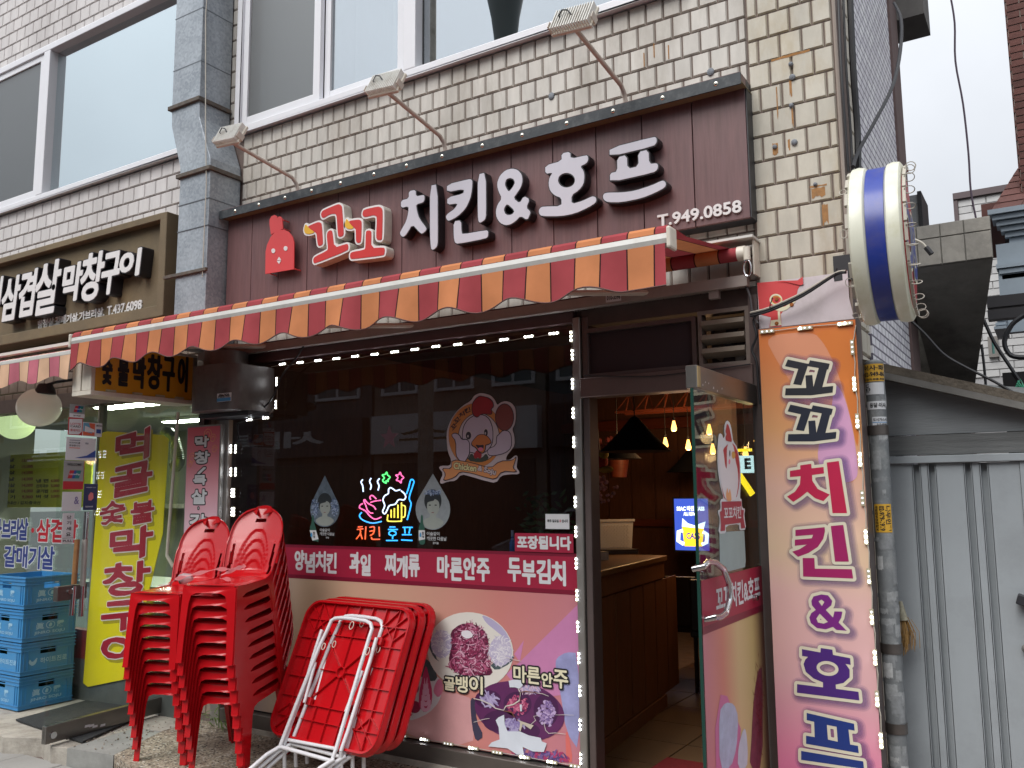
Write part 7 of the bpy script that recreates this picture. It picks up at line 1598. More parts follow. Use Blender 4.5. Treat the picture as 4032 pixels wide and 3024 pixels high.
# ================================================================ CABLES
def cable(label,pts,r_,m,cat='cable',name='cable'):
    q=[];pts=[np.array(p,float)for p in pts]
    for i in range(len(pts)-1):
        p0,p1,p2,p3=[pts[max(0,min(len(pts)-1,i+d))]for d in(-1,0,1,2)]
        for t in(0,.25,.5,.75):q.append(.5*((2*p1)+(-p0+p2)*t+(2*p0-5*p1+4*p2-p3)*t*t+(-p0+3*p1-3*p2+p3)*t**3))
    q.append(pts[-1]);mb=MB().tube(q,r_,6);o=mb.build(name,m,None,smooth=True);tag(o,label,cat);return o
cable('thin wire hanging down through the pale sky at the right',[P(*r4(a,c),3.0)for a,c in((1395,-40),(1425,150),(1430,400),(1480,680),(1515,1000),(1530,1240),(1565,1430))],.008,mat('wire_purple',C(84,70,84),.6))
cable('black cable curving from the eave down the white mosaic side wall',[P(*r4(1030,20),1.6),P(*r4(1075,130),1.3),P(*r4(1070,330),1.0),P(*r4(1020,560),.6),P(*r4(900,800),.3),P(*r4(790,1000),.1),P(*r4(760,1090),-.02)],.010,m_cable)
for k,(a,c,d)in enumerate(((672,640,1080),(705,700,1085),(750,720,1090))):
    cable(('thin black cable running down the side wall nearest the corner bead','dark cable running down the side wall in the middle of the three','thick black pipe-like cable running down beside the mosaic strip')[k],[PX(*r4(a-10+0,-60),XE+.03+.01*k),PX(*r4(a+12,450),XE+.03+.01*k),PX(*r4(a+40,850),XE+.03+.01*k),PX(*r4(a+60-k*8,1120),XE+.03+.01*k)],(.006,.006,.016)[k],m_cable)
cable('black cable sagging from the round sign across the stair to the right edge',[P(*zO(300,1255),.3),P(*zO(400,1350),.3),P(*zO(520,1480),.3),P(*zO(650,1560),.3),P(*zO(850,1660),.3),P(*r4b(1878,1110),.3),P(*r4b(2000,1160),.3)],.007,m_cable)
cable('black cable hanging from the canopy beams of the brick house',[P(*zO(1048,1230),3.4),P(*zO(970,1290),3.4),P(*zO(920,1400),3.4),P(*zO(960,1490),3.4),P(*zO(1060,1505),3.4)],.02,m_cable)
cable('dark wire slanting across the white brick house below the beams',[P(*zO(785,1260),3.0),P(*zO(850,1400),3.0),P(*zO(940,1540),3.0),P(*zO(1048,1700),3.0)],.014,m_cable)
cable('thin dark wire dropping past the stair edge to the lean-to roof',[P(*zO(770,1420),2.8),P(*zO(785,1540),2.8),P(*zO(800,1700),2.8)],.010,m_cable)
for k,(o1,mm)in enumerate(((0,m_cable),(12,m_cable),(-10,m_cablew))):
    cable(('upper black cable strung over the torn poster to the round sign','lower black cable strung over the torn poster','ivory cable strung over the torn poster')[k],[P(*r4b(90,560+o1),-.07),P(*r4b(220,525+o1),-.09),P(*r4b(430,430+o1),-.10),P(*r4b(640,300+o1*.6),-.10),P(*r4b(715,282+o1*.5),-.12)],.0055,mm)
ct=MB();
for a,c in((645,300),(225,490)):p=P(*r4b(a,c+5),-.10);ct.tube([p+(-.006,0,-.016),p+(.0,-.012,0),p+(.004,0,.016),p+(.012,-.01,.03)],.0025,5)
top('cable_tie',ct,m_cable,'small black cable ties round the cables over the torn poster','cable tie')
cable('grey cable drooping from the roller bracket to the side of the ventilator',[P(*r3b(1160,440),-.04),P(*r3b(1450,400),-.04),P(*r3b(1670,355),-.05),P(*r3b(1740,420),-.05),P(*r3b(1765,560),-.05),P(*r3b(1800,620),-.06)],.006,mat('grey_cable',C(72,70,72),.6))
cable('loose black cable hanging beside the pier below the ventilator',[P(*r3b(1810,540),-.06),P(*r3b(1770,600),-.05),P(*r3b(1790,700),-.05),P(*r3b(1760,790),-.05),P(*r3b(1790,870),-.05),P(*r3b(1800,1000),-.05),P(*r3b(1815,1150),-.05)],.0055,m_cable)
cable('thin black cable lying along the door lintel',[P(*r3b(665,960),-.035),P(*r3b(850,965),-.04),P(*r3b(1100,965),-.04),P(*r3b(1300,945),-.04),P(*r3b(1500,920),-.04),P(*r3b(1750,885),-.04)],.0035,m_cable)
cable('dark cable dropping from the awning past the corner of the duct hood',[P(*r2b(505,745),-.06),P(*r2b(430,860),-.06),P(*r2b(350,960),-.05),P(*r2b(270,1130),-.06),P(*r2b(110,1250),-.06),P(*r2b(60,1280),-.05),P(*r2b(70,1380),-.04)],.006,m_cable)
cable('white sign cable dangling over the concrete ledge',[P(*zO(335,735),.2),P(*zO(380,755),.2),P(*zO(405,780),.2),P(*zO(440,825),.2)],.006,m_cablew)
wall_o=MB().tube([P(*zO(408,785),.19),P(*zO(445,830),.19)],.012,8);top('cable_plug',wall_o,m_cable,'black plug at the end of the white sign cable','plug')
# ================================================================ RED CHAIRS
m_redp=mat('red_plastic',C(180,17,25),.2,var=.05,vscale=5,spec=.5)
def make_chair(label,group):
    """armless moulded chair; local frame x right, y to the back, z up, origin between the front feet"""
    t=thing('plastic_chair',label,'chair',(0,0,0),group)
    WF,WS,WR,D,H=.184,.172,.165,.40,.43
    th=.006
    def P2(pts_xz,fn,name,par=t,mir=False):
        v,f=fill_raw([pts_xz],th);mb=MB();mb.add([fn(p)for p in v],f);return mb.build(name,m_redp,par,smooth=True)
    arch=[(WS*.80+.0,.30),(WS*.72,.335),(WS*.55,.360),(0,.368)]
    # front apron and the two front leg faces in one outline (leans out towards the feet)
    def ffn(p):z=p[1];return(p[0]*(1+(WF/WS-1)*(1-z/H)),-.030*(1-z/H)-.012*(1-(p[0]/WS)**2)+p[2],z)
    R_=[(WS-.002,0),(WS-.001,H-.02),(WS-.02,H-.002)];inner=[(WS-.040,0),(WS-.046,.22)]
    right=[(WS-.040,0.0),(WS-.002,0.0),(WS-.001,.10),(WS-.001,.30),(WS-.001,H-.018)]
    top_=[(WS-.018,H-.004),(WS*.5,H-.003),(0,H-.003)]
    inn=[(0,.386),(WS*.45,.383),(WS*.64,.368),(WS-.050,.325),(WS-.044,.22),(WS-.040,.1)]
    half=right+top_;loop=half+[(-a,c)for a,c in reversed(top_[:-1])]+[(-a,c)for a,c in reversed(right)]+[(-a,c)for a,c in reversed(inn[1:])]+inn
    P2(loop,ffn,'front_apron')
    # sides: apron sweeping up to the back, front and rear leg faces
    for s in(-1,1):
        def sfn(p,s=s):
            y,z=p[0],p[1];k=1-z/H;w_=(WS+(WR-WS)*y/D)+(WF-WS)*k;yy=y+(-.030*k if y<D/2 else .075*max(k,0));return(s*(w_+p[2]*1.0),yy,z)
        lp=[(0.004,0),(.042,0),(.046,.2),(.05,.32),(.066,.362),(.10,.378),(.18,.388),(.27,.400),(.325,.405),(.347,.37),(.354,.25),(.358,.1),(.360,0),(D,0),(D+.002,.15),(D+.012,.40),(D+.03,.52),(D+.015,.52),(D-.03,.465),(.30,.438),(.1,.425),(0.004,.425)]
        P2(lp,sfn,'side_panel')
        # slots' lower edge flange and leg foot ring
        fm=MB()
        k=1.0;x_=s*WF;fm.obox((x_-s*.022,-.034,.003),(.018,0,0),(0,.0045,0),(0,0,.003));fm.build('foot_lip',m_redp,t)
        # rear legs, back face
        def bfn(p,s=s):z=p[1];k=1-z/H;return(s*(p[0]+(WF-WS)*k),D+.075*k+p[2],z)
        P2([(WR-.045,0),(WR,0),(WR,.42),(WR-.07,.42),(WR-.055,.2)],bfn,'rear_leg')
    # seat: dished sheet with rounded rim
    N=16;bm=MB();g=[]
    for i in range(N+1):
        row=[]
        for j in range(N+1):
            u,v_=-1+2*i/N,j/N
            y=-.012*(1-u*u)+v_*(D+.004);hw=WS+(WR-WS)*v_
            e=max(abs(u)**8,(1-min(v_/.10,1))**2*1.0)
            z=H+.004-.012*math.exp(-(u*u)*1.5)*math.sin(math.pi*min(v_*1.05,1))-.010*e+.012*v_
            row.append((u*hw,y,z))
        g.append(row)
    for i in range(N):
        for j in range(N):bm.q([g[i][j],g[i+1][j],g[i+1][j+1],g[i][j+1]])
    bm.build('seat',m_redp,t,smooth=True)
    # backrest: leaning curved sheet with hand hole, side cut-outs near the seat and four stepped arches
    NU,NV=44,56;pts=[];z0,z1=.435,.86
    def hw(v_):
        base=.160+.022*math.sin(math.pi*min(v_*.9,1));
        if v_>.58:tt=(v_-.58)/.42;base=.180*math.sqrt(max(1-tt**2.6*.92,0))
        return base
    def bp(u,v_):
        w_=hw(v_);x=u*w_;z=z0+(z1-z0)*(v_-.035*(abs(u)**3)*(v_>.5)*1.0);y=D-.005+.15*v_**1.15+.03*v_*0-.030*(u*u)*(1-.3*v_)
        if v_<.12:y-=.045*(1-v_/.12)**2
        for k in range(4):
            a_=.105-.018*k;top_v=.66-.145*k;cv=(v_-.08)/(top_v-.08)
            if cv>0 and(x/a_)**2+max(cv,0)**2*1.0<1 and v_>.08:y+=.0055
        e=max(0,(abs(u)-.93)/.07);y+=-.010*e*e
        ev=max(0,(v_-.965)/.035);y+=.012*ev
        return(x,y,z)
    bm=bmesh.new();V=[[bm.verts.new(bp(-1+2*i/NU,j/NV))for j in range(NV+1)]for i in range(NU+1)]
    for i in range(NU):
        for j in range(NV):
            u,v_=-1+2*(i+.5)/NU,(j+.5)/NV;x=u*hw(v_)
            if abs(x)<.037 and .765<v_<.83:continue
            if .128<abs(x)<.150 and .06<v_<.46:continue
            bm.faces.new((V[i][j],V[i+1][j],V[i+1][j+1],V[i][j+1]))
    bmesh.ops.recalc_face_normals(bm,faces=bm.faces);bmesh.ops.solidify(bm,geom=bm.faces[:],thickness=.006)
    me=bpy.data.meshes.new('backrest');loose=[v for v in bm.verts if not v.link_faces];bmesh.ops.delete(bm,geom=loose,context='VERTS');bm.to_mesh(me);bm.free();me.materials.append(m_redp)
    me.polygons.foreach_set('use_smooth',[True]*len(me.polygons));me.set_sharp_from_angle(angle=math.radians(50))
    o=bpy.data.objects.new('backrest',me);S.collection.objects.link(o);o.parent=t
    rim=MB();rp_=[bp(-1,j/20)for j in range(2,21)]+[bp(-1+2*i/30,1)for i in range(1,30)]+[bp(1,j/20)for j in range(20,1,-1)]
    rim.tube([(p[0],p[1]+.003,p[2])for p in rp_],.005,6);rim.build('back_rim',m_redp,t,smooth=True)
    return t
ORD=['bottom','second from the bottom','third from the bottom','fourth from the bottom','fifth from the bottom','sixth from the bottom','seventh from the bottom','eighth from the bottom','ninth from the bottom']
TH=math.radians(16);PITCH_,FWD=.0705,.0165
ch0=None
for(cx,cy,n_,nm)in((-4.645,-.735,9,'left'),(-4.155,-.725,10,'right')):
    for k in range(n_):
        lb='red plastic chair, %s of the %s stack%s'%('topmost' if k==n_-1 else ORD[k],nm,' nearer the yellow banner' if nm=='left' else ' next to the red tables')
        gp='red plastic chairs in the %s stack'%nm
        if ch0 is None:ch0=make_chair(lb,gp);c=ch0
        else:c=copy_tree(ch0);c['label']=lb;c['group']=gp
        b_=np.array([-math.sin(TH),math.cos(TH)]);jit=R.uniform(-.002,.002)
        c.location=(cx-b_[0]*FWD*k+jit,cy-b_[1]*FWD*k,ZT+PITCH_*k);c.rotation_euler=(0,0,TH+R.uniform(-.006,.006))
# ribbon tied between the stacks, crushed cup, silver wrapper
rib=MB();m_rib=mat('pink_ribbon',C(206,120,124),.45,spec=.6)
ysd=-1.0
def rp3(a,c,y):return P(*zH(a,c),y)
path=[rp3(565,1070,-.78),rp3(640,985,-.72),rp3(850,930,-.66),rp3(1130,865,-.64),rp3(1350,860,-.66),rp3(1500,825,-.60),rp3(1440,830,-.58),rp3(1200,935,-.68),rp3(1180,975,-.72),rp3(1340,990,-.74)]
prev=None
for i in range(len(path)-1):
    for t in range(6):
        p=path[i]*(1-t/6)+path[i+1]*(t/6);w_=.006*(1.2+math.sin(i*6+t*1.1));q=(p+(0,0,w_),p+(.004,0,-w_))
        if prev:rib.q([prev[0],prev[1],q[1],q[0]])
        prev=q
top('ribbon',rib,m_rib,'pink plastic ribbon tied between the two stacks of red chairs','ribbon')
cp=thing('crushed_cup','crushed clear plastic cup lying on the seat of the left chair stack','cup',tuple(rp3(750,1040,-.66)))
c0,c1=rp3(700,990,-.66),rp3(850,960,-.62);MB().tube([c0,c0*.6+c1*.4,c1],[.030,.036,.020],12).build('cup',mat('clear_plastic',C(190,180,184),.15,alpha=.55),cp,smooth=True);c2=rp3(715,1000,-.665);MB().ball(c2,.022,10,6,(.7,.8,1)).build('label_wrap',mat('cup_label',C(34,62,50),.3,var=.3,vscale=60),cp,smooth=True)
wp=MB();rr=random.Random(2)
for k in range(7):p=rp3(430+k*18,1080-k*3,-.80);wp.q([p,p+(.02,.004,rr.uniform(0,.012)),p+(.022,.008,.014),p+(.0,.006,.012)])
top('foil_wrapper',wp,mat('silver_foil',C(220,206,190),.12,.9),'small crumpled silver wrapper on the front of the left chair stack','wrapper')

# ================================================================ FOLDED RED TABLES
m_wtube=mat('white_tube',C(216,216,220),.3,var=.03,vscale=9,dirt=C(170,160,150),dscale=14,damt=.25)
tO=np.array([-4.05,-.486,.288]);tth,tph=math.radians(-3.6),math.radians(23.5);TW,TH_=.868,.795
er=np.array([math.cos(tth),math.sin(tth),0]);eb=np.array([-math.sin(tth),math.cos(tth),0]);et=eb*math.sin(tph)+np.array([0,0,1])*math.cos(tph);en=np.cross(er,et) # en points to the viewer
if en[1]>0:en=-en
def TP(a,t,n=0.0):return tO+er*a+et*t+en*n
def tp_ray(u,v,off=0.0):
    d=ray(u,v);o=tO+en*off;k=((o-CAM)@en)/(d@en);q=CAM+d*k-o;return float(q@er),float(q@et)
def rrect(x0,x1,y0,y1,r_,n=7):
    o=[]
    for(cx,cy,a0)in((x1-r_,y0+r_,-90),(x1-r_,y1-r_,0),(x0+r_,y1-r_,90),(x0+r_,y0+r_,180)):
        for k in range(n+1):a=math.radians(a0+90*k/n);o.append((cx+r_*math.cos(a),cy+r_*math.sin(a)))
    return o
def table(label):
    t=thing('folding_table',label,'table',tuple(tO),'folded red tables leaning on the window')
    o_=rrect(0,TW,0,TH_,.105);i_=rrect(.012,TW-.012,.012,TH_-.012,.095);i2=rrect(.03,TW-.03,.03,TH_-.03,.08);o2=rrect(-.012,TW+.012,-.012,TH_+.012,.115)
    mb=MB();n=len(o_);DEP=.045
    ring_=lambda L_,nn_:[TP(a,c,nn_)for a,c in L_]
    rings=[ring_(i2,-DEP+.006),ring_(i2,-DEP+.012),ring_(i_,-DEP+.014),ring_(i_,-.001),ring_(i_,0),ring_(o_,.002),ring_(o_,-.004),ring_(o2,-DEP*.6),ring_(o2,-DEP+.006),ring_(o_,-DEP)]
    for k in range(2,len(rings)-1):
        for i in range(n):j=(i+1)%n;mb.q([rings[k][i],rings[k][j],rings[k+1][j],rings[k+1][i]])
    mb.q(ring_(i_,-DEP+.014));mb.q(ring_(o_,-DEP));mb.build('tabletop',m_redp,t,smooth=True)
    rb=MB();b0,b1=-DEP+.012,-DEP+.030
    def rib_(a0,c0,a1,c1,hgt=b1,w_=.0022):
        p,q=np.array([a0,c0]),np.array([a1,c1]);d=q-p;l=np.linalg.norm(d)
        if l<1e-6:return
        d/=l;m_=np.array([-d[1],d[0]])*w_
        rb.hexa([TP(*(p-m_),b0),TP(*(q-m_),b0),TP(*(q+m_),b0),TP(*(p+m_),b0),TP(*(p-m_),hgt),TP(*(q-m_),hgt),TP(*(q+m_),hgt),TP(*(p+m_),hgt)])
    for k in range(1,8):
        a=TW*k/8
        for(c0,c1)in(((.012,.19),(TH_-.19,TH_-.012))if 2<=k<=6 else((.06 if k in(1,7)else .02,TH_-(.06 if k in(1,7)else .02)),)):rib_(a,c0,a,c1)
    for k in range(1,7):
        c=TH_*k/7
        for(a0,a1)in(((.012,.215),(TW-.215,TW-.012))if 2<=k<=5 else((.03,TW-.03),)):rib_(a0,c,a1,c)
    for c in(.115+.08,TH_-.195):rib_(.2,c,TW-.2,c)
    for a in(.215,TW-.215):rib_(a,.19,a,TH_-.19)
    mx,my=TW/2,TH_/2
    for(a,c)in((.215,.19),(TW-.215,.19),(.215,TH_-.19),(TW-.215,TH_-.19),(mx,.19),(mx,TH_-.19),(.215,my),(TW-.215,my)):
        d=np.array([a-mx,c-my]);d/=np.linalg.norm(d);rib_(mx+d[0]*.032,my+d[1]*.032,a,c)
    for(sx_,sy_)in((0,0),(1,0),(0,1),(1,1)):
        X=lambda a:a if not sx_ else TW-a
        Y=lambda c:c if not sy_ else TH_-c
        rib_(X(.04),Y(.04),X(.215),Y(.19));rib_(X(.11),Y(.19),X(.19),Y(.11));rib_(X(.02),Y(.12),X(.108),Y(.19));rib_(X(.12),Y(.02),X(.215),Y(.12));rib_(X(.108),Y(.012),X(.108),Y(.11))
    rb.build('underside_ribs',m_redp,t)
    bs_=MB();nn_=18
    for k in range(nn_):
        a0,a1=2*math.pi*k/nn_,2*math.pi*(k+1)/nn_
        f=lambda a,r_,z:TP(mx+r_*math.cos(a),my+r_*math.sin(a),z)
        bs_.q([f(a0,.034,b0),f(a1,.034,b0),f(a1,.034,b1+.004),f(a0,.034,b1+.004)]);bs_.q([f(a0,.034,b1+.004),f(a1,.034,b1+.004),f(a1,.027,b1+.004),f(a0,.027,b1+.004)]);bs_.q([f(a0,.027,b0),f(a1,.027,b0),f(a1,.027,b1+.004),f(a0,.027,b1+.004)])
    bs_.build('centre_boss',m_redp,t)
    # leg frames, folded flat against the underside
    def leg(name,pix,off,r_=.0115,tail=None):
        q=[TP(*tp_ray(*zT(*p),off),off)for p in pix]
        if tail is not None:q=[tail[0]]+q+([tail[1]]if len(tail)>1 else[])
        mb=MB().tube(q,r_,10);return mb.build(name,m_wtube,t,smooth=True)
    U1=leg('leg_frame',[(130,1485),(300,1050),(465,640),(545,470),(562,430),(595,412),(650,408),(750,418),(850,434),(888,455),(900,500),(880,560),(800,820),(700,1160),(600,1500),(565,1600)],.035)
    leg('leg_frame',[(482,508),(420,700),(330,1010),(230,1270),(165,1470)],.012);leg('leg_frame',[(938,575),(880,780),(800,1030),(700,1350),(640,1520)],.012)
    leg('brace',[(428,778),(335,1115)],.022,.0095);leg('brace',[(818,848),(680,1190)],.022,.0095);leg('cross_bar',[(145,1485),(560,1600)],.030,.011);leg('cross_bar',[(200,1425),(600,1500)],.0,.010)
    # feet
    zf_=ZT+.012
    fl_,fr_=TP(*tp_ray(*zT(130,1485),.035),.035),TP(*tp_ray(*zT(580,1590),.035),.035)
    for p,sx_ in((fl_,-1),(fr_,-1)):
        MB().tube([p,p+er*(-.03)+np.array([0,-.07,-.03]),np.array([p[0]-.10,p[1]-.20,zf_])],.0125,10).build('foot',m_wtube,t,smooth=True)
    for p in(TP(*tp_ray(*zT(165,1470),.012),.012),TP(*tp_ray(*zT(640,1520),.012),.012)):
        MB().tube([p,np.array([p[0]-.01,p[1]+.02,zf_])],.0115,10).build('foot',m_wtube,t,smooth=True)
    for(a,c)in((505,535),(958,602),(368,1100),(700,1160)):
        s_,z_=tp_ray(*zT(a,c),.0);MB().obox(TP(s_,z_,-.012),er*.018,et*.022,en*.014).build('hinge_lug',m_redp,t,bevel=.003)
    for(a,c,w_)in((738,475,24),(505,650,20),(872,690,22)):
        cpt=tp_ray(*zT(a,c),.03);k_=w_/1524*720/3424*4.6;MB().tube([TP(cpt[0]+k_*math.sin(t_),cpt[1]+k_*1.5*math.cos(t_),.04)for t_ in[2*math.pi*j/16 for j in range(17)]],.0025,5).build('wire_clip',m_plastic_w,t,smooth=True)
    return t
T1=table('front folded red table showing its ribbed underside and white tube legs')
for k,lb in((1,'middle of the three folded red tables, mostly hidden behind the front one'),(2,'rearmost folded red table, resting against the window')):
    c=copy_tree(T1);c['label']=lb;sh_=-en*.072*k+er*(.018*k)+np.array([0,0,.034*k]);c.location=tuple(np.array(T1.location)+sh_)

# ================================================================ INSIDE THE CHICKEN SHOP
m_iw=mat('dark_timber',C(96,62,42),.6,var=.25,vscale=6,stretch=(6,6,.7));m_if=mat('floor_tile_brown',C(78,62,48),.35,var=.15,vscale=3,dirt=C(80,66,52),dscale=2,damt=.5)
rm=thing('shop_interior','dark timber lined dining room seen through the open door of the chicken shop','room',(-3,3,.1))
zfl=.13;XI0,XI1,YI1=-5.2,-1.14,5.3
MB().box((XI0,.12,0),(XI1-.02,YI1,zfl-.004)).build('floor_bed',m_mortar,rm)
ft=None;cnt=0
for i in range(10):
    for j in range(13):
        x,y=XI0+i*.45,.14+j*.45
        if x<-3.4 or y>4.8 or x+.44>XI1:continue
        if ft is None:ft=(MB().box((x,y,zfl-.003),(x+.444,y+.444,zfl+.003)).build('floor_tile',m_if,rm,bevel=.002),x,y)
        else:o=ft[0].copy();S.collection.objects.link(o);o.parent=rm;o.location=(x-ft[1],y-ft[2],0)
MB().box((XI0,YI1,0),(XI1-.02,YI1+.1,3.0)).build('back_wall',m_iw,rm);MB().box((XI0-.1,.12,0),(XI0,YI1,3.0)).build('side_wall',m_iw,rm);MB().box((XI1-.02,.35,0),(XI1+.0,YI1,3.0)).build('side_wall',m_iw,rm)
MB().box((XI0,.12,2.9),(XI1-.02,YI1,3.0)).build('ceiling',mat('black_ceiling',C(24,20,22),.9),rm)
for k in range(14):MB().box((XI0+.3*k+.01,YI1-.02,1.35),(XI0+.3*k+.29,YI1-.001,2.35)).build('wall_board',m_iw,rm)
MB().box((XI0,YI1-.06,1.28),(XI1-.03,YI1-.021,1.36)).build('dado_rail',mat('red_timber',C(112,54,32),.45,var=.2,vscale=6,stretch=(1,1,6)),rm)
MB().box((XI0,YI1-.08,2.40),(XI1-.03,YI1-.021,2.52)).build('beam',MATS['red_timber'],rm)
tr_=MB();ya_=3.4;xa_,xb_=-3.6,-.9
for zz,yy in((2.42,ya_),(2.42,ya_+.22),(2.60,ya_+.11)):tr_.box((xa_,yy,zz),(xb_,yy+.025,zz+.025))
for k in range(14):
    x=xa_+k*.2;tr_.tube([(x,ya_,2.43),(x+.1,ya_+.12,2.61),(x+.2,ya_,2.43)],.008,5);tr_.tube([(x,ya_+.23,2.43),(x+.1,ya_+.12,2.61)],.008,5)
top('ceiling_truss',tr_,MATS['red_timber'],'small lattice truss under the ceiling of the dark dining room','truss')
# counter
ctr=thing('counter','timber counter running into the shop just inside the door','counter',(-2.6,.8,zfl));zct=1.20
kA=PZ(*r3c(1065,425),zct);print('COUNTER',kA,PZ(*r3c(690,1590),zfl),PZ(*r3c(1000,1360),zfl))
fA,fB=PZ(*r3c(680,1600),zfl),PZ(*r3c(1000,1350),zfl)
cdir=(fB-fA)[:2];cdir/=np.linalg.norm(cdir);cn_2=np.array([-cdir[1],cdir[0]])
if cn_2[0]>0:cn_2=-cn_2
Lc=float((kA[:2]-fA[:2])@cdir);Lc=max(.8,min(Lc,2.2));s0_=float((np.array([fA[0],.16])-fA[:2])@cdir)if cdir[1]>.3 else-.2
def CT(s,n,z):q=fA[:2]+cdir*s+cn_2*n;return(q[0],q[1],z)
mkb=lambda s0,s1,n0,n1,z0,z1:MB().hexa([CT(s0,n0,z0),CT(s1,n0,z0),CT(s1,n1,z0),CT(s0,n1,z0),CT(s0,n0,z1),CT(s1,n0,z1),CT(s1,n1,z1),CT(s0,n1,z1)])
m_ct=mat('counter_wood',C(112,74,46),.4,var=.2,vscale=5,stretch=(5,5,.6));m_ctop=mat('counter_top',C(112,82,54),.35,var=.12,vscale=4)
sA=-.25
mkb(sA,Lc,.0,.55,zfl,zct-.16).build('cabinet',m_ct,ctr);mkb(sA-.0,Lc+.02,-.02,.58,zct-.158,zct-.04).build('fascia',m_ct,ctr);mkb(sA,Lc+.04,-.04,.60,zct-.038,zct).build('counter_top',m_ctop,ctr,bevel=.006)
for k in range(7):mkb(sA+.28*k+.01,sA+.28*k+.27,-.012,-.001,zfl+.1,zct-.17).build('panel',m_ct,ctr)
mkb(sA,Lc,-.02,-.001,zfl,zfl+.09).build('skirting',m_ct,ctr)
# things on the counter
def ctr_at(u,v,z=zct):return PZ(u,v,z)
bk0=ctr_at(*zI(78,1360));bk1=ctr_at(*zI(415,1350));hz=.30
wb_=thing('storage_basket','white woven plastic basket on the counter','basket',tuple(bk0));dv2=bk1-bk0;L_b=np.linalg.norm(dv2);dv2/=L_b;nv2=np.array([-dv2[1],dv2[0],0]);zt2=P(*zI(250,1110),bk0[1]+.05)[2];Hb=max(.2,min(.38,zt2-zct))
m_bas=mat('basket_white',C(200,204,208),.5)
q=MB();o_=bk0+(0,0,.002)
q.hexa([o_,o_+dv2*L_b,o_+dv2*L_b+nv2*.25,o_+nv2*.25,o_+(0,0,Hb)-dv2*.02,o_+dv2*(L_b+.02)+(0,0,Hb),o_+dv2*(L_b+.02)+nv2*.27+(0,0,Hb),o_-dv2*.02+nv2*.27+(0,0,Hb)]);q.build('body',m_bas,wb_)
wv=MB()
for i in range(12):
    for j in range(int(L_b/.03)):c=o_+dv2*(.015+j*.03+(i%2)*.012)+(0,0,.02+i*(Hb-.05)/12)-nv2*.002;wv.obox(c,dv2*.012,nv2*.003,np.array([0,0,.007]))
tag(wv.build('weave',m_bas,wb_),kind='stuff');q=MB();q.obox(o_+dv2*L_b/2+(0,0,Hb)+nv2*.0,dv2*(L_b/2+.03),nv2*.01,np.array([0,0,.01]));q.build('rim',m_bas,wb_)
pc=ctr_at(*zI(345,1345));cu2=thing('paper_cup','small white paper cup in front of the basket on the counter','cup',tuple(pc-nv2*.06));c=pc-nv2*.06;MB().lathe(tuple(c),[(.001,.004),(.024,.004),(.034,.06),(.036,.062),(.033,.06),(.022,.01)],18).build('cup',m_paper,cu2,smooth=True)
pk_=MB()
for k in range(5):c=ctr_at(*zI(280,1395))+(0,0,.004+k*.007);pk_.obox(c,dv2*(.15-.01*(k%2)),nv2*.08,np.array([0,0,.003]))
top('paper_stack',pk_,mat('dark_folder',C(52,52,60),.5,rnd=.5),'stack of dark folders and papers on the counter before the basket','papers')
c=ctr_at(*zI(125,1450))+(0,0,.03);nb_=MB().obox(c,dv2*.06,nv2*.04,np.array([0,0,.028]));top('napkin_pack',nb_,mat('napkin_pack',C(190,176,160),.5,var=.3,vscale=30),'small pack of napkins at the near edge of the counter','napkins')
# lamps
def pendant(cu,cv,y,rw,label):
    c=P(*zI(cu,cv),y);r_=rw;t=thing('pendant_lamp',label,'lamp',tuple(c));h_=r_*.92
    MB().lathe((c[0],y,c[2]),[(r_,0),(r_*.55,h_*.45),(r_*.12,h_),(.012,h_*1.05),(.001,h_*1.06)],30).build('lamp_shade',mat('black_shade',C(14,15,20),.7,spec=.2),t,smooth=True)
    MB().lathe((c[0],y,c[2]),[(r_-.004,.001),(r_*.53,h_*.44),(r_*.1,h_*.95)],30).build('lining',mat('brass_lining',C(84,66,46),.6),t,smooth=True)
    MB().tube([(c[0],y,c[2]+h_),(c[0],y,2.9)],.004,5).build('cord',m_cable,t);return t
pendant(445,505,1.1,.24,'large black conical pendant lamp just inside the open door');pendant(290,570,2.4,.20,'smaller black pendant lamp partly behind the large one');pendant(915,685,4.3,.23,'black pendant lamp deeper in the room, near the door edge')
m_bulb=mat('filament_bulb',(1,.8,.45,1),.1,emit=(1,.62,.22,1),es=26.0);m_bgl=mat('amber_glass',C(230,170,90),.1,emit=(1,.45,.10,1),es=2.2)
BP=[(zI,782,285,2.6),(zI,708,430,3.2),(zI,908,450,3.0),(zI,1090,315,2.4),(zG,72,362,2.6),(zG,710,300,2.2),(zG,606,430,3.0),(zG,300,400,3.4)]
BL=['lit filament bulb hanging highest in the doorway','lit filament bulb hanging low left of the highest one','lit filament bulb hanging just left of the door edge','lit filament bulb seen through the upper door glass',None,'lit filament bulb at the right beside the pier','lit filament bulb in front of the glowing letter panel','lit filament bulb low behind the chicken decal']
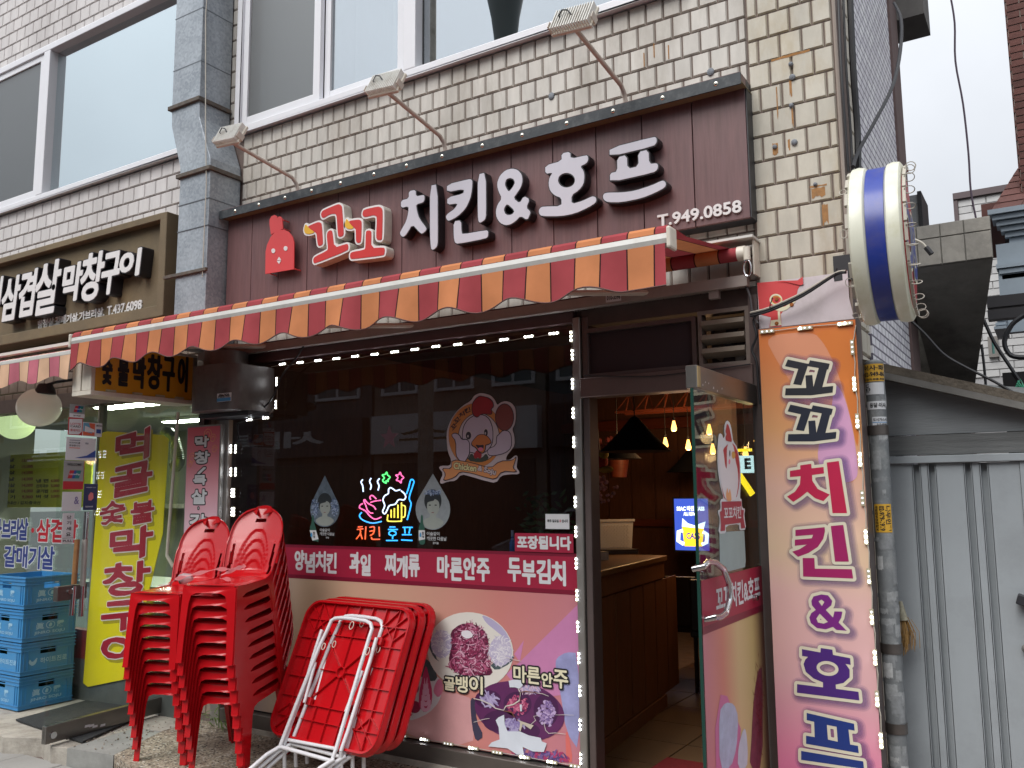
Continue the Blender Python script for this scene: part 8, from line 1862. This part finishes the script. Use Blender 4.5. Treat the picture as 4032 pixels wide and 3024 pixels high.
for(zm,a,c,y),lb in zip(BP,BL):
    if lb is None:continue
    p=P(*zm(a,c),y);k=y+4.2;s=k/6.8*.038;t=thing('filament_bulb',lb,'light bulb',tuple(p),'filament bulbs in the dining room')
    MB().lathe(tuple(p),[(.001,-s*1.1),(s*.5,-s*.95),(s*.62,-s*.5),(s*.45,s*.3),(s*.28,s),(s*.26,s*1.2)],16).build('glass',m_bgl,t,smooth=True)
    MB().lathe(tuple(p),[(.001,-s*.8),(s*.3,-s*.6),(s*.3,s*.2),(.001,s*.5)],10).build('filament',m_bulb,t)
    MB().cyl((p[0],p[1],p[2]+s*1.2),(p[0],p[1],p[2]+s*1.9),s*.3,10).build('socket',m_cable,t);MB().tube([(p[0],p[1],p[2]+s*1.9),(p[0],p[1],2.85)],.003,4).build('cord',m_cable,t)
    ld=bpy.data.lights.new('bulb_light','POINT');ld.energy=3.2;ld.color=(1,.55,.25);ld.shadow_soft_size=.05;lo=bpy.data.objects.new('bulb_light',ld);S.collection.objects.link(lo);lo.location=(float(p[0]),float(p[1]),float(p[2])-s*1.6)
# advertising screen
ys=4.4;x0,x1,z0,z1=box_on(zI,790,915,1085,1365,ys);x1=x0+.95*(z1-z0)*.62 if x1-x0>1.2 else x1
scn=thing('advert_screen','lit beer advertising screen reading CASS deep in the dining room','screen',(x0,ys,z0));MB().box((x0-.02,ys,z0-.02),(x1+.02,ys+.04,z1+.02)).build('frame',m_black,scn)
MB().box((x0,ys-.003,z0),(x1,ys-.001,z1)).build('picture',mat('screen_blue',C(14,20,60),.3,var=.5,vscale=14,emit=(.03,.06,.32,1),es=1.1),scn)
def ems(n_,col,e):return mat(n_,(0,0,0,1),.4,emit=col,es=e)
w_,h_=x1-x0,z1-z0
mb=MB();v,f=fill_raw([[(x0+w_*.28,z0+h_*.08),(x0+w_*.80,z0+h_*.08),(x0+w_*.86,z0+h_*.42),(x0+w_*.22,z0+h_*.46)]]);mb.add([(p[0],ys-.006,p[1])for p in v],f);mb.build('beer',ems('screen_beer',(1,.55,.02,1),1.3),scn)
mb=MB();v,f=fill_raw([[(x0+w_*.22,z0+h_*.46),(x0+w_*.86,z0+h_*.42),(x0+w_*.92,z0+h_*.56),(x0+w_*.6,z0+h_*.48),(x0+w_*.4,z0+h_*.52),(x0+w_*.24,z0+h_*.62)]]);mb.add([(p[0],ys-.007,p[1])for p in v],f)
mb.tube([(x0+w_*.24,ys-.01,z0+h_*.38),(x0+w_*.12,ys-.01,z0+h_*.36),(x0+w_*.10,ys-.01,z0+h_*.18),(x0+w_*.26,ys-.01,z0+h_*.12)],.02,6);mb.tube([(x0+w_*.84,ys-.01,z0+h_*.36),(x0+w_*.95,ys-.01,z0+h_*.32),(x0+w_*.93,ys-.01,z0+h_*.16),(x0+w_*.8,ys-.01,z0+h_*.12)],.02,6)
mb.build('foam',ems('screen_foam',(.75,.85,1,1),1.3),scn)
mb=MB();text(mb,'SSAC 바뀐 CASS',x0+w_*.08,x0+w_*.9,z0+h_*.76,z0+h_*.86,ys-.008,0);text(mb,'ALL NEW',x0+w_*.28,x0+w_*.62,z0+h_*.67,z0+h_*.74,ys-.008,0);mb.build('lettering',ems('screen_white',(.8,.88,1,1),1.5),scn)
mb=MB();text(mb,'CASS',x0+w_*.34,x0+w_*.74,z0+h_*.22,z0+h_*.34,ys-.009,0,.04);mb.build('lettering',ems('screen_logo',(.05,.04,.3,1),.8),scn)
yl=2.0;x0,x1,z0,z1=box_on(zG,530,460,665,620,yl);lpn=thing('light_panel','small glowing white panel with a dark letter E seen through the door glass','lit panel',(x0,yl,z0));MB().box((x0,yl,z0),(x1,yl+.05,z1)).build('panel',mat('panel_glow',(0,0,0,1),.4,emit=(.75,.95,1,1),es=.8),lpn)
mb=MB();text(mb,'E',x0+(x1-x0)*.5,x0+(x1-x0)*.95,z0+(z1-z0)*.2,z1-(z1-z0)*.15,yl-.004,0,.06);mb.build('letter',m_black,lpn)
p,q=P(*zG(548,640),yl),P(*zG(672,825),yl);MB().obox((p+q)/2,(q-p)/2,np.array([0,.01,0]),np.array([.016,0,.012])).build('yellow_bar',mat('bar_glow',(0,0,0,1),.4,emit=(1,.65,.02,1),es=1.2),lpn);x2=P(*zG(526,430),yl)[0];MB().box((x2,yl,z1+.03),(x1,yl+.02,z1+.05)).build('amber_strip',MATS['bar_glow'],lpn)
# dark dining chairs and a table behind the counter
m_dk=mat('black_vinyl',C(20,20,24),.35);m_dkl=mat('dark_leg',C(46,40,38),.4,.5)
def dchair(x,y,rz,label):
    t=thing('dining_chair',label,'chair',(x,y,zfl),'black dining chairs inside the shop');c_,s_=math.cos(rz),math.sin(rz)
    T_=lambda a,b_,z:(x+a*c_-b_*s_,y+a*s_+b_*c_,zfl+z)
    hx_=lambda a0,a1,b0,b1,z0,z1:MB().hexa([T_(a0,b0,z0),T_(a1,b0,z0),T_(a1,b1,z0),T_(a0,b1,z0),T_(a0,b0,z1),T_(a1,b0,z1),T_(a1,b1,z1),T_(a0,b1,z1)])
    hx_(-.21,.21,-.2,.2,.42,.47).build('seat',m_dk,t,bevel=.012);hx_(-.20,.20,.18,.22,.47,.86).build('backrest',m_dk,t,bevel=.012)
    for a in(-.18,.18):
        for b_ in(-.17,.17):MB().cyl(T_(a,b_,0),T_(a,b_,.42),.011,8).build('leg',m_dkl,t)
q0=PZ(*zI(560,1640),.9)
dchair(-2.35,2.6,math.pi+.2,'black dining chair nearest the counter end');dchair(-2.75,2.75,math.pi+.1,'black dining chair behind the counter corner');dchair(-1.75,2.9,.1,'black dining chair standing by the passage');dchair(-2.3,3.9,.0,'black dining chair at the far side of the dark table')
dt=thing('dining_table','dark dining table between black chairs inside the shop','table',(-2.1,3.4,zfl));MB().box((-2.6,3.1,zfl+.70),(-1.6,3.75,zfl+.74)).build('tabletop',m_ct,dt,bevel=.005);MB().cyl((-2.1,3.42,zfl+.02),(-2.1,3.42,zfl+.7),.035,12).build('pedestal',m_dk,dt);MB().box((-2.35,3.38,zfl+.005),(-1.85,3.46,zfl+.03)).build('foot',m_dk,dt)
MB_=MB().box((-2.05,.16,zfl+.003),(-1.28,.72,zfl+.012));top('entrance_mat',MB_,mat('red_mat',C(120,20,32),.9,var=.15,vscale=60,bump=.4,bscale=300),'dark red entrance mat just inside the chicken shop door','door mat')
# flower basket and pot on the wall
fb_=MB();rr=random.Random(11);cpos=P(*zI(110,830),1.6)
for k in range(70):p=cpos+np.array([rr.gauss(0,.05),rr.gauss(0,.05),rr.gauss(0,.07)]);fb_.ball(p,rr.uniform(.010,.018),5,4)
top('flower_bunch',fb_,mat('lilac_flowers',C(150,116,130),.8,rnd=.3),'bunch of dried lilac flowers just inside the left door jamb','flowers')['kind']='stuff'
pp_=thing('hanging_pot','hanging wall pot with reddish flowers on the timber wall','plant',tuple(P(*zI(300,690),3.8)));c=P(*zI(300,730),3.8);MB().lathe(tuple(c),[(.001,0),(.08,0),(.12,.24),(.1,.24)],16).build('pot',MATS['red_timber'],pp_,smooth=True);fb_=MB()
for k in range(60):p=c+np.array([rr.gauss(.05,.12),rr.gauss(0,.05),.30+rr.gauss(0,.06)]);fb_.ball(p,rr.uniform(.015,.03),5,4)
tag(fb_.build('flowers',mat('dull_red_flowers',C(110,46,46),.8,rnd=.4),pp_),kind='stuff')
bd=thing('plush_bird','small red and yellow stuffed bird hanging inside the door','toy',tuple(P(*zI(150,600),1.5)));c=P(*zI(140,590),1.5);MB().ball(c,.055,14,10,(1.1,.8,.9)).build('body',mat('toy_red',C(140,40,34),.9),bd,smooth=True);MB().ball(c+(.04,-.02,.05),.035,12,8).build('head',mat('toy_yellow',C(150,130,50),.9),bd,smooth=True);MB().ball(c+(.045,-.0,-.06),.05,12,8,(1.2,.6,.5)).build('wing',MATS['toy_yellow'],bd,smooth=True);MB().tube([c+(0,0,.08),c+(-.02,0,.3),c+(-.03,0,.5)],.003,5).build('cord',m_cablew,bd)
# seen through the display window: plants, spray bottle, wire rack, soft lights
pl_=MB();rr=random.Random(12);c=P(*r3c(330,250),.35)
for k in range(120):
    b0=c+np.array([rr.gauss(0,.10),rr.uniform(0,.12),rr.gauss(0,.08)]);a=rr.uniform(0,6.28);l=rr.uniform(.04,.09);d=np.array([math.cos(a),math.sin(a)*.4,rr.uniform(-.3,.8)]);d/=np.linalg.norm(d);s=np.cross(d,(0,1,0));s/=np.linalg.norm(s)+1e-6;pl_.q([b0,b0+d*l*.5+s*.012,b0+d*l,b0+d*l*.5-s*.012])
top('potted_plant',pl_,mat('plant_leaf',C(110,128,70),.5,rnd=.3),'leafy green plant behind the display window near the closing notice','plant')
sp=thing('spray_bottle','small blue spray bottle behind the window beside the takeaway notice','bottle',tuple(P(*r3c(175,400),.12)));c=P(*r3c(175,400),.12);MB().lathe(tuple(c),[(.001,0),(.018,0),(.018,.055),(.008,.07),(.008,.085)],12).build('bottle',mat('spray_blue',C(70,130,190),.2),sp,smooth=True);MB().cyl(tuple(c+(0,0,.085)),tuple(c+(0,0,.12)),.009,10).build('nozzle',m_paper,sp)
# red neon-like star and paper lantern lights inside
stl=MB();cst=P(*r2b(1050,1365),.5);rs_=.085;v,f=fill_raw([[(cst[0]+(rs_ if k%2==0 else rs_*.42)*math.sin(math.pi*k/5),cst[2]+(rs_ if k%2==0 else rs_*.42)*math.cos(math.pi*k/5))for k in range(10)]],.01);stl.add([(p[0],.5+p[2],p[1])for p in v],f);top('star_ornament',stl,mat('star_red',C(150,40,50),.4,emit=(1,.1,.12,1),es=.02),'dull red star ornament behind the display window','ornament')

# ================================================================ INSIDE THE GRILL RESTAURANT
ri=thing('restaurant_interior','pale lit dining room of the grill restaurant behind its glass front','room',(-8,2,.1))
m_ri=mat('pale_interior',C(136,138,126),.9,var=.1,vscale=3);XJ0,XJ1,YJ=-13,-5.34,4.6
MB().box((XJ0,.1,0),(XJ1,YJ,.12)).build('floor',mat('interior_floor',C(92,90,84),.5),ri);MB().box((XJ0,YJ,0),(XJ1,YJ+.1,3)).build('back_wall',m_ri,ri);MB().box((XJ0,.1,2.7),(XJ1,YJ,2.8)).build('ceiling',m_ri,ri);MB().box((XJ1,.1,0),(XJ1+.05,YJ,3)).build('side_wall',mat('interior_side',C(96,98,96),.9),ri)
MB().box((XJ0,YJ-.4,1.5),(XJ1,YJ-.01,1.56)).build('shelf',m_conc,ri)
m_tube=mat('fluorescent',(1,1,1,1),.5,emit=(.95,1,.82,1),es=40.0)
for(x,y)in((-8.6,1.6),(-7.1,1.2),(-9.6,3.2),(-7.6,3.4)):
    t=thing('ceiling_light',{(-8.6):'rectangular ceiling light at the left inside the grill restaurant',(-7.1):'rectangular ceiling light seen above the yellow banner',(-9.6):'far left ceiling light of the grill restaurant',(-7.6):'rear ceiling light of the grill restaurant'}[x],'ceiling light',(x,y,2.68));MB().box((x-.5,y-.12,2.66),(x+.5,y+.12,2.70)).build('case',m_paper,t);MB().box((x-.48,y-.10,2.650),(x+.48,y+.10,2.659)).build('diffuser',m_tube,t)
mbd=thing('menu_board','yellow-green menu board with dish names and prices on the restaurant wall','menu board',(-8.5,YJ-.02,1));ym_=1.9
x0,z1=P(*zS(-200,795),ym_)[0],P(*zS(300,795),ym_)[2];x1,z0=P(*zS(990,1100),ym_)[0],P(*zS(300,1375),ym_)[2]
MB().box((x0,ym_,z0),(x1,ym_+.02,z1)).build('board',mat('board_olive',C(190,188,60),.5,var=.05),mbd)
rows=[('목 살','13,000',865),('항정 살','15,000',935),('삼겹 살','14,000',1000),('돈 살','14,000',1070),('갈매기살','14,000',1138),('가브리살','14,000',1200),('껍 데 기','9,000',1265)]
mk,mr_=MB(),MB()
for n_,pr_,c in rows:
    bx=box_on(zS,-60,c-20,165,c+20,ym_);text(mk,n_,bx[0],bx[1],bx[2],bx[3],ym_-.002,0);bx=box_on(zS,240,c-20,360,c+20,ym_);text(mr_,pr_,bx[0],bx[1],bx[2],bx[3],ym_-.002,0)
for n_,pr_,c in(('냉 면','6,000',1087),('잔치국수','5,000',1143),('공기밥','1,000',1200),('버 섯','3,000',1258)):
    bx=box_on(zS,395,c-20,530,c+20,ym_);text(mk,n_,bx[0],bx[1],bx[2],bx[3],ym_-.002,0);bx=box_on(zS,555,c-18,650,c+18,ym_);text(mr_,pr_,bx[0],bx[1],bx[2],bx[3],ym_-.002,0)
bx=box_on(zS,10,1308,445,1345,ym_);text(mk,'쌀:국내산 / 김치:중국산',bx[0],bx[1],bx[2],bx[3],ym_-.002,0)
mk.build('dish_names',mat('olive_black',C(56,52,30),.6),mbd);mr_.build('prices',mat('price_red',C(150,60,40),.6),mbd)
hs=thing('flexible_duct','silver flexible extractor hose behind the restaurant glass','duct',(-6,.5,1.5));q=[P(*zS(a,c),.6)for a,c in((1800,560),(1850,580),(1895,660),(1930,780),(1950,880),(1900,940))];mb=MB();
qq=[]
for i in range(len(q)-1):
    for t in range(10):qq.append(q[i]*(1-t/10)+q[i+1]*t/10)
mb.tube(qq,[.05+.006*(i%2)for i in range(len(qq))],12);mb.build('hose',mat('foil_hose',C(150,152,150),.3,.8),hs,smooth=True)
dtb=thing('grill_table','steel topped grill table inside the restaurant behind the crates','table',(-7.6,1.2,.12));MB().box((-8.4,.9,.80),(-7.0,1.6,.85)).build('tabletop',m_alu,dtb);MB().box((-7.8,1.15,.12),(-7.6,1.35,.8)).build('pedestal',m_blackmetal,dtb)

# ================================================================ OPPOSITE SIDE OF THE STREET (seen mirrored in the glass)
m_far=mat('opposite_render',C(128,120,112),.9,var=.1,vscale=1.5);m_far2=mat('opposite_grey',C(92,94,98),.9,var=.1,vscale=1.5);m_far3=mat('opposite_brick',C(104,72,60),.9,var=.15,vscale=4)
YO=-13.5
def opp(name_label,x0,x1,h,m,sign,sc,st,wins=3):
    t=thing('street_building',name_label,'building',((x0+x1)/2,YO-3,0));MB().box((x0,YO-6,0),(x1,YO,h)).build('wall',m,t)
    n=wins
    for i in range(n):
        xa=x0+(x1-x0)*(i+.2)/n;xb=x0+(x1-x0)*(i+.8)/n;f=MB();
        f.box((xa-.08,YO+.002,4.3),(xb+.08,YO+.06,4.38));f.box((xa-.08,YO+.002,5.7),(xb+.08,YO+.06,5.78));f.box((xa-.08,YO+.002,4.38),(xa,YO+.06,5.7));f.box((xb,YO+.002,4.38),(xb+.08,YO+.06,5.7));f.box(((xa+xb)/2-.03,YO+.002,4.38),((xa+xb)/2+.03,YO+.05,5.7));w_=f.build('window',m_pvc,t);MB().box((xa,YO+.004,4.38),(xb,YO+.02,5.7)).build('pane',mat('far_pane',C(90,104,108),.1),w_)
    MB().box((x0+.3,YO+.002,.3),(x1-.3,YO+.03,2.5)).build('shop_glass',mat('far_shop',C(60,62,60),.1),t)
    MB().box((x0+.1,YO+.004,2.75),(x1-.1,YO+.25,3.75)).build('shop_sign',sc,t)
    mb=MB();text(mb,sign,0,(x1-x0)*.6,3.0,3.5,0,0,.02,mp=lambda v:(x1-(x1-x0)*.2-v[0],YO+.256,v[1]));mb.build('lettering',st,t);return t
opp('plain rendered building across the street with a white shop sign, seen only as a reflection',-15.5,-10.2,7.4,m_far,'미소',m_paper,m_olive);opp('grey building across the street with a black shop sign, seen only as a reflection',-10.1,-5.6,8.2,m_far2,'무경계',m_black,m_paper);opp('brick building across the street with a karaoke sign, seen only as a reflection',-5.5,.5,7.0,m_far3,'25시 노래연습장',mat('far_navy',C(30,34,60),.5),m_yellow)
opp('rendered corner building across the street at the right, seen only as a reflection',.6,6,7.8,m_far,'마을',mat('far_teal',C(40,90,90),.5),m_paper);opp('low building far along the opposite side of the street, seen only as a reflection',-23,-15.6,6.6,m_far2,'세탁',mat('far_slate',C(58,60,68),.5),m_paper)
opp('tall rendered building further left across the street, seen only as a reflection',-34,-23.2,9.5,m_far2,'호프',m_black,m_paper,4);opp('long brick building at the far left across the street, seen only as a reflection',-52,-34.2,10,m_far3,'약국',mat('far_green',C(40,90,60),.5),m_paper,6)
def car(x,y,col,label):
    t=thing('parked_car',label,'car',(x,y,-.05));prof=[(-2.1,.35),(-2.15,.75),(-1.7,.92),(-1.2,1.0),(-.6,1.42),(.7,1.45),(1.3,1.05),(2.0,.92),(2.15,.6),(2.1,.35)]
    mb=MB();n=len(prof);
    for s in(-.82,.82):mb.q([(x+a,y+s,c)for a,c in prof])
    for i in range(n):a,b_=prof[i],prof[(i+1)%n];mb.q([(x+a[0],y-.82,a[1]),(x+b_[0],y-.82,b_[1]),(x+b_[0],y+.82,b_[1]),(x+a[0],y+.82,a[1])])
    mb.build('body',col,t,bevel=.04);g=MB()
    g.q([(x-1.1,y+.835,1.02),(x+1.15,y+.835,1.06),(x+.66,y+.835,1.38),(x-.58,y+.835,1.36)]);g.build('side_window',mat('car_glass',C(20,22,24),.05),t)
    for a in(-1.35,1.35):w_=MB().lathe((x+a,y+.70,.28),[(.001,.14),(.20,.14),(.33,.12),(.33,0)],20,'y').build('wheel',mat('tyre',C(26,26,28),.8),t,smooth=True);MB().lathe((x+a,y+.845,.28),[(.001,.0),(.20,.004)],10,'y').build('rim',m_alu,w_)
    return t
car(-6.5,-9.6,mat('car_silver',C(150,152,156),.25,.6),'silver car parked across the street, seen only as a reflection');car(-1.2,-9.6,mat('car_black',C(24,24,28),.15,.3),'black car parked across the street, seen only as a reflection')
tq_=P(1085,20,8.1);px_=P(920,60,8.4)[0]
lp_=thing('street_pole','concrete electricity pole across the street with a transformer, mirrored in the upper windows','pole',(px_,-8.4,0));MB().cyl((px_,-8.4,0),(px_,-8.4,13.5),.14,14).build('shaft',m_conc,lp_,smooth=True);MB().lathe((tq_[0],-8.1,tq_[2]-.6),[(.001,0),(.20,0),(.26,.5),(.42,1.3),(.42,2.3),(.001,2.35)],18).build('transformer',mat('transformer_grey',C(60,66,64),.5),lp_,smooth=True)
MB().box((px_-1.2,-8.36,12.4),(px_+1.4,-8.24,12.5)).build('cross_arm',m_alu,lp_)
for k in range(2):cable(('upper','lower')[k]+' power line across the street, mirrored in the upper windows',[(px_,-8.3,12.3-k*.5),(px_+5,-8.3,11.9-k*.8),(6,-8.3,11.9-k*.8)],.02,m_cable)
